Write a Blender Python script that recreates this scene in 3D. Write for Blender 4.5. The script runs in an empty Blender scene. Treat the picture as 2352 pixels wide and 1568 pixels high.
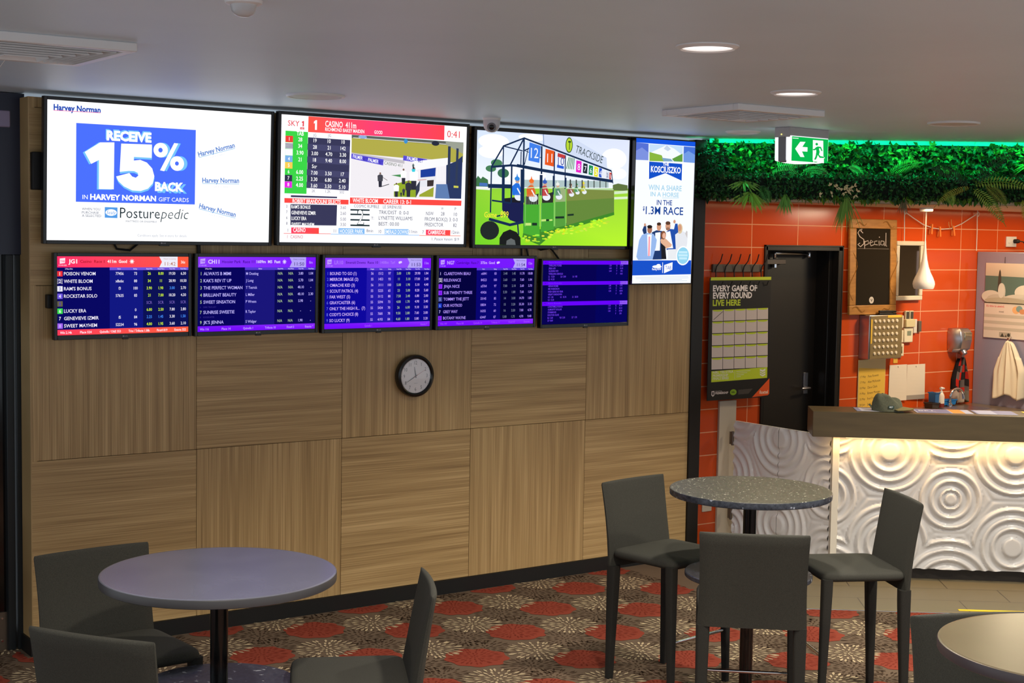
import bpy, bmesh, math, random
from mathutils import Vector, Matrix
from mathutils.geometry import tessellate_polygon
sc = bpy.context.scene
COL = sc.collection
pi = math.pi
R_ = math.radians
def lin(c):
    return tuple((v/255/12.92 if v/255 <= .04045 else ((v/255+.055)/1.055)**2.4) for v in c[:3])

# ------------------------------------------------------------------ camera
CAM = Vector((-2.3241, -7.5309, 2.2120))
RGT = Vector((.81660, -.57698, .01570)); FWD = Vector((.57603, .81420, -.07224))
FWD.normalize(); RGT = (RGT - FWD*RGT.dot(FWD)).normalized(); UPV = RGT.cross(FWD)
cd = bpy.data.cameras.new('camera'); cam = bpy.data.objects.new('camera', cd); COL.objects.link(cam)
M = Matrix((RGT, UPV, -FWD)).transposed().to_4x4(); M.translation = CAM
cam.matrix_world = M
cd.sensor_width = 36; cd.sensor_fit = 'HORIZONTAL'; cd.lens = 3388.56/2352*36; cd.clip_start = .05
cd.dof.use_dof = False
sc.camera = cam
# ------------------------------------------------------------------ exposure, world, lights
sc.view_settings.view_transform = 'Standard'; sc.view_settings.look = 'None'
sc.view_settings.exposure = 0; sc.view_settings.gamma = 1; sc.view_settings.use_curve_mapping = False
sc.cycles.use_denoising = True
sc.cycles.max_bounces = 8; sc.cycles.diffuse_bounces = 4; sc.cycles.glossy_bounces = 4
sc.cycles.sample_clamp_indirect = 4
w = bpy.data.worlds.new('world'); sc.world = w; w.use_nodes = True
bg = w.node_tree.nodes['Background']; bg.inputs[0].default_value = (.84, .92, 1, 1); bg.inputs[1].default_value = .88
H = 2.894          # ceiling height
HK = 2.465         # kitchen ceiling
CD = Vector((.76, -.65, 0)).normalized()       # direction of the bar front
CN = Vector((-.65, -.76, 0)).normalized()      # towards the room
BD = Vector((math.cos(R_(-38)), math.sin(R_(-38)), 0)); BN = Vector((BD.y, -BD.x, 0))   # bulkhead
if BN.y > 0: BN = -BN
B0 = Vector((4.74, .07, 0))
def lamp(name, kind, loc, energy, col, target=None, **k):
    l = bpy.data.lights.new(name, kind); o = bpy.data.objects.new(name, l); COL.objects.link(o)
    l.energy = energy; l.color = col; o.location = loc
    if target is not None: o.rotation_euler = (Vector(target)-Vector(loc)).to_track_quat('-Z', 'Y').to_euler()
    for a, v in k.items(): setattr(l, a, v)
    return o
WARM = (1, .92, .78)
# ceiling downlights of this room: two in view, the rest of the rows behind the camera's field
DOWN = [(1.313, -3.571), (2.746, -2.621), (-.10, -4.52), (-1.52, -5.46), (2.35, -5.05), (3.75, -4.1), (5.2, -3.1), (-.9, -7.4), (-3.0, -3.4), (-1.6, -2.5)]
for i, (x, y) in enumerate(DOWN):
    lamp('downlight_beam', 'SPOT', (x, y, H-.03), 205 if i not in (8, 9) else 60, WARM, (x, y, 0), spot_size=R_(126), spot_blend=.5, shadow_soft_size=.07)
# kitchen ceiling tube tucked behind the planted bulkhead
o = lamp('kitchen_strip_light', 'AREA', (6.9, -.20, HK-.012), 12, (1, .66, .32), None, shape='RECTANGLE', size=4.0, size_y=.04)
lamp('kitchen_ceiling_light', 'AREA', (6.9, -1.0, HK-.02), 37, (1, .80, .54), (6.9, -1.0, 0), shape='DISK', size=.35)
# LED strip below the bar overhang
p = Vector((4.945, -.943, .93)) + CD*1.0 + CN*.075
o = lamp('bar_strip_light', 'AREA', p, 7.5, (1, .64, .27), None, shape='RECTANGLE', size=2.2, size_y=.02); o.rotation_euler = (0, 0, math.atan2(CD.y, CD.x))
# green LED strip along the ceiling edge above the plants
p = B0 + BD*1.6 + BN*.13
o = lamp('green_strip_light', 'AREA', (p.x, p.y, H-.015), 13, (.0, 1, .34), None, shape='RECTANGLE', size=3.6, size_y=.03); o.rotation_euler = (R_(12), 0, R_(-38))

# ------------------------------------------------------------------ materials
MATS = {}
def mat(name, col, rough=.6, metal=0, spec=.5, emit=None, es=1, fn=None):
    if name in MATS: return MATS[name]
    m = bpy.data.materials.new(name); m.use_nodes = True; nt = m.node_tree; b = nt.nodes['Principled BSDF']
    b.inputs['Base Color'].default_value = (*lin(col), 1); b.inputs['Roughness'].default_value = rough; b.inputs['Metallic'].default_value = metal
    b.inputs['Specular IOR Level'].default_value = spec
    if emit: b.inputs['Emission Color'].default_value = (*lin(emit), 1); b.inputs['Emission Strength'].default_value = es
    if fn: fn(nt, b)
    MATS[name] = m; return m
def node(nt, t, **k):
    n = nt.nodes.new(t)
    for a, v in k.items():
        if a in n.inputs.keys(): n.inputs[a].default_value = v
        else: setattr(n, a, v)
    return n
def noise_col(scale, c1, c2, vec=(1, 1, 1), detail=4, lo=.3, hi=.7, coord='Object', bump=0, bdist=.002, rvar=0):
    def fn(nt, b):
        tc = node(nt, 'ShaderNodeTexCoord'); mp = node(nt, 'ShaderNodeMapping'); mp.inputs['Scale'].default_value = vec
        nz = node(nt, 'ShaderNodeTexNoise'); nz.inputs['Scale'].default_value = scale; nz.inputs['Detail'].default_value = detail
        cr = node(nt, 'ShaderNodeValToRGB'); e = cr.color_ramp.elements
        e[0].position = lo; e[1].position = hi; e[0].color = (*lin(c1), 1); e[1].color = (*lin(c2), 1)
        L = nt.links.new
        L(tc.outputs[coord], mp.inputs[0]); L(mp.outputs[0], nz.inputs['Vector']); L(nz.outputs[0], cr.inputs[0]); L(cr.outputs[0], b.inputs['Base Color'])
        if bump:
            bp = node(nt, 'ShaderNodeBump'); bp.inputs['Strength'].default_value = bump; bp.inputs['Distance'].default_value = bdist
            L(nz.outputs[0], bp.inputs['Height']); L(bp.outputs[0], b.inputs['Normal'])
    return fn
def strand_wood(horizontal):
    # strand-bamboo veneer: fine streaks along the grain
    def fn(nt, b):
        L = nt.links.new
        tc = node(nt, 'ShaderNodeTexCoord')
        v1 = (1.3, 1, 230) if horizontal else (230, 1, 1.3); v2 = (.7, 1, 26) if horizontal else (26, 1, .7)
        fs = []
        for v, s, d in ((v1, 1, 3), (v2, 1, 2)):
            mp = node(nt, 'ShaderNodeMapping'); mp.inputs['Scale'].default_value = v
            nz = node(nt, 'ShaderNodeTexNoise'); nz.inputs['Scale'].default_value = s; nz.inputs['Detail'].default_value = d
            L(tc.outputs['Object'], mp.inputs[0]); L(mp.outputs[0], nz.inputs['Vector']); fs.append(nz)
        mx = node(nt, 'ShaderNodeMath'); mx.operation = 'MULTIPLY_ADD'; mx.inputs[1].default_value = .6; L(fs[0].outputs[0], mx.inputs[0])
        m2 = node(nt, 'ShaderNodeMath'); m2.operation = 'MULTIPLY'; m2.inputs[1].default_value = .4; L(fs[1].outputs[0], m2.inputs[0]); L(m2.outputs[0], mx.inputs[2])
        cr = node(nt, 'ShaderNodeValToRGB'); e = cr.color_ramp.elements
        e[0].position = .30; e[0].color = (*lin((138, 108, 68)), 1); e[1].position = .68; e[1].color = (*lin((216, 184, 132)), 1)
        k = cr.color_ramp.elements.new(.5); k.color = (*lin((182, 150, 100)), 1)
        L(mx.outputs[0], cr.inputs[0]); L(cr.outputs[0], b.inputs['Base Color'])
    return fn
def granite(c0, c1, c2, scale=70):
    def fn(nt, b):
        L = nt.links.new
        tc = node(nt, 'ShaderNodeTexCoord')
        nz = node(nt, 'ShaderNodeTexNoise'); nz.inputs['Scale'].default_value = scale; nz.inputs['Detail'].default_value = 5; nz.inputs['Roughness'].default_value = .7
        mp = node(nt, 'ShaderNodeMapping'); mp.inputs['Scale'].default_value = (1, 1, 1)
        vo = node(nt, 'ShaderNodeTexNoise'); vo.inputs['Scale'].default_value = scale*.62; vo.inputs['Detail'].default_value = 2
        L(tc.outputs['Object'], nz.inputs['Vector']); L(tc.outputs['Object'], mp.inputs[0]); L(mp.outputs[0], vo.inputs['Vector'])
        cr = node(nt, 'ShaderNodeValToRGB'); e = cr.color_ramp.elements; e[0].position = .35; e[1].position = .65
        e[0].color = (*lin(c0), 1); e[1].color = (*lin(c1), 1)
        c2r = node(nt, 'ShaderNodeValToRGB'); e = c2r.color_ramp.elements; e[0].position = .66; e[1].position = .70; e[0].color = (0, 0, 0, 1); e[1].color = (1, 1, 1, 1)
        mx = node(nt, 'ShaderNodeMix'); mx.data_type = 'RGBA'; mx.inputs[7].default_value = (*lin(c2), 1)
        L(nz.outputs[0], cr.inputs[0]); L(vo.outputs[0], c2r.inputs[0]); L(c2r.outputs[0], mx.inputs[0]); L(cr.outputs[0], mx.inputs[6]); L(mx.outputs[2], b.inputs['Base Color'])
    return fn
def attr_mat(name, rough=.6, spec=.4):
    m = bpy.data.materials.new(name); m.use_nodes = True; nt = m.node_tree; b = nt.nodes['Principled BSDF']
    a = node(nt, 'ShaderNodeVertexColor'); a.layer_name = 'Col'; nt.links.new(a.outputs[0], b.inputs['Base Color']); b.inputs['Roughness'].default_value = rough; b.inputs['Specular IOR Level'].default_value = spec
    MATS[name] = m; return m
def glow_mat(name, strength, sampled):
    m = bpy.data.materials.new(name); m.use_nodes = True; nt = m.node_tree
    for n in list(nt.nodes): nt.nodes.remove(n)
    out = node(nt, 'ShaderNodeOutputMaterial'); e = node(nt, 'ShaderNodeEmission'); a = node(nt, 'ShaderNodeVertexColor'); a.layer_name = 'Col'
    e.inputs[1].default_value = strength
    nt.links.new(a.outputs[0], e.inputs[0]); nt.links.new(e.outputs[0], out.inputs[0])
    if not sampled: m.cycles.emission_sampling = 'NONE'
    MATS[name] = m; return m
SCREEN = [glow_mat('screen_backlight', 1.12, True), glow_mat('screen_picture', 1.12, False)]
SCREEN_WHITE = [glow_mat('white_backlight', 1.16, True), SCREEN[1]]
SCREEN_DIM = [glow_mat('board_backlight', 1.0, True), glow_mat('board_picture', 1.0, False)]
SIGN = [glow_mat('sign_backlight', 1.15, True), glow_mat('sign_picture', 1.15, False)]
PRINT = [attr_mat('printed_paper', .45), MATS['printed_paper']]
PAPER = PRINT
PLASTIC_W = mat('white_plastic', (226, 226, 226), .4)
CEILM = mat('ceiling_paint', (212, 232, 246), .48, fn=noise_col(1.3, (209, 229, 243), (215, 235, 249)))
WOODH = mat('veneer_across', (160, 130, 95), .42, fn=strand_wood(True)); WOODV = mat('veneer_upright', (160, 130, 95), .42, fn=strand_wood(False))
BLACKG = mat('black_gloss', (12, 12, 13), .22); BLACKM = mat('black_matt', (8, 7, 6), .55); BEZEL = mat('tv_bezel', (16, 15, 16), .25)
CHROME = mat('chrome', (215, 215, 218), .12, 1); STEEL = mat('brushed_steel', (190, 186, 190), .3, 1)
ALU = mat('dark_aluminium', (52, 50, 48), .38, .6)
FABRIC = mat('charcoal_upholstery', (60, 59, 53), .85, spec=.25, fn=noise_col(420, (40, 39, 35), (55, 54, 48), bump=.25, bdist=.0006))
FABRICL = mat('charcoal_leg_upholstery', (52, 50, 45), .8, spec=.25, fn=noise_col(420, (33, 32, 29), (45, 44, 40), bump=.2, bdist=.0006))

# ------------------------------------------------------------------ mesh builder
class MB:
    def __init__(s): s.v = []; s.f = []; s.m = []; s.c = []; s.M = Matrix.Identity(4); s.mi = 0; s.col = (1, 1, 1)
    def add(s, vs, fs, cols=None):
        b = len(s.v); s.v += [tuple(s.M @ Vector(v)) for v in vs]
        for i, f in enumerate(fs): s.f.append(tuple(b+k for k in f)); s.m.append(s.mi); s.c.append(cols[i] if cols else s.col)
        return s
    def box(s, x0, x1, y0, y1, z0, z1):
        return s.add([(x0, y0, z0), (x1, y0, z0), (x1, y1, z0), (x0, y1, z0), (x0, y0, z1), (x1, y0, z1), (x1, y1, z1), (x0, y1, z1)],
            [(3, 2, 1, 0), (4, 5, 6, 7), (0, 1, 5, 4), (1, 2, 6, 5), (2, 3, 7, 6), (3, 0, 4, 7)])
    def ring(s, rings, closed_ends=True, wrap=True):
        n = len(rings[0]); vs = [p for r in rings for p in r]; fs = []
        for i in range(len(rings)-1):
            for j in range(n if wrap else n-1):
                k = (j+1) % n; fs.append((i*n+j, i*n+k, (i+1)*n+k, (i+1)*n+j))
        if closed_ends: fs.append(tuple(reversed(range(n)))); fs.append(tuple(range((len(rings)-1)*n, len(rings)*n)))
        return s.add(vs, fs)
    def tube(s, pts, rad, n=10):
        pts = [Vector(p) for p in pts]; rad = rad if isinstance(rad, (list, tuple)) else [rad]*len(pts); rings = []; prev = None
        for i, p in enumerate(pts):
            t = (pts[min(i+1, len(pts)-1)]-pts[max(i-1, 0)]).normalized()
            if prev is None: a = t.cross(Vector((0, 0, 1)) if abs(t.z) < .9 else Vector((1, 0, 0))).normalized()
            else: a = (prev - t*prev.dot(t)).normalized()
            b = t.cross(a); prev = a
            rings.append([p+(a*math.cos(2*pi*k/n)+b*math.sin(2*pi*k/n))*rad[i] for k in range(n)])
        return s.ring(rings)
    def lathe(s, prof, c=(0, 0, 0), n=32):      # profile (r, z) bottom->top about vertical axis
        rings = [[(c[0]+r*math.cos(2*pi*k/n), c[1]+r*math.sin(2*pi*k/n), c[2]+z) for k in range(n)] for r, z in prof]
        return s.ring(rings)
    def loft(s, secs):                          # list of closed sections
        return s.ring(secs)
    def build(s, name, mats, parent=None, bevel=0, smooth=40, seg=2, colors=False, loc=None):
        me = bpy.data.meshes.new(name); me.from_pydata(s.v, [], s.f)
        mats = mats if isinstance(mats, (list, tuple)) else [mats]
        for m in mats: me.materials.append(m)
        if len(mats) > 1: me.polygons.foreach_set('material_index', s.m)
        if colors:
            ca = me.color_attributes.new('Col', 'FLOAT_COLOR', 'CORNER'); buf = []
            for p, c in zip(me.polygons, s.c):
                for k in range(p.loop_total):
                    cc = c[k] if isinstance(c[0], tuple) else c
                    buf += [cc[0], cc[1], cc[2], 1]
            ca.data.foreach_set('color', buf)
        else:
            bm = bmesh.new(); bm.from_mesh(me); bmesh.ops.recalc_face_normals(bm, faces=bm.faces); bm.to_mesh(me); bm.free()
        if smooth:
            me.polygons.foreach_set('use_smooth', [True]*len(me.polygons)); me.set_sharp_from_angle(angle=R_(smooth))
        me.update()
        o = bpy.data.objects.new(name, me); COL.objects.link(o)
        if parent: o.parent = parent
        if loc is not None: o.location = loc
        if bevel:
            b = o.modifiers.new('bevel', 'BEVEL'); b.width = bevel; b.segments = seg; b.limit_method = 'ANGLE'; b.angle_limit = R_(35); b.harden_normals = False
        return o
def tag(o, label, cat, group=None, kind=None):
    o['label'] = label; o['category'] = cat
    if group: o['group'] = group
    if kind: o['kind'] = kind
    return o
def thing(name, loc, label, cat, rz=0, group=None, rx=0):
    o = bpy.data.objects.new(name, None); COL.objects.link(o); o.location = loc; o.rotation_euler = (rx, 0, rz); o.empty_display_size = .1
    return tag(o, label, cat, group)
def struct(o): o['kind'] = 'structure'; return o
def dup(root, loc, rz, label, group=None):
    r = root.copy(); COL.objects.link(r); r.location = loc; r.rotation_euler = (0, 0, rz); r['label'] = label
    if group: r['group'] = group
    elif 'group' in r.keys(): del r['group']
    for ch in list(root.children):
        c = ch.copy(); COL.objects.link(c); c.parent = r
        for g in list(ch.children):
            d = g.copy(); COL.objects.link(d); d.parent = c
    return r

# ------------------------------------------------------------------ flat artwork (screens, posters): drawn on a plane facing -y
_tc = {}
def glyphs(t, bold, shear):
    k = (t, bold, shear)
    if k in _tc: return _tc[k]
    cu = bpy.data.curves.new('lettering', 'FONT'); cu.body = t; cu.size = 1; cu.resolution_u = 2; cu.offset = bold; cu.shear = shear; cu.fill_mode = 'FRONT'
    ob = bpy.data.objects.new('lettering', cu)
    me = bpy.data.meshes.new_from_object(ob)
    vs = [(v.co.x, v.co.y) for v in me.vertices]; fs = [tuple(p.vertices) for p in me.polygons]
    bpy.data.objects.remove(ob); bpy.data.curves.remove(cu); bpy.data.meshes.remove(me)
    _tc[k] = (vs, fs); return _tc[k]
CAPH = max(v[1] for v in glyphs('H', 0, 0)[0])
class Art:
    def __init__(s, W, eps=.0004): s.b = MB(); s.W = W; s.eps = eps; s.n = 0
    def put(s, pts, faces, lv, c, m=1):
        s.b.mi = m; s.n += 1
        if isinstance(c[0], (list, tuple)):
            cs = [lin(k) for k in c]; cols = [tuple(cs[i] for i in f) for f in faces]
        else: cols = [lin(c)]*len(faces)
        s.b.add([(x*s.W, -lv*s.eps-s.n*1.5e-6, y*s.W) for x, y in pts], faces, cols)
    def P(s, lv, pts, c):
        if len(pts) <= 4 and isinstance(c[0], (list, tuple)): fs = [tuple(range(len(pts)))]
        else: fs = [tuple(t) for t in tessellate_polygon([[Vector((x, y, 0)) for x, y in pts]])]
        s.put(pts, fs, lv, c, 0 if lv == 0 else 1)
    def E(s, lv, x, y, rx, ry, c, n=22):
        s.put([(x+rx*math.cos(2*pi*k/n), y+ry*math.sin(2*pi*k/n)) for k in range(n)], [tuple(range(n))], lv, c)
    def L(s, lv, pts, wd, c):
        pts = [Vector(q) for q in pts]; o = []; n = len(pts)
        for i, q in enumerate(pts):
            t = (pts[min(i+1, n-1)]-pts[max(i-1, 0)]).normalized(); nn = Vector((-t.y, t.x))*wd/2; o.append((q+nn, q-nn))
        vs = [tuple(k) for a in o for k in a]; s.put(vs, [(2*i, 2*i+1, 2*i+3, 2*i+2) for i in range(n-1)], lv, c)
    def T(s, lv, t, x, y, wd, h, c, b=0, an=0, sh=0):
        vs, fs = glyphs(t, b, sh)
        x0 = min(v[0] for v in vs); x1 = max(v[0] for v in vs); kx = wd/(x1-x0) if wd else h/CAPH*.92; ky = h/CAPH
        ca, sa = math.cos(an), math.sin(an)
        s.put([(x+(vx-x0)*kx*ca-vy*ky*sa, y+(vx-x0)*kx*sa+vy*ky*ca) for vx, vy in vs], fs, lv, c)
    def C(s, lv, t, x, y, h, c, b=0, kx=.86, al=.5):
        vs, fs = glyphs(t, b, 0); x0 = min(v[0] for v in vs); x1 = max(v[0] for v in vs); wd = (x1-x0)*h/CAPH*kx
        s.T(lv, t, x-wd*al, y, wd, h, c, b)
    def data(s, L):
        for e in L: getattr(s, e[0])(*e[1:])
        return s
    def build(s, name, mats, parent): return s.b.build(name, mats, parent, smooth=0, colors=True)
# artwork tables: P polygon, T fitted text, C centred text, E ellipse, L line; in units of the panel width
OFFER_ART=[["P",0,[[0.0,0.5625],[1.0,0.5625],[1.0,-0.0],[-0.0,-0.0]],[251,252,255]],["T",1,"Harvey Norman",0.0264,0.5229,0.1959,0.0223,[28,70,172],0.035,0,0],["L",1,[[0.0264,0.521],[0.2223,0.5227]],0.0025,[225,120,170]],["P",1,[[0.12,0.4759],[0.6433,0.4761],[0.644,0.1589],[0.1208,0.1573]],[72,108,245]],["P",2,[[0.213,0.4003],[0.2733,0.4032],[0.2728,0.2107],[0.2089,0.2097],[0.2085,0.3284],[0.1754,0.3111],[0.1482,0.3581]],[115,190,250]],["P",2,[[0.3123,0.3944],[0.4469,0.3969],[0.4463,0.3415],[0.3683,0.3421],[0.3674,0.3268],[0.3959,0.3309],[0.4252,0.3208],[0.4494,0.297],[0.4594,0.2652],[0.4527,0.2352],[0.4315,0.2123],[0.3997,0.2014],[0.3627,0.2027],[0.3258,0.2188],[0.3022,0.239],[0.2916,0.2582],[0.3489,0.2745],[0.3612,0.2607],[0.377,0.2559],[0.3886,0.2651],[0.3858,0.2764],[0.3699,0.2832],[0.3462,0.2832],[0.307,0.2778]],[115,190,250]],["P",2,[[0.2146,0.4023],[0.2815,0.4056],[0.2816,0.3993],[0.2249,0.3965],[0.1614,0.3529],[0.1562,0.3604]],[115,190,250]],["T",2,"RECEIVE",0.2442,0.4193,0.195,0.0364,[115,190,250],0.05,0,0],["T",2,"BACK",0.4733,0.2066,0.1332,0.0348,[115,190,250],0.05,0,0],["E",2,0.4958,0.3838,0.0324,0.0308,[115,190,250]],["E",2,0.5751,0.3309,0.0318,0.031,[115,190,250]],["P",2,[[0.5573,0.4166],[0.5753,0.415],[0.514,0.2961],[0.495,0.2993]],[115,190,250]],["P",3,[[0.2212,0.4026],[0.2815,0.4056],[0.2811,0.2129],[0.2171,0.2119],[0.2166,0.3307],[0.1835,0.3133],[0.1562,0.3604]],[255,255,255]],["P",3,[[0.3112,0.4022],[0.4457,0.4047],[0.4452,0.3493],[0.3672,0.3499],[0.3663,0.3346],[0.3948,0.3388],[0.4241,0.3287],[0.4483,0.3049],[0.4582,0.2731],[0.4516,0.2431],[0.4304,0.2202],[0.3986,0.2093],[0.3616,0.2106],[0.3247,0.2266],[0.3011,0.2468],[0.2905,0.266],[0.3478,0.2823],[0.36,0.2685],[0.3759,0.2637],[0.3874,0.273],[0.3847,0.2842],[0.3688,0.291],[0.3451,0.2911],[0.3059,0.2856]],[255,255,255]],["T",3,"RECEIVE",0.2479,0.4146,0.1956,0.0364,[255,255,255],0.05,0,0],["T",3,"BACK",0.4615,0.2137,0.1301,0.0337,[255,255,255],0.05,0,0],["E",3,0.4851,0.3833,0.0323,0.0307,[255,255,255]],["E",3,0.5598,0.3303,0.0317,0.031,[255,255,255]],["P",3,[[0.5453,0.416],[0.5633,0.4144],[0.5021,0.2956],[0.4832,0.2989]],[255,255,255]],["T",3,"IN",0.148,0.1691,0.0224,0.0174,[255,255,255],0,0,0],["T",3,"HARVEY NORMAN",0.1805,0.1686,0.2867,0.0213,[255,255,255],0.04,0,0],["T",3,"GIFT CARDS",0.4791,0.1685,0.1361,0.0169,[255,255,255],0,0,0],["E",4,0.484,0.3833,0.0097,0.0099,[72,108,245]],["E",4,0.5587,0.3303,0.0087,0.009,[72,108,245]],["T",1,"WHEN YOU",0.1468,0.1242,0.0766,0.0097,[75,85,105],0,0,0],["T",1,"PURCHASE",0.1469,0.1097,0.0714,0.0097,[75,85,105],0,0,0],["T",1,"A SELECTED",0.147,0.0967,0.0812,0.0097,[75,85,105],0,0,0],["P",1,[[0.2434,0.1387],[0.2983,0.1381],[0.2982,0.0941],[0.2437,0.0949]],[80,150,222]],["E",2,0.2709,0.1165,0.0244,0.0137,[255,255,255]],["T",3,"Sealy",0.2503,0.1096,0.0415,0.0146,[80,150,222],0,0,0.25],["T",1,"Posture",0.3091,0.0953,0.1761,0.0431,[25,42,48],-0.004,0,0],["T",1,"pedic",0.4879,0.0951,0.1281,0.0438,[35,55,60],-0.012,0,0.22],["T",1,"MATTRESS OR ENSEMBLE",0.3354,0.0781,0.1365,0.0074,[110,115,125],0,0,0],["T",1,"Harvey Norman",0.6584,0.3636,0.1766,0.0201,[85,128,200],0.025,0.277,0],["L",1,[[0.6584,0.3596],[0.8283,0.4068]],0.0022,[120,180,225]],["T",1,"Harvey Norman",0.6768,0.2538,0.1746,0.0202,[85,128,200],0.025,0.028,0],["L",1,[[0.6769,0.2498],[0.8514,0.2536]],0.0022,[120,180,225]],["T",1,"Harvey Norman",0.663,0.1452,0.1766,0.0202,[85,128,200],0.025,-0.204,0],["L",1,[[0.6631,0.1412],[0.8361,0.1044]],0.0022,[120,180,225]],["T",1,"GIFT CARD",0.713,0.3594,0.0698,0.0061,[212,215,225],0,0.264,0],["T",1,"GIFT CARD",0.7257,0.2342,0.0791,0.0061,[212,215,225],0,0.026,0],["T",1,"GIFT CARD",0.7102,0.1149,0.0747,0.0061,[212,215,225],0,-0.184,0],["T",1,"Conditions apply. See in store for details",0.3871,0.0189,0.2214,0.0099,[165,170,180],0,0,0]]
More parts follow.
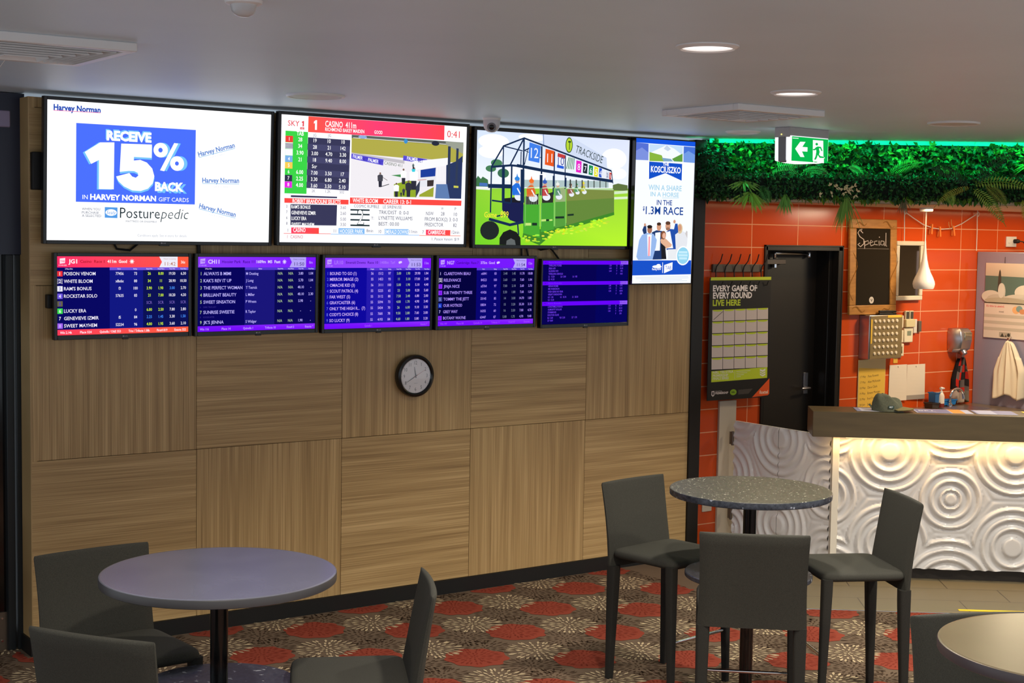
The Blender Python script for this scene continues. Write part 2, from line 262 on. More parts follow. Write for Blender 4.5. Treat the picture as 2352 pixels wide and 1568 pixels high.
RACEDAY_ART=[["P",0,[[-0.0,0.5625],[1.0,0.5625],[1.0,-0.0],[0.0,-0.0]],[246,246,252]],["T",1,"SKY",0.0338,0.5148,0.0577,0.023,[225,60,70],0.0045,0,0],["P",1,[[0.1039,0.5364],[0.112,0.5394],[0.114,0.5395],[0.1136,0.5151],[0.1068,0.5151],[0.1074,0.5316],[0.1026,0.5296]],[225,60,70]],["P",1,[[0.0949,0.5107],[0.1156,0.511],[0.1158,0.5017],[0.0951,0.5015]],[225,60,70]],["T",2,"HD",0.0985,0.5029,0.0134,0.0055,[255,255,255],0.0,0,0],["P",1,[[0.1361,0.5615],[0.4924,0.5616],[0.491,0.4927],[0.1353,0.4918]],[[255,85,70],[255,62,112],[255,62,112],[255,85,70]]],["P",1,[[0.4924,0.5616],[0.87,0.562],[0.8706,0.4933],[0.491,0.4927]],[[255,62,112],[245,66,80],[245,66,80],[255,62,112]]],["P",1,[[0.0225,0.492],[0.1353,0.4918],[0.1331,0.2168],[0.0223,0.2164]],[58,206,70]],["P",1,[[0.1359,0.4687],[0.3535,0.4671],[0.3513,0.2457],[0.134,0.243]],[55,55,86]],["P",2,[[0.1642,0.5399],[0.1728,0.5463],[0.1796,0.5467],[0.1797,0.5036],[0.1699,0.5034],[0.1697,0.5339],[0.1635,0.5302]],[255,255,255]],["T",2,"CASINO  411m",0.2218,0.5212,0.1615,0.0255,[255,255,255],0.0135,0,0],["T",2,"RICHMOND BAKEY MAIDEN",0.2222,0.5016,0.2047,0.0153,[255,255,255],0.0135,0,0],["T",2,"GOOD",0.4805,0.5026,0.0442,0.0152,[255,255,255],0.0135,0,0],["P",2,[[0.87,0.562],[0.9844,0.5616],[0.9849,0.4946],[0.8706,0.4924]],[250,250,255]],["T",3,"0:41",0.8861,0.5076,0.0734,0.0314,[225,62,66],0.0,0,0],["T",2,"TAB",0.0781,0.4741,0.0355,0.0176,[255,255,255],0.0135,0,0],["P",2,[[0.023,0.4699],[0.06,0.4706],[0.0602,0.4425],[0.0231,0.4424]],[232,60,55]],["C",3,"1",0.0415,0.4491,0.015,[255,255,255],0.009],["P",2,[[0.0229,0.4407],[0.0599,0.4413],[0.0601,0.4132],[0.023,0.4131]],[245,245,250]],["L",3,[[0.022,0.4348],[0.061,0.4355]],0.0033,[55,55,86]],["L",3,[[0.0222,0.429],[0.0611,0.4296]],0.0033,[55,55,86]],["L",3,[[0.0223,0.4231],[0.0613,0.4237]],0.0033,[55,55,86]],["L",3,[[0.0225,0.4173],[0.0614,0.4179]],0.0033,[55,55,86]],["P",2,[[0.0227,0.4114],[0.0598,0.4119],[0.06,0.3839],[0.0229,0.3839]],[240,240,250]],["P",2,[[0.0226,0.3826],[0.0596,0.383],[0.0598,0.355],[0.0228,0.3551]],[120,170,226]],["C",3,"4",0.0411,0.3617,0.015,[255,255,255],0.009],["P",2,[[0.0225,0.3542],[0.0595,0.3545],[0.0597,0.3265],[0.0226,0.3267]],[250,200,82]],["C",3,"5",0.041,0.3333,0.015,[255,255,255],0.009],["P",2,[[0.0223,0.3262],[0.0594,0.3265],[0.0595,0.2984],[0.0225,0.2987]],[58,206,70]],["C",3,"6",0.0408,0.3052,0.015,[255,255,255],0.009],["P",2,[[0.0222,0.2979],[0.0592,0.298],[0.0594,0.2699],[0.0224,0.2703]],[50,50,76]],["C",3,"7",0.0407,0.2768,0.015,[255,255,255],0.009],["P",2,[[0.022,0.2695],[0.0591,0.2695],[0.0593,0.2414],[0.0222,0.2419]],[226,42,226]],["C",3,"8",0.0406,0.2484,0.015,[255,255,255],0.009],["C",3,"28",0.0964,0.4486,0.0168,[255,255,255],0.0135],["C",3,"34",0.0964,0.4196,0.0168,[255,255,255],0.0135],["C",3,"3.90",0.0964,0.3901,0.0168,[255,255,255],0.0135],["C",3,"21",0.0965,0.3603,0.0168,[255,255,255],0.0135],["C",3,"6.00",0.0965,0.3044,0.0168,[255,255,255],0.0135],["C",3,"2.25",0.0965,0.2754,0.0168,[255,255,255],0.0135],["C",3,"4.00",0.0966,0.2468,0.0168,[255,255,255],0.0135],["P",2,[[0.1341,0.4403],[0.3522,0.4382],[0.3518,0.4107],[0.1338,0.4133]],[68,68,104]],["P",2,[[0.1335,0.3838],[0.3516,0.3806],[0.3512,0.3531],[0.1332,0.3568]],[68,68,104]],["P",2,[[0.1329,0.3273],[0.3509,0.323],[0.3506,0.2955],[0.1326,0.3003]],[68,68,104]],["P",2,[[0.1324,0.2708],[0.3503,0.2654],[0.35,0.2379],[0.132,0.2438]],[68,68,104]],["C",3,"19",0.1713,0.4481,0.0161,[255,255,255],0.009],["C",3,"10",0.2436,0.4483,0.0162,[255,255,255],0.009],["C",3,"10",0.3169,0.4485,0.0163,[255,255,255],0.009],["C",3,"28",0.1711,0.4193,0.0161,[255,255,255],0.009],["C",3,"21",0.2435,0.4193,0.0162,[255,255,255],0.009],["C",3,"142",0.3168,0.4194,0.0163,[255,255,255],0.009],["C",3,"3.00",0.171,0.3905,0.0161,[255,255,255],0.009],["C",3,"4.70",0.2433,0.3904,0.0162,[255,255,255],0.009],["C",3,"3.30",0.3166,0.3902,0.0163,[255,255,255],0.009],["C",3,"18",0.1708,0.3618,0.0161,[255,255,255],0.009],["C",3,"9.40",0.2432,0.3614,0.0162,[255,255,255],0.009],["C",3,"8.00",0.3165,0.3611,0.0163,[255,255,255],0.009],["C",3,"Scr",0.1707,0.333,0.0161,[255,255,255],0.009],["C",3,"7.00",0.1705,0.3042,0.0161,[255,255,255],0.009],["C",3,"3.50",0.2429,0.3035,0.0162,[255,255,255],0.009],["C",3,"17",0.3162,0.3028,0.0163,[255,255,255],0.009],["C",3,"3.30",0.1704,0.2755,0.0161,[255,255,255],0.009],["C",3,"6.80",0.2428,0.2746,0.0162,[255,255,255],0.009],["C",3,"2.40",0.316,0.2737,0.0163,[255,255,255],0.009],["C",3,"3.60",0.1702,0.2467,0.0161,[255,255,255],0.009],["C",3,"3.50",0.2426,0.2456,0.0162,[255,255,255],0.009],["C",3,"5.10",0.3159,0.2445,0.0163,[255,255,255],0.009],["C",1,"JG",0.1697,0.4734,0.0127,[120,120,132],0.0],["C",1,"JG",0.245,0.4756,0.0128,[120,120,132],0.0],["C",1,"2K",0.1683,0.2251,0.0127,[120,120,132],0.0],["C",1,"1.2K",0.2431,0.2248,0.0128,[120,120,132],0.0],["C",1,"502",0.3153,0.2244,0.0128,[120,120,132],0.0],["P",1,[[0.3605,0.4902],[0.9824,0.4854],[0.9779,0.2171],[0.3586,0.2128]],[233,229,234]],["P",2,[[0.3608,0.4782],[0.9828,0.4696],[0.9819,0.3925],[0.9072,0.3893],[0.3614,0.4094]],[172,166,72]],["P",2,[[0.3604,0.4919],[0.9823,0.4877],[0.9828,0.4696],[0.3608,0.4773]],[92,98,92]],["P",2,[[0.3614,0.4116],[0.6486,0.3873],[0.649,0.3719],[0.3617,0.3987]],[190,186,192]],["P",2,[[0.7172,0.4035],[0.9071,0.3938],[0.902,0.3756],[0.718,0.3681]],[190,186,192]],["L",3,[[0.3683,0.4786],[0.9771,0.4738]],0.002,[255,255,255]],["E",3,0.6533,0.477,0.0106,0.011,[60,140,202]],["E",3,0.4187,0.4846,0.0228,0.0078,[140,170,215]],["E",3,0.8204,0.4751,0.0217,0.0112,[40,45,60]],["P",3,[[0.361,0.4064],[0.5337,0.3876],[0.5318,0.3596],[0.3605,0.3844]],[86,76,206]],["P",3,[[0.6417,0.4103],[0.7752,0.3981],[0.7741,0.3771],[0.6407,0.3878]],[86,76,206]],["T",4,"PALMER",0.368,0.3882,0.0513,0.0155,[255,255,255],0.009,-0.151,0],["T",4,"BET",0.4222,0.3785,0.0237,0.0155,[50,42,165],0.009,-0.141,0],["T",4,"PALMER",0.4498,0.3753,0.0555,0.0156,[255,255,255],0.009,-0.131,0],["T",4,"BET",0.5074,0.3673,0.0241,0.0157,[50,42,165],0.009,-0.141,0],["T",4,"CASINO 411",0.5368,0.365,0.0999,0.0144,[95,112,95],0.0,-0.1,0],["T",4,"PALMER",0.6617,0.3905,0.0604,0.0167,[255,255,255],0.009,-0.089,0],["T",4,"BET",0.7241,0.3834,0.0269,0.0168,[50,42,165],0.009,-0.09,0],["P",3,[[0.5936,0.2753],[0.6773,0.2958],[0.7143,0.3015],[0.7164,0.2182],[0.595,0.2174]],[142,166,42]],["P",3,[[0.7374,0.2313],[0.8173,0.2694],[0.8157,0.2224],[0.735,0.2214]],[152,162,52]],["P",3,[[0.577,0.3163],[0.6396,0.3231],[0.64,0.3077]],[70,140,80]],["P",3,[[0.691,0.3847],[0.9011,0.4116],[0.902,0.3756],[0.7133,0.3457]],[240,240,245]],["P",3,[[0.7399,0.3468],[0.8259,0.3613],[0.8242,0.3188],[0.7408,0.3113]],[30,60,150]],["P",3,[[0.7408,0.3113],[0.8269,0.3211],[0.8226,0.274],[0.7259,0.2664]],[225,225,232]],["P",3,[[0.8773,0.4892],[0.9823,0.4867],[0.9809,0.4332],[0.8832,0.4715]],[150,155,142]],["P",3,[[0.8856,0.375],[0.9402,0.3953],[0.9794,0.4241],[0.9779,0.218],[0.906,0.2169],[0.8877,0.2896]],[42,55,95]],["P",3,[[0.8305,0.2832],[0.8933,0.2853],[0.9115,0.2161],[0.8267,0.216]],[92,122,172]],["P",3,[[0.7152,0.2661],[0.7385,0.2979],[0.7369,0.2512],[0.7165,0.2151]],[55,60,80]],["P",3,[[0.7787,0.2993],[0.8165,0.3029],[0.8145,0.2737],[0.7794,0.2704]],[60,50,50]],["P",3,[[0.8932,0.4652],[0.9086,0.4651],[0.9096,0.2904],[0.8943,0.2899]],[48,58,84]],["P",3,[[0.9419,0.4585],[0.9553,0.4569],[0.9533,0.2693],[0.9405,0.2689]],[48,58,84]],["P",3,[[0.932,0.2799],[0.9597,0.2785],[0.9599,0.2695],[0.9322,0.2695]],[200,200,80]],["L",4,[[0.8354,0.3707],[0.8362,0.2968]],0.0033,[240,240,245]],["L",4,[[0.8447,0.371],[0.8454,0.2972]],0.0033,[240,240,245]],["L",4,[[0.8539,0.3714],[0.8547,0.2975]],0.0033,[240,240,245]],["L",4,[[0.8632,0.3718],[0.8639,0.2978]],0.0033,[240,240,245]],["L",4,[[0.8725,0.3722],[0.8732,0.2981]],0.0033,[240,240,245]],["L",4,[[0.8818,0.3726],[0.8825,0.2984]],0.0033,[240,240,245]],["L",4,[[0.7144,0.2971],[0.7732,0.3036]],0.0027,[200,120,110]],["L",4,[[0.5162,0.2596],[0.5665,0.2744]],0.0031,[45,45,55]],["L",4,[[0.5253,0.3079],[0.5568,0.2915]],0.0021,[90,60,60]],["P",4,[[0.5106,0.2594],[0.5085,0.2897],[0.5275,0.2904],[0.5269,0.26]],[45,45,58]],["P",4,[[0.5045,0.2862],[0.5025,0.3118],[0.5119,0.3175],[0.5228,0.3179],[0.5324,0.3129],[0.5317,0.2872]],[70,70,80]],["E",4,0.5172,0.3225,0.0048,0.0047,[120,90,75]],["P",4,[[0.6372,0.2767],[0.6349,0.3093],[0.6556,0.3101],[0.6549,0.2773]],[45,45,58]],["P",4,[[0.6306,0.3056],[0.6284,0.3331],[0.6386,0.3393],[0.6504,0.3397],[0.6609,0.3343],[0.6601,0.3066]],[250,250,252]],["E",4,0.6444,0.3446,0.0052,0.0051,[120,90,75]],["P",4,[[0.6001,0.2163],[0.5981,0.2458],[0.6167,0.2464],[0.6161,0.2167]],[45,45,58]],["P",4,[[0.5941,0.2424],[0.5922,0.2673],[0.6014,0.2729],[0.6121,0.2733],[0.6216,0.2683],[0.6208,0.2432]],[250,250,252]],["E",4,0.6066,0.2777,0.0047,0.0046,[120,90,75]],["P",4,[[0.6908,0.252],[0.6875,0.2996],[0.7179,0.3007],[0.7169,0.2528]],[45,45,58]],["P",4,[[0.6811,0.2941],[0.678,0.3343],[0.6929,0.3434],[0.7103,0.344],[0.7257,0.3361],[0.7245,0.2956]],[250,250,252]],["E",4,0.7014,0.3511,0.0077,0.0074,[120,90,75]],["P",4,[[0.695,0.3495],[0.6942,0.3614],[0.7018,0.3617],[0.7015,0.3497]],[45,45,58]],["P",4,[[0.6926,0.36],[0.6918,0.37],[0.6955,0.3723],[0.6999,0.3725],[0.7037,0.3705],[0.7034,0.3604]],[90,110,110]],["E",4,0.6977,0.3743,0.0019,0.0019,[120,90,75]],["P",4,[[0.6655,0.2181],[0.6631,0.2528],[0.6851,0.2535],[0.6844,0.2187]],[45,45,58]],["P",4,[[0.6585,0.2488],[0.6562,0.278],[0.667,0.2846],[0.6796,0.285],[0.6908,0.2792],[0.6899,0.2498]],[50,50,62]],["E",4,0.6732,0.2902,0.0056,0.0054,[120,90,75]],["P",4,[[0.6441,0.2241],[0.643,0.2399],[0.653,0.2402],[0.6527,0.2244]],[45,45,58]],["P",4,[[0.6409,0.2381],[0.6398,0.2515],[0.6448,0.2544],[0.6505,0.2546],[0.6556,0.252],[0.6552,0.2385]],[60,60,75]],["E",4,0.6476,0.257,0.0025,0.0025,[120,90,75]],["P",4,[[0.6316,0.2185],[0.6309,0.2284],[0.6372,0.2285],[0.637,0.2186]],[45,45,58]],["P",4,[[0.6296,0.2272],[0.629,0.2356],[0.6321,0.2374],[0.6356,0.2375],[0.6388,0.2358],[0.6386,0.2275]],[45,45,58]],["E",4,0.6338,0.239,0.0016,0.0015,[120,90,75]],["P",4,[[0.6892,0.3492],[0.7105,0.3501],[0.7082,0.3367],[0.6922,0.3361]],[60,200,215]],["P",1,[[0.3587,0.2072],[0.9809,0.209],[0.9798,0.1841],[0.3579,0.1792]],[244,72,66]],["P",1,[[0.0223,0.1956],[0.3515,0.1963],[0.3515,0.1748],[0.0228,0.1747]],[244,72,66]],["P",1,[[0.0543,0.209],[0.2909,0.2087],[0.291,0.2019],[0.0545,0.2003]],[55,55,86]],["P",1,[[0.0538,0.1693],[0.2917,0.1711],[0.2905,0.0779],[0.055,0.0764]],[55,55,86]],["T",2,"WHITE BLOOM",0.3728,0.1848,0.1348,0.0194,[255,255,255],0.0135,0,0],["T",2,"CAREER 13: 0-1",0.5376,0.1852,0.153,0.0183,[255,255,255],0.0135,0,0],["T",2,"ROBERT BRANDOLINI SELECTS",0.0631,0.1762,0.2464,0.0167,[255,255,255],0.018,0,0],["T",2,"RAM'S BONUS",0.058,0.1505,0.096,0.0151,[255,255,255],0.0135,0,0],["T",2,"GENEVIEVE IZMIR",0.0586,0.1246,0.1237,0.0151,[255,255,255],0.0135,0,0],["T",2,"LUCKY ERA",0.0592,0.0995,0.0757,0.0151,[255,255,255],0.0135,0,0],["T",2,"SWEET MAYHEM",0.0598,0.0752,0.1144,0.0126,[255,255,255],0.0135,0,0],["C",1,"3",0.0352,0.1529,0.0125,[92,92,104],0.0],["C",1,"7",0.0358,0.1278,0.0125,[92,92,104],0.0],["C",1,"6",0.0363,0.1028,0.0125,[92,92,104],0.0],["C",1,"8",0.0369,0.0777,0.0125,[92,92,104],0.0],["C",1,"3.60",0.324,0.1535,0.0141,[92,92,104],0.0],["C",1,"2.60",0.3246,0.127,0.0141,[92,92,104],0.0],["C",1,"5.00",0.3253,0.1004,0.0141,[92,92,104],0.0],["C",1,"3.50",0.3258,0.0764,0.0141,[92,92,104],0.0],["T",1,"COSMIC RUMBLE",0.3809,0.1622,0.135,0.0138,[92,92,104],0.0,0,0],["T",1,"LE SIRENUSE",0.5366,0.1621,0.1028,0.014,[92,92,104],0.0,0,0],["P",1,[[0.362,0.1548],[0.4648,0.1551],[0.465,0.1482],[0.3622,0.1475]],[42,58,62]],["P",1,[[0.3625,0.1342],[0.4653,0.1343],[0.4655,0.1274],[0.3627,0.1269]],[42,58,62]],["P",1,[[0.3631,0.1093],[0.4659,0.1092],[0.4661,0.1022],[0.3633,0.102]],[42,58,62]],["P",1,[[0.3637,0.0844],[0.4665,0.084],[0.4667,0.0771],[0.3639,0.0771]],[42,58,62]],["T",2,"2",0.3979,0.0841,0.038,0.069,[42,58,62],0.0135,0,0],["T",3,"2",0.4019,0.0868,0.0304,0.0638,[255,255,255],0.0,0,0],["T",1,"T:",0.4746,0.1085,0.0143,0.013,[92,92,104],0.0,0,0],["T",1,"TRK/DIST  0: 0-0",0.515,0.1354,0.1646,0.0165,[70,76,88],0.0,0,0],["T",1,"LYNETTE WILLIAMS",0.5146,0.1093,0.1869,0.0165,[70,76,88],0.0,0,0],["T",1,"BEST: 00.00",0.5153,0.0818,0.1118,0.0165,[70,76,88],0.0,0,0],["T",1,"W",0.8634,0.1623,0.0131,0.0126,[92,92,104],0.0,0,0],["T",1,"P",0.9421,0.1619,0.0089,0.0135,[92,92,104],0.0,0,0],["T",1,"NSW",0.7773,0.1354,0.0432,0.016,[70,76,88],0.0,0,0],["T",1,"28",0.863,0.1354,0.0202,0.0161,[70,76,88],0.0,0,0],["T",1,"10",0.9383,0.1343,0.0188,0.0162,[70,76,88],0.0,0,0],["T",1,"FROM BOX(2) 3: 0-0",0.7715,0.1085,0.1896,0.0169,[70,76,88],0.0,0,0],["T",1,"PREDICTOR",0.7722,0.0823,0.1058,0.0169,[70,76,88],0.0,0,0],["T",1,"82",0.9358,0.0819,0.0199,0.0162,[70,76,88],0.0,0,0],["P",1,[[0.0591,0.066],[0.1998,0.0662],[0.2004,0.0408],[0.0597,0.0404]],[[255,60,95],[244,72,66],[244,72,66],[255,60,95]]],["P",1,[[0.779,0.0664],[0.9207,0.0663],[0.9202,0.0407],[0.7797,0.041]],[[255,60,95],[244,72,66],[244,72,66],[255,60,95]]],["P",1,[[0.3017,0.0666],[0.4399,0.0667],[0.4405,0.042],[0.3023,0.0418]],[126,181,236]],["P",1,[[0.5477,0.0662],[0.6813,0.067],[0.6808,0.0419],[0.5483,0.0422]],[126,181,236]],["L",1,[[0.0217,0.0386],[0.2617,0.0399]],0.0024,[235,95,80]],["L",1,[[0.2618,0.0391],[0.7421,0.0396]],0.0025,[126,181,236]],["L",1,[[0.7421,0.0387],[0.9812,0.0392]],0.0027,[235,120,80]],["T",2,"CASINO",0.0691,0.046,0.0623,0.0184,[255,255,255],0.0135,0,0],["T",2,"HOOSIER PARK",0.3087,0.044,0.1231,0.018,[255,255,255],0.009,0,0],["T",2,"EMERALD DOWNS",0.5503,0.0444,0.1289,0.0183,[255,255,255],0.009,0,0],["T",2,"CAMBRIDGE",0.7914,0.0456,0.0996,0.0178,[255,255,255],0.0135,0,0],["C",1,"1",0.0424,0.0465,0.0142,[92,92,104],0.0],["C",1,"11",0.2828,0.0462,0.0145,[92,92,104],0.0],["C",1,"8min",0.4683,0.0498,0.0147,[92,92,104],0.0],["C",1,"10",0.5234,0.0471,0.0148,[92,92,104],0.0],["C",1,"11min",0.7088,0.0489,0.015,[92,92,104],0.0],["C",1,"7",0.7634,0.047,0.0151,[92,92,104],0.0],["C",1,"12min",0.9504,0.0487,0.0154,[92,92,104],0.0],["T",1,"1  CASINO",0.0398,0.0176,0.0798,0.0142,[202,105,105],0.0,0,0],["T",1,"1. Poison Venom  $19",0.8154,0.016,0.1564,0.0134,[92,92,104],0.0,0,0]]
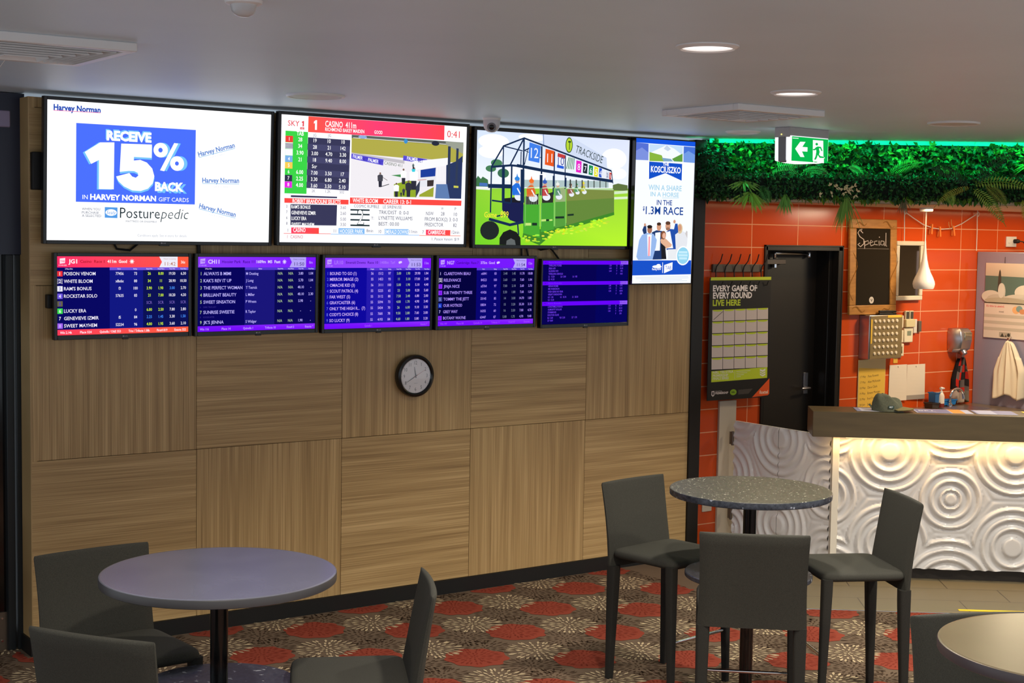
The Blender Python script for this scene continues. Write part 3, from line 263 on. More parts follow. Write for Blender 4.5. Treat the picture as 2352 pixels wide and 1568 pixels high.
STARTGATE_ART=[["P",0,[[-0.0,0.5625],[1.0,0.5625],[0.9984,0.3064],[0.0016,0.2769]],[[208,222,248],[215,222,245],[232,238,248],[238,242,250]]],["P",0,[[0.0016,0.2769],[0.9984,0.3064],[1.0,0.0],[-0.0,-0.0]],[[140,205,55],[150,205,60],[178,238,45],[110,205,40]]],["E",1,0.1046,0.5112,0.0946,0.0367,[246,249,253]],["E",1,0.0881,0.4598,0.0766,0.0321,[246,249,253]],["E",1,0.8949,0.4603,0.0872,0.0538,[246,249,253]],["E",1,0.3434,0.5427,0.0859,0.0187,[246,249,253]],["E",1,0.2874,0.3526,0.1534,0.0421,[246,249,253]],["E",1,0.9246,0.3829,0.0606,0.0295,[246,249,253]],["P",1,[[0.0014,0.2861],[0.0007,0.3228],[0.0119,0.3393],[0.0297,0.3239],[0.0411,0.3359],[0.0735,0.321],[0.0772,0.2865]],[62,112,72]],["P",1,[[0.89,0.3224],[0.9265,0.3311],[0.9943,0.3236],[0.9968,0.2939],[0.891,0.2938]],[92,112,62]],["E",1,0.1246,0.4062,0.0355,0.0185,[70,125,85]],["E",1,0.0899,0.377,0.0323,0.0161,[70,125,85]],["E",1,0.1672,0.3571,0.0358,0.0232,[60,110,80]],["P",1,[[0.0213,0.3052],[0.0709,0.3047],[0.0713,0.2886],[0.0216,0.2891]],[70,110,180]],["P",1,[[0.0014,0.2838],[0.0861,0.2822],[0.0863,0.2706],[0.0016,0.2724]],[232,234,230]],["P",1,[[0.9013,0.2882],[0.9954,0.2963],[0.996,0.2814],[0.9018,0.2734]],[205,225,190]],["P",1,[[0.9024,0.2586],[0.9966,0.264],[0.9971,0.2516],[0.9028,0.2463]],[215,232,200]],["P",1,[[0.3002,0.3296],[0.8593,0.3409],[0.8606,0.3066],[0.3011,0.292]],[170,190,190]],["P",1,[[0.4153,0.5631],[0.5919,0.5626],[0.8417,0.4627],[0.8486,0.3994],[0.4195,0.5021]],[202,213,236]],["L",1,[[0.4153,0.5631],[0.4195,0.5021]],0.0056,[120,140,185]],["E",2,0.5857,0.5168,0.0241,0.0401,[62,92,40]],["T",2,"TRACKSIDE",0.6263,0.4825,0.1915,0.0374,[58,72,74],0,-0.267,0],["P",2,[[0.2996,0.0604],[0.9039,0.1795],[0.9058,0.1646],[0.7028,0.111],[0.5117,0.0735],[0.4072,-0.0001],[0.2954,0.0366]],[62,132,42]],["P",2,[[0.5749,0.2919],[0.8997,0.2956],[0.9039,0.1795],[0.5806,0.1038]],[120,136,66]],["P",2,[[0.5768,0.2293],[0.9012,0.2536],[0.9039,0.1795],[0.5806,0.1038]],[98,132,58]],["P",2,[[0.4989,0.2965],[0.5715,0.299],[0.5737,0.2268],[0.501,0.2223]],[150,170,120]],["P",2,[[0.3053,0.245],[0.3939,0.262],[0.3954,0.206],[0.3046,0.2035]],[44,46,42]],["P",2,[[0.4158,0.2532],[0.4901,0.2747],[0.4899,0.2172],[0.4168,0.2152]],[44,46,42]],["P",2,[[0.1671,0.2314],[0.2962,0.2447],[0.2982,0.2141],[0.1675,0.2104]],[30,30,40]],["E",3,0.5857,0.5168,0.0191,0.0343,[178,208,52]],["P",3,[[0.2984,0.2047],[0.4003,0.2075],[0.4074,0.0382],[0.2996,0.0604]],[72,166,50]],["P",3,[[0.4088,0.2149],[0.4948,0.2198],[0.4988,0.0829],[0.4129,0.0661]],[70,158,52]],["P",3,[[0.4998,0.2223],[0.5718,0.2268],[0.5787,0.1037],[0.5024,0.0892]],[84,152,60]],["P",3,[[0.1633,0.2126],[0.2982,0.2141],[0.2984,0.1078],[0.2692,0.1096],[0.2144,0.1249],[0.1642,0.1753]],[28,32,76]],["E",3,0.2689,0.2439,0.0291,0.0211,[225,230,240]],["P",3,[[0.2265,0.2496],[0.2224,0.2939],[0.2461,0.3111],[0.2673,0.3096],[0.2832,0.2773],[0.2809,0.2513]],[38,110,215]],["E",3,0.2567,0.3223,0.0133,0.0122,[205,160,130]],["E",3,0.2546,0.3325,0.0163,0.0112,[45,130,215]],["P",3,[[0.2484,0.3417],[0.2539,0.3606],[0.2598,0.3421]],[45,130,215]],["L",4,[[0.2558,0.2857],[0.2777,0.2559]],0.0072,[235,235,240]],["E",3,0.3598,0.2394,0.0281,0.0202,[225,230,240]],["P",3,[[0.3189,0.2448],[0.3149,0.2873],[0.3377,0.3038],[0.3582,0.3022],[0.3736,0.2713],[0.3713,0.2465]],[215,100,45]],["E",3,0.3479,0.3144,0.0128,0.0116,[205,160,130]],["E",3,0.3459,0.3242,0.0157,0.0107,[235,110,40]],["P",3,[[0.3399,0.333],[0.3452,0.3511],[0.3509,0.3334]],[235,110,40]],["L",4,[[0.3471,0.2794],[0.3683,0.2509]],0.007,[235,235,240]],["E",3,0.4448,0.2462,0.0255,0.0182,[225,230,240]],["P",3,[[0.4076,0.2512],[0.404,0.2894],[0.4246,0.3043],[0.4432,0.3029],[0.4572,0.275],[0.4552,0.2527]],[185,70,70]],["E",3,0.4339,0.3139,0.0116,0.0105,[205,160,130]],["E",3,0.432,0.3227,0.0143,0.0097,[50,90,180]],["P",3,[[0.4265,0.3306],[0.4314,0.3469],[0.4366,0.3309]],[50,90,180]],["L",4,[[0.4332,0.2823],[0.4524,0.2566]],0.0063,[235,235,240]],["E",3,0.527,0.2505,0.0212,0.0151,[225,230,240]],["P",3,[[0.496,0.2545],[0.4929,0.2862],[0.5101,0.2986],[0.5256,0.2974],[0.5373,0.2743],[0.5357,0.2558]],[90,140,110]],["E",3,0.5178,0.3065,0.0097,0.0087,[205,160,130]],["E",3,0.5163,0.3139,0.0119,0.008,[225,230,225]],["P",3,[[0.5117,0.3204],[0.5157,0.3339],[0.5201,0.3207]],[225,230,225]],["L",4,[[0.5173,0.2804],[0.5334,0.2591]],0.0053,[235,235,240]],["E",3,0.61,0.2644,0.0169,0.0119,[225,230,240]],["P",3,[[0.5853,0.2676],[0.5828,0.2927],[0.5965,0.3024],[0.6088,0.3015],[0.6182,0.2832],[0.6169,0.2686]],[150,90,80]],["E",3,0.6026,0.3087,0.0077,0.0069,[205,160,130]],["E",3,0.6014,0.3145,0.0095,0.0064,[120,80,70]],["P",3,[[0.5977,0.3197],[0.6009,0.3304],[0.6044,0.3199]],[120,80,70]],["L",4,[[0.6022,0.288],[0.6151,0.2712]],0.0042,[235,235,240]],["E",3,0.6957,0.279,0.0156,0.0109,[225,230,240]],["P",3,[[0.6729,0.2819],[0.6706,0.3049],[0.6832,0.3138],[0.6946,0.313],[0.7032,0.2963],[0.702,0.2829]],[190,190,70]],["E",3,0.6888,0.3196,0.0071,0.0063,[205,160,130]],["E",3,0.6877,0.3249,0.0087,0.0058,[225,215,50]],["P",3,[[0.6843,0.3296],[0.6872,0.3394],[0.6904,0.3298]],[225,215,50]],["L",4,[[0.6885,0.3006],[0.7003,0.2853]],0.0039,[235,235,240]],["E",3,0.6498,0.2749,0.0139,0.0098,[225,230,240]],["P",3,[[0.6295,0.2775],[0.6274,0.298],[0.6387,0.3061],[0.6488,0.3053],[0.6565,0.2903],[0.6555,0.2783]],[80,150,100]],["E",3,0.6437,0.3112,0.0064,0.0057,[205,160,130]],["E",3,0.6427,0.316,0.0078,0.0052,[60,150,100]],["P",3,[[0.6397,0.3202],[0.6423,0.329],[0.6451,0.3204]],[60,150,100]],["L",4,[[0.6434,0.2942],[0.6539,0.2804]],0.0035,[235,235,240]],["L",4,[[0.0926,0.3863],[0.1641,0.4913],[0.2919,0.5375],[0.8773,0.3947]],0.0088,[24,44,78]],["L",4,[[0.1641,0.4913],[0.1636,0.3848]],0.0071,[24,44,78]],["L",4,[[0.2919,0.5375],[0.2922,0.3574]],0.0103,[24,44,78]],["L",4,[[0.2919,0.5375],[0.208,0.3983]],0.0085,[24,44,78]],["L",4,[[0.1641,0.4913],[0.2844,0.4732]],0.0059,[24,44,78]],["L",4,[[0.2904,0.4735],[0.3386,0.4932]],0.0061,[24,44,78]],["L",4,[[0.2754,0.469],[0.2755,0.3942]],0.006,[24,44,78]],["L",4,[[0.0909,0.3853],[0.214,0.3981],[0.2924,0.395]],0.0106,[24,44,78]],["L",4,[[0.25,0.3987],[0.4092,0.3811],[0.8893,0.3411]],0.0157,[24,44,78]],["L",4,[[0.0926,0.3863],[0.0922,0.1595]],0.0082,[24,44,78]],["L",4,[[0.2182,0.3987],[0.2196,0.2119]],0.0102,[24,44,78]],["L",4,[[0.4059,0.5028],[0.4085,0.3621]],0.0105,[24,44,78]],["L",4,[[0.4904,0.4796],[0.4909,0.3559]],0.0075,[24,44,78]],["L",4,[[0.562,0.464],[0.5636,0.3492]],0.0063,[24,44,78]],["L",4,[[0.8773,0.3947],[0.8897,0.3298]],0.0053,[24,44,78]],["L",4,[[0.1664,0.3895],[0.1693,0.2105]],0.0178,[24,44,78]],["L",4,[[0.2867,0.3807],[0.2897,0.2139]],0.0243,[24,44,78]],["L",4,[[0.0741,0.291],[0.2177,0.2928]],0.02,[24,44,78]],["L",4,[[0.4068,0.3573],[0.4077,0.2529]],0.0186,[24,44,78]],["L",4,[[0.489,0.3558],[0.4905,0.2603]],0.0138,[24,44,78]],["L",4,[[0.5668,0.3493],[0.5672,0.2916]],0.0127,[24,44,78]],["L",4,[[0.0992,0.2201],[0.2184,0.2095]],0.0083,[24,44,78]],["L",4,[[0.0834,0.1277],[0.215,0.1005],[0.3006,0.1173]],0.0141,[24,44,78]],["L",4,[[0.1304,0.1418],[0.1719,0.1498]],0.0071,[24,44,78]],["L",4,[[0.2632,0.1071],[0.2706,0.0505]],0.0085,[24,44,78]],["L",4,[[0.3204,0.49],[0.2983,0.4046]],0.0049,[24,44,78]],["L",4,[[0.2934,0.4769],[0.4075,0.4425]],0.0036,[24,44,78]],["L",4,[[0.5988,0.3409],[0.6002,0.2976]],0.0089,[60,66,60]],["L",4,[[0.6385,0.341],[0.6398,0.299]],0.0083,[60,66,60]],["L",4,[[0.6784,0.341],[0.6798,0.3003]],0.0077,[60,66,60]],["L",4,[[0.7186,0.3411],[0.7199,0.3017]],0.0071,[60,66,60]],["L",4,[[0.7591,0.3411],[0.7604,0.3031]],0.0065,[60,66,60]],["L",4,[[0.7998,0.3412],[0.801,0.3045]],0.0059,[60,66,60]],["L",4,[[0.8407,0.3412],[0.842,0.3059]],0.0053,[60,66,60]],["E",4,0.0894,0.071,0.0581,0.0465,[34,40,40]],["P",4,[[0.1514,0.0003],[0.1518,0.0346],[0.1739,0.0631],[0.2155,0.0779],[0.2582,0.0645],[0.2832,0.0365],[0.2853,-0.0005]],[28,30,30]],["P",5,[[0.1933,0.0003],[0.1958,0.0211],[0.2226,0.0333],[0.247,0.0241],[0.2537,0.0001]],[95,100,100]],["T",5,"T",0.5782,0.4945,0.0184,0.042,[50,80,40],0.03,0,0],["P",5,[[0.327,0.5184],[0.3997,0.5034],[0.3928,0.4173],[0.322,0.4268]],[64,124,226]],["P",5,[[0.4309,0.4909],[0.4885,0.4819],[0.4864,0.4024],[0.4282,0.4103]],[226,86,30]],["P",5,[[0.5113,0.4735],[0.5601,0.4639],[0.5528,0.3928],[0.5072,0.3985]],[235,235,240]],["P",5,[[0.5697,0.4596],[0.6222,0.4515],[0.6178,0.3874],[0.5667,0.3915]],[225,235,228]],["P",5,[[0.6353,0.4411],[0.6714,0.4369],[0.6695,0.3765],[0.6347,0.3809]],[226,40,192]],["P",5,[[0.6827,0.4288],[0.712,0.4242],[0.7104,0.3743],[0.6811,0.3779]],[30,40,50]],["P",5,[[0.7218,0.4208],[0.7493,0.4162],[0.7477,0.3675],[0.7202,0.3712]],[30,142,80]],["P",5,[[0.7579,0.4151],[0.7856,0.409],[0.7827,0.3591],[0.7577,0.363]],[226,220,42]],["P",5,[[0.7922,0.4083],[0.8107,0.4052],[0.8091,0.3577],[0.7912,0.3609]],[40,80,192]],["P",5,[[0.8156,0.398],[0.8342,0.3954],[0.8336,0.3562],[0.8143,0.3579]],[225,228,236]],["P",5,[[0.8389,0.3917],[0.8596,0.3891],[0.8589,0.3532],[0.8389,0.3549]],[200,205,215]],["P",5,[[0.863,0.3877],[0.8777,0.3849],[0.8756,0.3504],[0.8622,0.3524]],[192,60,52]],["P",5,[[0.5113,0.4735],[0.5601,0.4639],[0.5581,0.4447],[0.5099,0.4544]],[190,60,60]],["P",5,[[0.5086,0.4139],[0.5543,0.4063],[0.5528,0.3928],[0.5072,0.3985]],[40,90,210]],["L",6,[[0.5704,0.395],[0.5858,0.4546]],0.0044,[40,110,90]],["L",6,[[0.5819,0.3945],[0.5947,0.4536]],0.0044,[40,110,90]],["L",6,[[0.5934,0.3941],[0.6036,0.4526]],0.0045,[40,110,90]],["L",6,[[0.6048,0.3936],[0.6126,0.4516]],0.0045,[40,110,90]],["L",6,[[0.6164,0.3931],[0.6216,0.4505]],0.0045,[40,110,90]],["C",6,"12",0.3609,0.4405,0.0504,[235,238,245],0.0],["C",6,"11",0.4591,0.4226,0.0443,[235,238,245],0.0],["C",6,"10",0.5334,0.4108,0.0412,[60,80,160],0.0],["C",6,"8",0.6533,0.3908,0.0331,[235,238,245],0.0],["C",6,"7",0.697,0.3863,0.0279,[235,238,245],0.0],["C",6,"6",0.7352,0.3793,0.0272,[235,238,245],0.0],["C",6,"5",0.7715,0.3715,0.0286,[235,238,245],0.0],["C",6,"4",0.8013,0.3688,0.026,[235,238,245],0.0],["C",6,"2",0.8495,0.3614,0.0202,[60,80,160],0.0],["C",6,"1",0.87,0.3585,0.0194,[235,238,245],0.0],["P",6,[[0.3069,0.1118],[0.3485,0.1126],[0.3489,0.0993],[0.3072,0.0985]],[192,222,122]],["P",6,[[0.4142,0.1316],[0.444,0.1337],[0.4443,0.1232],[0.4145,0.1211]],[192,222,122]],["P",6,[[0.4659,0.1327],[0.486,0.1341],[0.4862,0.126],[0.4662,0.1246]],[192,222,122]],["P",6,[[0.3547,0.1137],[0.3868,0.1134],[0.3871,0.1],[0.355,0.0994]],[30,50,40]],["P",6,[[0.5032,0.148],[0.5632,0.1508],[0.5636,0.1397],[0.5035,0.1374]],[30,50,40]],["P",6,[[0.5852,0.1619],[0.6267,0.1654],[0.627,0.1557],[0.5855,0.1523]],[30,50,40]],["P",6,[[0.4459,0.1328],[0.4634,0.1336],[0.4637,0.1241],[0.4462,0.1232]],[30,50,40]],["L",6,[[0.3134,0.2877],[0.3961,0.2962]],0.0049,[185,215,170]],["L",6,[[0.4148,0.2902],[0.4894,0.2986]],0.005,[185,215,170]],["L",6,[[0.4958,0.293],[0.5682,0.3003]],0.005,[185,215,170]],["L",6,[[0.5748,0.2943],[0.8943,0.2969]],0.0051,[185,215,170]],["L",6,[[0.3073,0.2875],[0.311,0.0938]],0.0049,[120,190,95]],["L",6,[[0.3981,0.2906],[0.4021,0.0955]],0.0049,[120,190,95]],["L",6,[[0.4086,0.291],[0.4127,0.0957]],0.005,[120,190,95]],["L",6,[[0.4927,0.2939],[0.4971,0.0973]],0.005,[120,190,95]],["L",6,[[0.4989,0.2941],[0.5034,0.0975]],0.005,[120,190,95]],["L",6,[[0.5696,0.2965],[0.5744,0.0988]],0.0051,[120,190,95]],["L",6,[[0.3142,0.2547],[0.3143,0.2047]],0.0018,[150,170,150]],["L",6,[[0.3252,0.2551],[0.3253,0.205]],0.0018,[150,170,150]],["L",6,[[0.3362,0.2554],[0.3363,0.2053]],0.0018,[150,170,150]],["L",6,[[0.3473,0.2558],[0.3473,0.2056]],0.0018,[150,170,150]],["L",6,[[0.3583,0.2561],[0.3584,0.2059]],0.0018,[150,170,150]],["L",6,[[0.3694,0.2565],[0.3695,0.2062]],0.0018,[150,170,150]],["L",6,[[0.3804,0.2568],[0.3806,0.2065]],0.0018,[150,170,150]],["L",6,[[0.3915,0.2572],[0.3917,0.2068]],0.0019,[150,170,150]],["E",6,0.4272,0.0476,0.0099,0.0041,[224,217,68]],["E",6,0.3026,0.0359,0.0086,0.003,[210,232,65]],["E",6,0.5614,0.078,0.0079,0.0043,[216,227,30]],["E",6,0.6743,0.0747,0.0144,0.0042,[188,239,31]],["E",6,0.7628,0.101,0.0128,0.0052,[199,237,57]],["E",6,0.515,0.076,0.0108,0.0051,[196,218,32]],["E",6,0.3709,0.0225,0.0157,0.0036,[188,228,62]],["E",6,0.7682,0.1156,0.0122,0.0037,[179,243,51]],["E",6,0.6792,0.1139,0.0154,0.0053,[170,237,50]],["E",6,0.8452,0.1454,0.0127,0.0046,[177,235,66]],["E",6,0.4439,0.0327,0.0111,0.0042,[211,217,52]],["E",6,0.7491,0.1046,0.0081,0.0033,[203,242,37]],["E",6,0.3199,0.0297,0.0066,0.0044,[192,232,47]],["E",6,0.5775,0.0969,0.0095,0.0026,[218,216,42]],["E",6,0.8502,0.119,0.0095,0.0045,[193,225,53]],["E",6,0.8416,0.1444,0.0107,0.0038,[216,227,68]],["E",6,0.6798,0.0774,0.0166,0.0048,[184,228,70]],["E",6,0.7025,0.0878,0.0096,0.0053,[216,224,65]],["E",6,0.4834,0.0692,0.0162,0.0033,[198,234,67]],["E",6,0.6516,0.0701,0.0129,0.0038,[195,234,47]],["E",6,0.7131,0.0803,0.0072,0.0044,[197,223,70]],["E",6,0.5501,0.0738,0.0096,0.0035,[190,239,53]],["E",6,0.7747,0.103,0.0149,0.0028,[153,233,38]],["E",6,0.4679,0.0416,0.0144,0.0031,[173,236,57]],["E",6,0.6616,0.0737,0.0127,0.0052,[178,229,40]],["E",6,0.3394,0.039,0.0083,0.004,[184,222,37]],["E",6,0.3138,0.0432,0.0092,0.0048,[223,220,47]],["E",6,0.4841,0.0711,0.0072,0.0042,[225,219,56]],["E",6,0.4571,0.0643,0.009,0.0034,[203,224,56]],["E",6,0.6149,0.0619,0.0107,0.003,[211,245,69]],["E",6,0.8592,0.1271,0.0168,0.0052,[178,216,59]],["E",6,0.7699,0.1199,0.012,0.0033,[193,243,44]],["E",6,0.7842,0.1314,0.0168,0.0028,[181,216,32]],["E",6,0.8093,0.129,0.0164,0.0051,[205,233,33]],["E",6,0.3027,0.0319,0.0078,0.0032,[152,231,64]],["E",6,0.5255,0.0841,0.0125,0.0034,[182,242,64]],["E",6,0.5617,0.0843,0.01,0.003,[218,243,37]],["E",6,0.3898,0.051,0.0153,0.0047,[150,230,70]],["E",6,0.6158,0.0781,0.0142,0.0032,[217,231,57]],["E",6,0.3239,0.0179,0.0142,0.0048,[166,216,37]],["E",6,0.3231,0.0246,0.0065,0.0044,[215,231,61]],["E",6,0.4711,0.0462,0.0098,0.0043,[225,224,53]],["E",6,0.4417,0.0697,0.0105,0.0028,[150,237,54]],["E",6,0.7458,0.1109,0.007,0.0038,[219,227,70]],["E",6,0.7491,0.114,0.0111,0.0035,[213,239,50]],["E",6,0.5296,0.0742,0.011,0.0031,[218,223,67]],["E",6,0.3351,0.0245,0.0103,0.0049,[191,226,65]],["E",6,0.7437,0.0969,0.0114,0.0028,[217,240,54]],["E",6,0.6711,0.1037,0.0123,0.0027,[225,237,30]],["E",6,0.5604,0.0601,0.0103,0.004,[222,218,54]],["E",6,0.395,0.0188,0.0146,0.0027,[164,236,60]],["E",6,0.7692,0.1326,0.0127,0.0048,[154,239,66]],["E",6,0.5813,0.0852,0.0075,0.0046,[220,216,65]],["E",6,0.4755,0.0579,0.0146,0.0031,[173,235,45]],["E",6,0.5487,0.0782,0.0159,0.0032,[200,245,52]],["E",6,0.6069,0.1013,0.0103,0.0031,[202,241,40]],["E",6,0.5268,0.0681,0.0122,0.0051,[211,219,55]],["E",6,0.8065,0.1041,0.0076,0.0047,[216,245,58]],["E",6,0.6242,0.0999,0.0078,0.0046,[168,233,62]],["E",6,0.4706,0.0425,0.0132,0.0052,[187,236,56]],["E",6,0.6296,0.0889,0.0166,0.005,[189,215,47]],["E",6,0.5636,0.0672,0.0081,0.0035,[191,230,39]],["E",6,0.5285,0.0741,0.0134,0.003,[224,241,65]],["E",6,0.3104,0.0441,0.0068,0.0051,[155,229,44]],["E",6,0.8019,0.1255,0.0148,0.0027,[177,242,46]],["E",6,0.4299,0.0328,0.0088,0.0029,[154,243,46]],["E",6,0.3898,0.0187,0.008,0.0027,[160,218,35]],["E",6,0.4414,0.0664,0.0066,0.0037,[193,215,31]],["E",6,0.4816,0.0535,0.0112,0.003,[224,238,61]],["E",6,0.5131,0.0644,0.0075,0.0032,[205,218,58]],["E",6,0.7993,0.1366,0.0076,0.0052,[197,236,53]],["E",6,0.724,0.0946,0.0136,0.0044,[183,218,51]],["E",6,0.6745,0.0956,0.0077,0.0039,[195,216,48]],["E",6,0.6777,0.0976,0.0084,0.0043,[169,220,53]],["E",6,0.8013,0.1257,0.0079,0.0052,[168,244,51]],["E",6,0.6582,0.0974,0.0108,0.0033,[173,229,60]],["E",6,0.4693,0.0398,0.007,0.0045,[220,232,66]],["E",6,0.7136,0.0954,0.0093,0.0036,[167,216,60]],["E",6,0.5781,0.0641,0.0142,0.0035,[192,245,55]],["E",6,0.5452,0.0823,0.0071,0.0039,[164,219,47]],["E",6,0.6265,0.0926,0.0122,0.0051,[164,220,42]],["E",6,0.6133,0.0895,0.0104,0.0053,[166,233,68]],["E",6,0.3765,0.0314,0.0081,0.0039,[222,220,42]],["E",6,0.7891,0.1106,0.0097,0.0049,[206,243,56]],["E",6,0.8369,0.1205,0.0125,0.0042,[213,231,49]],["E",6,0.8047,0.1269,0.0069,0.003,[150,218,44]],["E",6,0.5704,0.0747,0.0111,0.003,[217,221,32]],["E",6,0.7554,0.1287,0.0165,0.0028,[186,245,39]],["E",6,0.37,0.0472,0.0123,0.0025,[196,234,44]],["E",6,0.5785,0.0752,0.0066,0.0034,[192,242,52]],["T",6,"Game",0.0539,0.1354,0.0766,0.0269,[252,232,60],0.0,0,0],["T",6,"899",0.1543,0.1367,0.0496,0.0308,[252,232,60],0.0,0,0]]
RAFFLE_ART=[["P",0,[[-0.0,1.7778],[1.0,1.7778],[1.0,0.0],[0.0,-0.0]],[236,241,251]],["P",1,[[-0.0,1.7778],[1.0,1.7778],[1.0007,1.7196],[0.0023,1.725]],[20,82,218]],["P",1,[[0.0023,1.725],[0.2103,1.7183],[0.2139,1.5157],[0.0062,1.5134]],[82,108,204]],["P",1,[[0.2224,1.7165],[0.7879,1.7137],[0.7891,1.5207],[0.2313,1.5077]],[190,215,240]],["P",1,[[0.802,1.7145],[1.001,1.7131],[1.006,1.5153],[0.8052,1.5177]],[70,112,208]],["P",2,[[0.0049,1.6242],[0.1015,1.6676],[0.2098,1.6105],[0.2139,1.5157],[0.0062,1.5134]],[120,140,215]],["P",2,[[0.8008,1.6179],[0.884,1.6612],[1.0034,1.6161],[1.006,1.5153],[0.8052,1.5177]],[110,150,220]],["P",2,[[0.2272,1.6051],[0.3421,1.6497],[0.5125,1.7169],[0.6363,1.6793],[0.7855,1.6042],[0.7889,1.5271],[0.2312,1.5103]],[236,241,246]],["P",3,[[0.2266,1.6178],[0.4313,1.5872],[0.4778,1.5132],[0.2313,1.5077]],[132,176,62]],["P",3,[[0.6069,1.5495],[0.7847,1.6234],[0.7891,1.5207],[0.6432,1.5207]],[92,152,62]],["P",3,[[0.4326,1.5567],[0.5895,1.5486],[0.6257,1.5197],[0.4691,1.5127]],[120,160,190]],["P",3,[[0.5125,1.7169],[0.5843,1.6699],[0.5332,1.6414],[0.4624,1.6693]],[190,205,225]],["P",1,[[0.2282,1.5012],[0.7849,1.4947],[0.7852,1.285],[0.5066,1.3691],[0.234,1.286]],[20,78,194]],["T",2,"THE",0.4575,1.4611,0.1009,0.0344,[255,255,255],0.03,0,0],["T",2,"KOSCIUSZKO",0.2593,1.3747,0.5042,0.0734,[255,255,255],0.022,0,0],["T",1,"WIN A SHARE",0.2293,1.1552,0.5611,0.0632,[166,206,226],0.02,0,0],["T",1,"IN A HORSE",0.2669,1.0782,0.4795,0.0532,[166,206,226],0.02,0,0],["L",1,[[0.4625,1.0608],[0.747,1.0661]],0.0052,[166,206,226]],["T",1,"IN THE",0.3746,0.9733,0.2604,0.0609,[20,62,142],0.015,0,0],["T",1,"$",0.148,0.9013,0.0272,0.048,[20,62,142],0.03,0,0],["T",1,"1.3M RACE",0.196,0.8562,0.6338,0.0935,[20,62,142],0.012,0,0],["P",2,[[0.7086,0.6116],[0.7598,0.6452],[0.8388,0.654],[0.9201,0.6177],[0.9162,0.5016],[0.8715,0.3047],[0.7219,0.3016]],[222,224,230]],["P",2,[[0.8755,0.6229],[0.8951,0.6621],[0.9169,0.6499],[0.9134,0.566]],[200,195,195]],["E",2,0.781,0.6844,0.0476,0.0642,[215,190,150]],["P",2,[[0.3084,0.6318],[0.3846,0.6595],[0.4854,0.6498],[0.4867,0.2968],[0.3349,0.2936]],[34,58,108]],["P",2,[[0.1481,0.6586],[0.1796,0.7203],[0.2104,0.7175],[0.2236,0.6103],[0.1724,0.6088]],[34,58,108]],["E",2,0.1897,0.7232,0.0171,0.0202,[205,150,120]],["E",3,0.7771,0.6933,0.0317,0.0436,[205,150,120]],["P",3,[[0.3653,0.6271],[0.4513,0.636],[0.4508,0.4068],[0.3645,0.4048]],[238,242,250]],["E",3,0.4242,0.7027,0.038,0.0509,[205,150,120]],["E",3,0.4228,0.737,0.0363,0.0203,[60,40,30]],["P",3,[[0.5501,0.639],[0.6094,0.6791],[0.6795,0.6749],[0.6975,0.7459],[0.7379,0.7472],[0.7548,0.6386],[0.7034,0.6089],[0.7221,0.4196],[0.5649,0.4159]],[36,78,165]],["E",3,0.6842,0.7711,0.021,0.023,[205,150,120]],["P",3,[[0.5855,0.4227],[0.7218,0.426],[0.722,0.3003],[0.5909,0.2989]],[225,228,232]],["P",4,[[0.5416,0.6349],[0.614,0.6524],[0.6757,0.4377],[0.5606,0.4349]],[242,245,250]],["E",4,0.5748,0.7126,0.0436,0.0562,[205,150,120]],["E",4,0.5732,0.7509,0.0418,0.023,[90,60,45]],["E",4,0.5763,0.6781,0.0348,0.0204,[150,110,90]],["P",4,[[0.0926,0.2886],[0.062,0.3283],[0.0992,0.531],[0.1439,0.5979],[0.223,0.6229],[0.3349,0.6135],[0.3933,0.5389],[0.3799,0.4496],[0.3315,0.2936]],[146,178,228]],["P",5,[[0.229,0.6041],[0.3043,0.6063],[0.2951,0.3397],[0.2489,0.3387]],[244,246,252]],["E",5,0.2692,0.6649,0.0411,0.0481,[165,110,85]],["E",5,0.2677,0.7003,0.0429,0.0215,[35,28,26]],["P",5,[[0.4554,0.5406],[0.5005,0.5801],[0.554,0.5497],[0.6528,0.482],[0.6365,0.456],[0.5589,0.4349],[0.4811,0.4266]],[222,172,142]],["P",5,[[0.464,0.5026],[0.5407,0.4536],[0.5646,0.3009],[0.4831,0.2992]],[30,30,36]],["E",5,0.5014,0.5993,0.0451,0.0535,[130,80,55]],["E",6,0.5121,0.5932,0.0295,0.0357,[225,170,145]],["P",6,[[0.254,0.5795],[0.278,0.5802],[0.2814,0.3394],[0.254,0.3388]],[240,150,162]],["P",1,[[-0.0087,0.2828],[0.9965,0.2866],[0.9988,0.1097],[-0.0042,0.098]],[24,78,194]],["E",7,0.8468,0.3454,0.1204,0.1221,[245,248,252]],["E",8,0.8468,0.3454,0.1027,0.1054,[142,206,232]],["L",9,[[0.7709,0.3887],[0.9211,0.3882]],0.0282,[190,228,242]],["L",9,[[0.7638,0.35],[0.9263,0.3497]],0.0281,[190,228,242]],["L",9,[[0.7795,0.3118],[0.9155,0.3108]],0.0282,[190,228,242]],["E",2,0.4127,0.2062,0.0795,0.0178,[255,255,255]],["E",2,0.4379,0.2245,0.0346,0.0153,[255,255,255]],["T",2,"Racing NSW",0.3319,0.1641,0.1518,0.0254,[255,255,255],0.02,0,0],["L",2,[[0.5056,0.2589],[0.5078,0.1276]],0.0087,[255,255,255]],["P",2,[[0.5331,0.2263],[0.6745,0.2622],[0.6733,0.1687],[0.534,0.1242]],[255,255,255]],["T",3,"TAB",0.5511,0.1705,0.1044,0.0459,[24,78,194],0.0,0,0],["L",1,[[0.0594,0.0738],[0.952,0.0819]],0.0051,[196,202,212]],["L",1,[[0.0652,0.0563],[0.9617,0.064]],0.0051,[196,202,212]],["L",1,[[0.1508,0.0398],[0.8474,0.0444]],0.0051,[196,202,212]],["L",1,[[0.1295,0.0219],[0.9366,0.0276]],0.0051,[196,202,212]]]
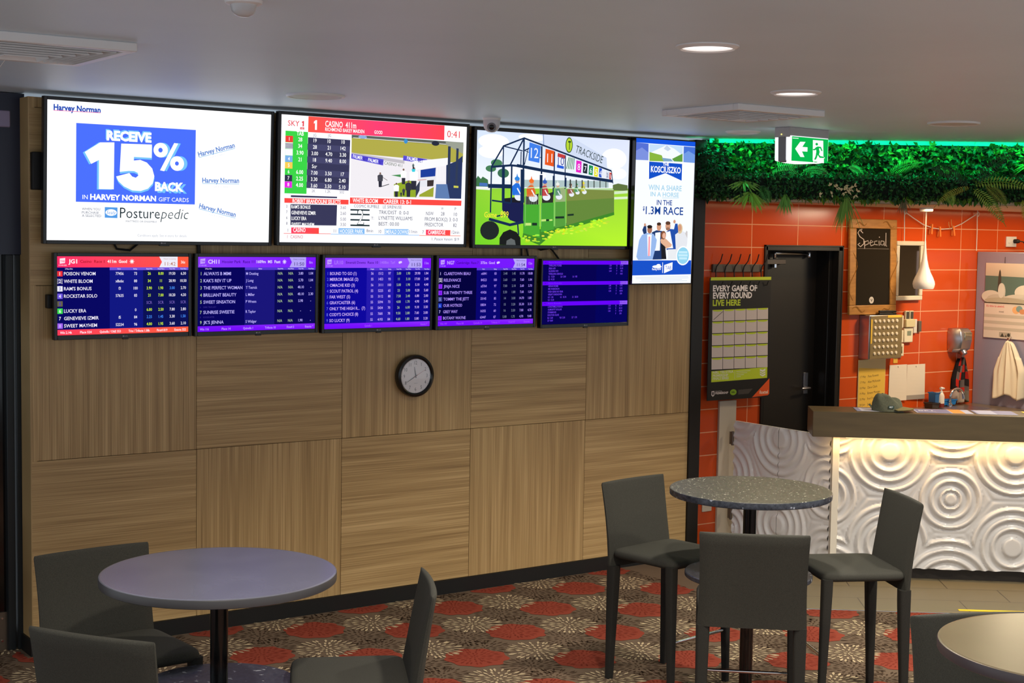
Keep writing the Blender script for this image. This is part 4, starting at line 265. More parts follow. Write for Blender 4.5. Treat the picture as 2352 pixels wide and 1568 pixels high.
FIXTURE_ART=[["P",0,[[0.0,1.46],[1.0,1.46],[1.0,-0.0],[0.0,0.0]],[26,23,20]],["P",1,[[0.0102,1.4928],[1.0033,1.496],[1.0018,1.4576],[0.0034,1.4553]],[196,216,44]],["T",1,"EVERY GAME OF",0.0437,1.3247,0.7263,0.0683,[250,244,244],0.035,0,0],["T",1,"EVERY ROUND",0.0467,1.2386,0.64,0.0685,[250,244,244],0.035,0,0],["T",1,"LIVE HERE",0.0466,1.1498,0.4521,0.0686,[196,216,44],0.035,0,0],["P",1,[[0.0436,1.0989],[0.2184,1.101],[0.222,0.9637],[0.0467,0.9634]],[212,200,196]],["P",2,[[0.0436,1.0989],[0.2184,1.101],[0.1994,1.0833],[0.1422,1.0778],[0.0637,1.0821]],[196,216,44]],["P",1,[[0.2258,1.1015],[0.4021,1.1036],[0.406,0.9657],[0.2293,0.9654]],[212,200,196]],["P",2,[[0.2258,1.1015],[0.4021,1.1036],[0.383,1.0858],[0.3253,1.0803],[0.2461,1.0846]],[196,216,44]],["P",1,[[0.4095,1.1041],[0.5874,1.1062],[0.5917,0.9678],[0.4134,0.9675]],[212,200,196]],["P",2,[[0.4095,1.1041],[0.5874,1.1062],[0.5681,1.0884],[0.51,1.0829],[0.4301,1.0872]],[196,216,44]],["P",1,[[0.5949,1.1067],[0.7743,1.1089],[0.779,0.9698],[0.5992,0.9695]],[212,200,196]],["P",2,[[0.5949,1.1067],[0.7743,1.1089],[0.7549,1.0909],[0.6963,1.0854],[0.6157,1.0897]],[196,216,44]],["P",1,[[0.7819,1.1094],[0.9629,1.1116],[0.968,0.9719],[0.7866,0.9716]],[212,200,196]],["P",2,[[0.7819,1.1094],[0.9629,1.1116],[0.9434,1.0935],[0.8843,1.088],[0.8029,1.0923]],[196,216,44]],["P",1,[[0.0451,0.9539],[0.2203,0.9554],[0.2239,0.8176],[0.0483,0.8179]],[212,200,196]],["P",2,[[0.0451,0.9539],[0.2203,0.9554],[0.2012,0.9377],[0.144,0.9324],[0.0653,0.937]],[196,216,44]],["P",1,[[0.2277,0.9559],[0.4044,0.9574],[0.4084,0.8189],[0.2312,0.8192]],[212,200,196]],["P",2,[[0.2277,0.9559],[0.4044,0.9574],[0.3852,0.9396],[0.3275,0.9343],[0.2481,0.9389]],[196,216,44]],["P",1,[[0.4118,0.9579],[0.5901,0.9594],[0.5944,0.8204],[0.4158,0.8206]],[212,200,196]],["P",2,[[0.4118,0.9579],[0.5901,0.9594],[0.5708,0.9415],[0.5126,0.9362],[0.4325,0.9408]],[196,216,44]],["P",1,[[0.5976,0.9599],[0.7774,0.9614],[0.7822,0.8218],[0.6019,0.8221]],[212,200,196]],["P",2,[[0.5976,0.9599],[0.7774,0.9614],[0.758,0.9434],[0.6993,0.9381],[0.6185,0.9427]],[196,216,44]],["P",1,[[0.785,0.9619],[0.9664,0.9634],[0.9715,0.8232],[0.7897,0.8235]],[212,200,196]],["P",2,[[0.785,0.9619],[0.9664,0.9634],[0.9468,0.9454],[0.8876,0.94],[0.8061,0.9447]],[196,216,44]],["P",1,[[0.0467,0.8083],[0.2222,0.8092],[0.2258,0.6708],[0.0499,0.6717]],[212,200,196]],["P",2,[[0.0467,0.8083],[0.2222,0.8092],[0.2031,0.7915],[0.1458,0.7864],[0.0669,0.7912]],[196,216,44]],["P",1,[[0.2296,0.8097],[0.4067,0.8105],[0.4107,0.6716],[0.2332,0.6725]],[212,200,196]],["P",2,[[0.2296,0.8097],[0.4067,0.8105],[0.3875,0.7927],[0.3296,0.7876],[0.2501,0.7925]],[196,216,44]],["P",1,[[0.4142,0.811],[0.5928,0.8119],[0.5972,0.6723],[0.4181,0.6732]],[212,200,196]],["P",2,[[0.4142,0.811],[0.5928,0.8119],[0.5735,0.794],[0.5151,0.7889],[0.4348,0.7938]],[196,216,44]],["P",1,[[0.6003,0.8124],[0.7805,0.8133],[0.7853,0.6731],[0.6047,0.674]],[212,200,196]],["P",2,[[0.6003,0.8124],[0.7805,0.8133],[0.7611,0.7953],[0.7022,0.7902],[0.6212,0.7951]],[196,216,44]],["P",1,[[0.7881,0.8138],[0.9699,0.8147],[0.9751,0.6739],[0.7928,0.6748]],[212,200,196]],["P",2,[[0.7881,0.8138],[0.9699,0.8147],[0.9503,0.7967],[0.8909,0.7915],[0.8092,0.7964]],[196,216,44]],["P",1,[[0.0482,0.6621],[0.2242,0.6624],[0.2278,0.5234],[0.0514,0.525]],[212,200,196]],["P",2,[[0.0482,0.6621],[0.2242,0.6624],[0.205,0.6447],[0.1475,0.6398],[0.0685,0.6449]],[196,216,44]],["P",1,[[0.2316,0.6628],[0.409,0.6631],[0.413,0.5235],[0.2352,0.5251]],[212,200,196]],["P",2,[[0.2316,0.6628],[0.409,0.6631],[0.3898,0.6453],[0.3318,0.6404],[0.2521,0.6456]],[196,216,44]],["P",1,[[0.4165,0.6636],[0.5955,0.6638],[0.5999,0.5237],[0.4205,0.5252]],[212,200,196]],["P",2,[[0.4165,0.6636],[0.5955,0.6638],[0.5761,0.646],[0.5177,0.641],[0.4372,0.6462]],[196,216,44]],["P",1,[[0.6031,0.6643],[0.7836,0.6646],[0.7884,0.5238],[0.6074,0.5253]],[212,200,196]],["P",2,[[0.6031,0.6643],[0.7836,0.6646],[0.7641,0.6466],[0.7052,0.6417],[0.624,0.6469]],[196,216,44]],["P",1,[[0.7912,0.665],[0.9734,0.6653],[0.9786,0.5239],[0.796,0.5255]],[212,200,196]],["P",2,[[0.7912,0.665],[0.9734,0.6653],[0.9538,0.6473],[0.8943,0.6423],[0.8124,0.6475]],[196,216,44]],["P",1,[[0.0498,0.5153],[0.2261,0.515],[0.2297,0.3755],[0.053,0.3776]],[212,200,196]],["P",2,[[0.0498,0.5153],[0.2261,0.515],[0.2069,0.4973],[0.1493,0.4926],[0.0701,0.498]],[196,216,44]],["P",1,[[0.2335,0.5154],[0.4114,0.5151],[0.4154,0.3749],[0.2371,0.3771]],[212,200,196]],["P",2,[[0.2335,0.5154],[0.4114,0.5151],[0.3921,0.4973],[0.334,0.4925],[0.2541,0.498]],[196,216,44]],["P",1,[[0.4189,0.5155],[0.5983,0.5152],[0.6026,0.3744],[0.4228,0.3766]],[212,200,196]],["P",2,[[0.4189,0.5155],[0.5983,0.5152],[0.5788,0.4973],[0.5202,0.4925],[0.4396,0.498]],[196,216,44]],["P",1,[[0.6058,0.5156],[0.7868,0.5152],[0.7916,0.3739],[0.6102,0.376]],[212,200,196]],["P",2,[[0.6058,0.5156],[0.7868,0.5152],[0.7672,0.4973],[0.7081,0.4925],[0.6268,0.498]],[196,216,44]],["P",1,[[0.7944,0.5157],[0.977,0.5153],[0.9822,0.3733],[0.7992,0.3755]],[212,200,196]],["P",2,[[0.7944,0.5157],[0.977,0.5153],[0.9573,0.4973],[0.8977,0.4925],[0.8156,0.498]],[196,216,44]],["L",2,[[0.0657,0.981],[0.2127,1.0784]],0.0065,[40,36,34]],["P",1,[[0.0534,0.357],[0.9784,0.3734],[0.9797,0.2396],[0.0532,0.2236]],[196,216,44]],["T",2,"NRL TELSTRA",0.0759,0.3261,0.3352,0.0291,[225,225,200],0.02,0,0],["T",2,"PREMIERSHIP",0.074,0.2874,0.2519,0.0291,[225,225,200],0.02,0,0],["T",2,"FINALS SERIES",0.0753,0.2509,0.2604,0.0292,[225,225,200],0.02,0,0],["L",2,[[0.4339,0.3433],[0.4344,0.2491]],0.005,[220,225,190]],["L",2,[[0.4576,0.3378],[0.6934,0.3414]],0.0067,[215,222,180]],["L",2,[[0.4585,0.3158],[0.6402,0.3194]],0.0067,[215,222,180]],["L",2,[[0.4594,0.2937],[0.5871,0.2975]],0.0067,[215,222,180]],["L",2,[[0.4603,0.2716],[0.5341,0.2757]],0.0067,[215,222,180]],["P",2,[[0.8526,0.3544],[0.8977,0.3409],[0.9449,0.357],[0.9487,0.2777],[0.9015,0.2604],[0.8561,0.2803]],[235,235,225]],["L",3,[[0.8573,0.3272],[0.8992,0.31],[0.9463,0.3273]],0.0103,[196,216,44]],["L",3,[[0.8585,0.3024],[0.9004,0.284],[0.9475,0.3025]],0.0103,[196,216,44]],["P",1,[[1.0197,0.2323],[1.024,0.0392],[0.999,0.0213],[0.7337,0.0091]],[232,88,28]],["T",2,"foxtel",0.8568,0.0447,0.1443,0.0398,[250,225,205],0.02,0,0],["P",2,[[0.062,0.1138],[0.1082,0.116],[0.1101,0.0634],[0.0859,0.0459],[0.0604,0.0651]],[215,205,205]],["T",2,"TELSTRA",0.1202,0.1034,0.1128,0.0122,[200,190,190],0,0,0],["T",2,"PREMIERSHIP",0.1213,0.074,0.2129,0.0245,[215,205,205],0.03,0,0],["E",2,0.4175,0.0864,0.0538,0.0369,[130,170,30]],["P",2,[[0.5005,0.112],[0.7408,0.1167],[0.672,0.057],[0.4995,0.0541]],[70,64,60]],["T",3,"NRL",0.3877,0.0775,0.0605,0.0197,[40,50,20],0.02,0,0],["P",3,[[0.0739,0.1037],[0.097,0.1041],[0.0982,0.0724],[0.0853,0.063],[0.0733,0.0732]],[40,36,36]]]
EXIT_ART=[["P",0,[[-0.0,0.66],[1.0,0.66],[1.0,-0.0],[0.0,0.0]],[10,175,75]],["P",1,[[0.0919,0.331],[0.2248,0.5307],[0.3668,0.5381],[0.2854,0.3956],[0.4278,0.3963],[0.4271,0.2775],[0.2778,0.2736],[0.3506,0.1238],[0.2408,0.1186]],[250,255,252]],["P",1,[[0.5707,0.6071],[0.8573,0.6113],[0.8747,0.1904],[0.9205,0.1347],[0.8892,0.1223],[0.8961,0.0005],[0.6098,0.0113],[0.581,0.0585]],[250,255,252]],["E",2,0.678,0.5031,0.0366,0.0372,[10,175,75]],["P",2,[[0.6592,0.4184],[0.7053,0.4418],[0.7983,0.4393],[0.8456,0.3344],[0.815,0.3181],[0.7798,0.3956],[0.7427,0.3921],[0.768,0.2984],[0.751,0.2193],[0.7905,0.1834],[0.897,0.1725],[0.8884,0.1361],[0.772,0.1327],[0.7161,0.2066],[0.6889,0.1162],[0.6595,0.0705],[0.6175,0.079],[0.6553,0.1722],[0.6709,0.2898],[0.6662,0.3507],[0.6282,0.3281],[0.5771,0.3291],[0.576,0.3575],[0.6203,0.3711]],[10,175,75]],["P",2,[[0.6087,0.0389],[0.7135,0.035],[0.7037,0.0183],[0.6306,0.0128]],[10,175,75]],["P",2,[[0.015,0.6211],[0.1756,0.6245],[0.172,0.608],[0.015,0.6052]],[250,255,252]]]
SPECIAL_ART=[["P",0,[[-0.0,2.05],[1.0,2.05],[1.0,0.0],[-0.0,-0.0]],[36,30,22]],["L",1,[[0.203,1.9258],[0.1046,2.0086],[0.0536,1.9328],[0.111,1.8301],[0.2258,1.7582],[0.2299,1.6459],[0.1331,1.5614],[0.0562,1.6234],[0.117,1.6622]],0.0208,[196,184,182]],["L",1,[[0.1046,2.0086],[0.174,2.0367],[0.1477,1.9615]],0.0165,[196,184,182]],["L",1,[[0.2521,1.7214],[0.2519,1.5036]],0.0167,[196,184,182]],["L",1,[[0.2533,1.6914],[0.3521,1.7313],[0.3678,1.6489],[0.2649,1.6016]],0.0167,[196,184,182]],["L",1,[[0.3968,1.6571],[0.5044,1.7047],[0.4356,1.7407],[0.3964,1.6684],[0.4415,1.5902],[0.5245,1.6222]],0.0168,[196,184,182]],["L",1,[[0.6219,1.7225],[0.5462,1.7132],[0.5369,1.63],[0.6347,1.6169]],0.0169,[196,184,182]],["L",1,[[0.6724,1.7312],[0.6781,1.5951]],0.017,[196,184,182]],["E",1,0.6812,1.8259,0.0127,0.0151,[196,184,182]],["L",1,[[0.8178,1.7157],[0.7322,1.7251],[0.7193,1.6263],[0.7966,1.6128],[0.8263,1.7159],[0.8402,1.5909]],0.0171,[196,184,182]],["L",1,[[0.8763,1.9443],[0.8741,1.5992],[0.909,1.5847]],0.0171,[196,184,182]],["L",1,[[0.0517,1.5148],[0.9682,1.5096]],0.0124,[120,110,105]],["E",1,0.4727,0.1341,0.0684,0.0929,[200,190,180]],["T",2,"V",0.4401,0.0956,0.0683,0.0697,[40,34,26],0.02,0,0]]
# ================================================================== the setting
random.seed(4)
YW = .1                                            # tiled kitchen wall plane
TILE0 = Vector((4.214, -1.473)); TDIR = Vector((math.cos(R_(-38.8)), math.sin(R_(-38.8))))
# carpet: pattern of dahlia motifs worked into one mesh
def carpet():
    b = MB(); b.mi = 0; b.col = lin((100, 84, 70))
    P0 = (3.93, -1.25); P1 = (4.60, .12); far = TILE0+TDIR*7
    poly = [(-5, -9.6), (far.x, -9.6), (far.x, far.y), P0, P1, (4.6, .6), (-5, .6)]
    b.add([(x, y, 0) for x, y in poly], [tuple(t) for t in tessellate_polygon([[Vector((x, y, 0)) for x, y in poly]])])
    def inside(x, y):
        if y > -.012 and x > -.02: return False
        if y > .55 or x < -4.9: return False
        d = (x-TILE0.x)*TDIR.y-(y-TILE0.y)*TDIR.x      # >0 room side
        if (x > P0[0] and d < .01): return False
        if x > 3.9 and y > -1.25 and (x-P0[0])*(P1[1]-P0[1])-(y-P0[1])*(P1[0]-P0[0]) > -.01: return False
        return True
    def petal(cx, cy, a, r0, r1, wd, z):
        ca, sa = math.cos(a), math.sin(a); rm = r0+(r1-r0)*.62
        pts = [(r0, 0), (rm, -wd), (r1, -wd*.35), (r1, wd*.35), (rm, wd)]
        q = [(cx+r*ca-t*sa, cy+r*sa+t*ca) for r, t in pts]
        if all(inside(*k) for k in q): b.add([(x, y, z) for x, y in q], [tuple(range(5))])
    def dahlia(cx, cy, Rr, col, z, full=True, jit=.12):
        c0 = lin(col)
        for k, (f0, f1, n) in enumerate(((.02, .20, 6), (.2, .44, 13), (.42, .70, 21), (.66, 1.0, 29))):
            for j in range(n):
                a = 2*pi*(j+.5*k)/n+random.uniform(-.09, .09); v = random.uniform(.82, 1.08); b.col = tuple(x*v for x in c0)
                petal(cx, cy, a, Rr*(f0+random.uniform(0, .04)), Rr*(f1-random.uniform(0, .07)), Rr*(.042 if k else .035), z)
    def disc(cx, cy, Rr, col, z):
        n = 40; pts = []
        for k in range(n):
            a = 2*pi*k/n; r = Rr*(1+.05*math.sin(a*9+cx*7)+random.uniform(-.03, .03)); pts.append((cx+r*math.cos(a), cy+r*math.sin(a)))
        if all(inside(*q) for q in pts): b.col = lin(col); b.add([(x, y, z) for x, y in pts], [tuple(range(n))])
        else:
            b.col = lin(col)                       # clipped motif: keep the wedges that stay inside
            for k in range(n):
                for t in range(6):
                    f0, f1 = t/6, (t+1)/6; q = [(cx+(p[0]-cx)*f, cy+(p[1]-cy)*f) for p, f in ((pts[k], f0), (pts[k], f1), (pts[(k+1) % n], f1), (pts[(k+1) % n], f0))]
                    if all(inside(*w_) for w_ in q): b.add([(x, y, z) for x, y in q], [(0, 1, 2, 3)] if t else [(0, 1, 2)])
    cells = []
    for i in range(-14, 12):
        for j in range(-2, 15):
            cells.append((2.735+.464*i, -.365-.624*j+(.30 if i % 2 else 0)))
    cells = [(x, y) for x, y in cells if -4.2 < x < 7.5 and -7 < y < .7]
    for x, y in cells:
        dahlia(x-.19, y-.21, .165, (62, 47, 36), .0008); dahlia(x-.21, y+.19, .165, (66, 50, 38), .0008)
    for x, y in cells:
        cx, cy = x+.12, y-.258; disc(cx, cy, .165, (130, 58, 44), .0016); dahlia(cx, cy+.02, .15, (112, 42, 30), .002)
    for x, y in cells: dahlia(x, y, .178, (182, 162, 132), .0026)
    for i in range(len(b.v)): pass
    return struct(b.build('floor', attr_mat('carpet_pile', .95, .1), None, smooth=0, colors=True))
carpet()
def floor_tiles():
    def fn(nt, bs):
        L = nt.links.new; tc = node(nt, 'ShaderNodeTexCoord'); mp = node(nt, 'ShaderNodeMapping'); br = node(nt, 'ShaderNodeTexBrick'); nz = node(nt, 'ShaderNodeTexNoise')
        mp.inputs['Rotation'].default_value = (0, 0, 0)
        br.offset = .5; br.inputs['Color1'].default_value = (*lin((110, 100, 76)), 1); br.inputs['Color2'].default_value = (*lin((116, 104, 80)), 1); br.inputs['Mortar'].default_value = (*lin((60, 52, 42)), 1)
        br.inputs['Scale'].default_value = 1; br.inputs['Mortar Size'].default_value = .003; br.inputs['Brick Width'].default_value = .62; br.inputs['Row Height'].default_value = .31
        L(tc.outputs['Object'], mp.inputs[0]); L(mp.outputs[0], br.inputs['Vector']); L(br.outputs[0], bs.inputs['Base Color'])
    m = mat('floor_tile_stone', (104, 94, 76), .38, fn=fn)
    b = MB(); far = TILE0+TDIR*7
    Mi = Matrix.Translation((TILE0.x, TILE0.y, 0)) @ Matrix.Rotation(R_(-38.8), 4, 'Z'); inv = Mi.inverted()
    pts = [(3.93, -1.25), (far.x, far.y), (11, 2.4), (4.60, .6), (4.6, .12)]
    b.add([tuple(inv @ Vector((x, y, .001))) for x, y in pts], [tuple(range(5))])
    o = b.build('floor.001', m, None, smooth=0); o.matrix_world = Mi; struct(o)
    e = MB(); e.add([tuple(inv @ Vector((x, y, .0035))) for x, y in [(TILE0.x-.28, TILE0.y+.222), (far.x, far.y), (far.x+.006, far.y+.008), (TILE0.x-.274, TILE0.y+.23)]], [(0, 1, 2, 3)])
    o = e.build('trim_4', mat('brass_edge', (170, 150, 110), .4, .6), None, smooth=0); o.matrix_world = Mi; struct(o)
    t = MB(); q0 = Vector((4.946, -1.95, 0)); q1 = q0+Vector((TDIR.x, TDIR.y, 0))*2.2; nn = Vector((TDIR.y, -TDIR.x, 0))*.03
    t.add([q0, q1, q1+nn, q0+nn] + [k+Vector((0, 0, .003)) for k in (q0, q1, q1+nn, q0+nn)], [(0, 1, 2, 3), (7, 6, 5, 4), (0, 4, 5, 1), (1, 5, 6, 2), (2, 6, 7, 3), (3, 7, 4, 0)])
    o = t.build('floor_tape', mat('yellow_tape', (235, 200, 20), .5), None, smooth=0); o.location.z = .001
    tag(o, 'yellow tape line stuck on the grey floor tiles before the bar', 'tape')
floor_tiles()
# television wall: three rows of square veneer panels, grain alternating
def tv_wall():
    b = MB(); g = .0012
    b.mi = 2; b.box(.004, 4.5, .006, .15, 0, 2.868)
    rows = [(.087, 1.013), (1.013, 1.915), (1.915, 2.815), (2.815, 2.868)]
    for r, (z0, z1) in enumerate(rows):
        for c in range(5):
            up = (c+r) % 2 == 1                     # upright grain
            b.mi = 1 if up else 0; b.box(c*.9+g, (c+1)*.9-g, 0, .02, z0+g, z1-g)
    b.mi = 1; b.box(-.003, .03, .0005, .15, .087, 2.868)
    o = b.build('wall_front', [WOODH, WOODV, mat('panel_core', (40, 32, 26), .8)], None, bevel=.0012, seg=1, smooth=0); struct(o)
    b = MB(); b.box(-.012, 4.5, -.012, .15, 0, .087); struct(b.build('baseboard_front', BLACKM, None, smooth=0))
tv_wall()
b = MB(); b.box(4.5, 4.602, -.012, .16, 0, H-.02); struct(b.build('trim_1', mat('black_post', (34, 31, 28), .35, .3), None, bevel=.004))
b = MB(); b.box(-6, 10, -10, .8, H, H+.1); struct(b.build('ceiling', CEILM, None, smooth=0))
# tiled kitchen wall
def tilefn(nt, bs):
    L = nt.links.new; tc = node(nt, 'ShaderNodeTexCoord'); sp = node(nt, 'ShaderNodeSeparateXYZ'); cb = node(nt, 'ShaderNodeCombineXYZ'); br = node(nt, 'ShaderNodeTexBrick')
    br.offset = 0; br.inputs['Color1'].default_value = (*lin((208, 80, 26)), 1); br.inputs['Color2'].default_value = (*lin((198, 72, 23)), 1); br.inputs['Mortar'].default_value = (*lin((232, 170, 130)), 1)
    br.inputs['Scale'].default_value = 1; br.inputs['Mortar Size'].default_value = .0032; br.inputs['Brick Width'].default_value = .465; br.inputs['Row Height'].default_value = .163; br.inputs['Mortar Smooth'].default_value = 0
    L(tc.outputs['Object'], sp.inputs[0]); L(sp.outputs[0], cb.inputs[0]); L(sp.outputs[2], cb.inputs[1]); L(cb.outputs[0], br.inputs['Vector']); L(br.outputs[0], bs.inputs['Base Color'])
    bp = node(nt, 'ShaderNodeBump'); bp.inputs['Strength'].default_value = .6; bp.inputs['Distance'].default_value = .002; bp.invert = True
    L(br.outputs['Fac'], bp.inputs['Height']); L(bp.outputs[0], bs.inputs['Normal'])
TILEM = mat('orange_glazed_tile', (210, 74, 30), .16, fn=tilefn)
OX = 5.155; OZ = .029
b = MB()
DX0, DX1, DZ = 5.29, 6.09, 2.157
for x0, x1, z0, z1 in ((4.6, DX0, 0, 2.6), (DX1, 9.3, 0, 2.6), (DX0, DX1, DZ, 2.6)): b.box(x0-OX, x1-OX, 0, .12, z0-OZ, z1-OZ)
o = b.build('wall_back', TILEM, None, smooth=0, loc=(OX, YW, OZ)); struct(o)
b = MB(); b.box(9.2, 9.3, -5, .1, 0, 2.6); struct(b.build('wall_right', mat('kitchen_paint', (190, 170, 140), .7), None, smooth=0))
# black kitchen door in a deep reveal
def door():
    fr = MB()
    for x0, x1 in ((DX0, DX0+.02), (DX1-.04, DX1)): fr.box(x0, x1, YW-.012, YW+.34, 0, DZ)
    fr.box(DX0, DX1, YW-.012, YW+.34, DZ-.03, DZ); fr.box(DX1-.075, DX1-.04, YW+.05, YW+.25, 0, DZ-.03)
    d = fr.build('door_1', mat('black_door_frame', (20, 17, 15), .35), None, bevel=.003); struct(d)
    b = MB(); b.box(DX0+.02, DX1-.075, YW+.18, YW+.22, .01, DZ-.03); lf = b.build('leaf', mat('black_door_leaf', (30, 25, 20), .42), d)
    b = MB(); b.box(5.905, 5.95, YW+.168, YW+.182, 1.045, 1.205); b.tube([(5.928, YW+.17, 1.09), (5.928, YW+.125, 1.09), (5.835, YW+.12, 1.09)], .010); b.build('door_handle', STEEL, d, bevel=.002)
    b = MB(); b.box(5.36, 5.64, YW+.13, YW+.18, 2.025, 2.062); b.tube([(5.54, YW+.15, 2.06), (5.53, YW+.14, 2.108)], .012); b.tube([(5.53, YW+.14, 2.108), (5.90, YW+.15, 2.098)], .012); b.tube([(5.90, YW+.15, 2.075), (5.90, YW+.15, 2.118)], .015); b.build('door_closer', CHROME, d, bevel=.003)
    b = MB(); b.tube([(5.55, YW+.155, 2.0), (5.55, YW+.155, 2.026)], .018); b.build('closer_valve', CHROME, d)
    s = MB(); s.box(DX0-.01, DX0, YW-.014, YW, 0, DZ+.01); s.box(DX1, DX1+.01, YW-.014, YW, 0, DZ+.01); s.box(DX0-.01, DX1+.01, YW-.014, YW, DZ, DZ+.01); struct(s.build('trim_2', ALU, None))
door()
# white gate post, kitchen soffit
b = MB(); b.box(4.868, 5.03, .08, YW, 0, 1.062); struct(b.build('trim_3', mat('post_paint', (196, 186, 170), .45), None, bevel=.003))
b = MB(); e1 = B0+BD*6
pts = [(4.66, YW), (e1.x, e1.y), (9.3, e1.y), (9.3, YW)]
b.add([(x, y, HK) for x, y in pts]+[(x, y, HK+.03) for x, y in pts], [(0, 1, 2, 3), (7, 6, 5, 4), (0, 4, 5, 1), (1, 5, 6, 2), (2, 6, 7, 3), (3, 7, 4, 0)])
struct(b.build('ceiling.001', mat('soffit_paint', (214, 196, 164), .6), None, smooth=0))
# LED strip along the ceiling edge
b = MB(); b.M = Matrix.Translation(B0) @ Matrix.Rotation(R_(-38), 4, 'Z')
b.box(-.03, 4.2, -.012, .02, H-.026, H-.001)
tag(b.build('light_strip', mat('teal_led', (0, 220, 165), .5, emit=(0, 222, 165), es=.95), None), 'glowing teal light strip along the ceiling edge above the plants', 'light strip')
# dark wall and doorway at the far left
b = MB(); b.box(-2.6, .02, .135, .6, 2.07, H-.004); struct(b.build('wall_left', mat('navy_panel', (22, 28, 52), .35), None))
def side_door():
    f = MB()
    for x0, x1 in ((-.075, -.035), (-.025, .018)): f.box(x0, x1, .16, .24, 0, 2.07)
    f.box(-2.6, -2.5, .16, .24, 0, 2.07)
    d = f.build('door_2', mat('grey_frame', (48, 52, 54), .4, .5), None, bevel=.004); struct(d)
    b = MB(); b.box(-2.5, -.075, .2, .21, .2, 2.07); b.build('glass', mat('dark_glass', (10, 9, 9), .12), d)
    b = MB(); b.box(-2.5, -.075, .19, .22, 0, .2)
    b.build('kick_plate', mat('kick_steel', (120, 105, 90), .4, .7), d)
    b = MB()
    for x, z in ((-.10, .17), (-.10, .05)): b.tube([(x, .19, z), (x, .184, z)], .006, 8)
    b.build('screw', CHROME, d)
side_door()
b = MB(); b.box(-.30, -.055, .118, .135, 2.715, 2.80)
tag(b.build('wall_plate', mat('lilac_plate', (150, 140, 170), .5), None, bevel=.006), 'small pale lilac plate on the dark navy wall panel at left', 'plate')

# ================================================================== televisions
def television(name, x, z, w, asp, tilt, art, label, group, lit=SCREEN, bez=.018, bot=.019, logo=True, eyebox=True):
    t = thing(name, (x, -.085, z), label, 'television', .03, group, 0)
    t.rotation_euler = (-0.0, 0, .03)
    hh = w*asp
    Tm = Matrix.Rotation(tilt, 4, 'X')              # leans forward at the top
    def bld(b, n, m, par, **k):
        o = b.build(n, m, par, **k); return o
    b = MB(); b.M = Tm; d0 = .03
    b.box(-bez, 0, -.006, d0, -bot, hh+bez); b.box(w, w+bez, -.006, d0, -bot, hh+bez); b.box(0, w, -.006, d0, hh, hh+bez); b.box(0, w, -.006, d0, -bot, 0); b.box(0, w, .004, d0, 0, hh)
    bz = bld(b, 'bezel', BEZEL, t, bevel=.002, seg=2)
    a = art(w); a.b.v = [tuple(Tm @ Vector(v)) for v in a.b.v]; a.build('screen', lit, t)
    b = MB(); b.M = Tm; b.box(w*.3, w*.7, d0, .058, hh*.3, hh*.72); bld(b, 'wall_bracket', BLACKM, t)
    if logo:
        a = Art(1); c = (170, 170, 178); q = w*.5; a.E(1, q-.009, -bot*.5-.0005, .0042, .0042, c); a.T(1, 'LG', q-.002, -bot*.5-.0035, .016, .0065, c, .02)
        a.b.v = [tuple(Tm @ (Vector(v)+Vector((0, -.0062, 0)))) for v in a.b.v]; a.build('logo', PRINT, bz)
    if eyebox:
        b = MB(); b.M = Tm; b.box(w*.485, w*.53, -.004, .012, -bot-.006, -bot+.002); bld(b, 'sensor', BLACKG, bz, bevel=.002)
    return t
def art_of(D): return lambda w: Art(w).data(D)
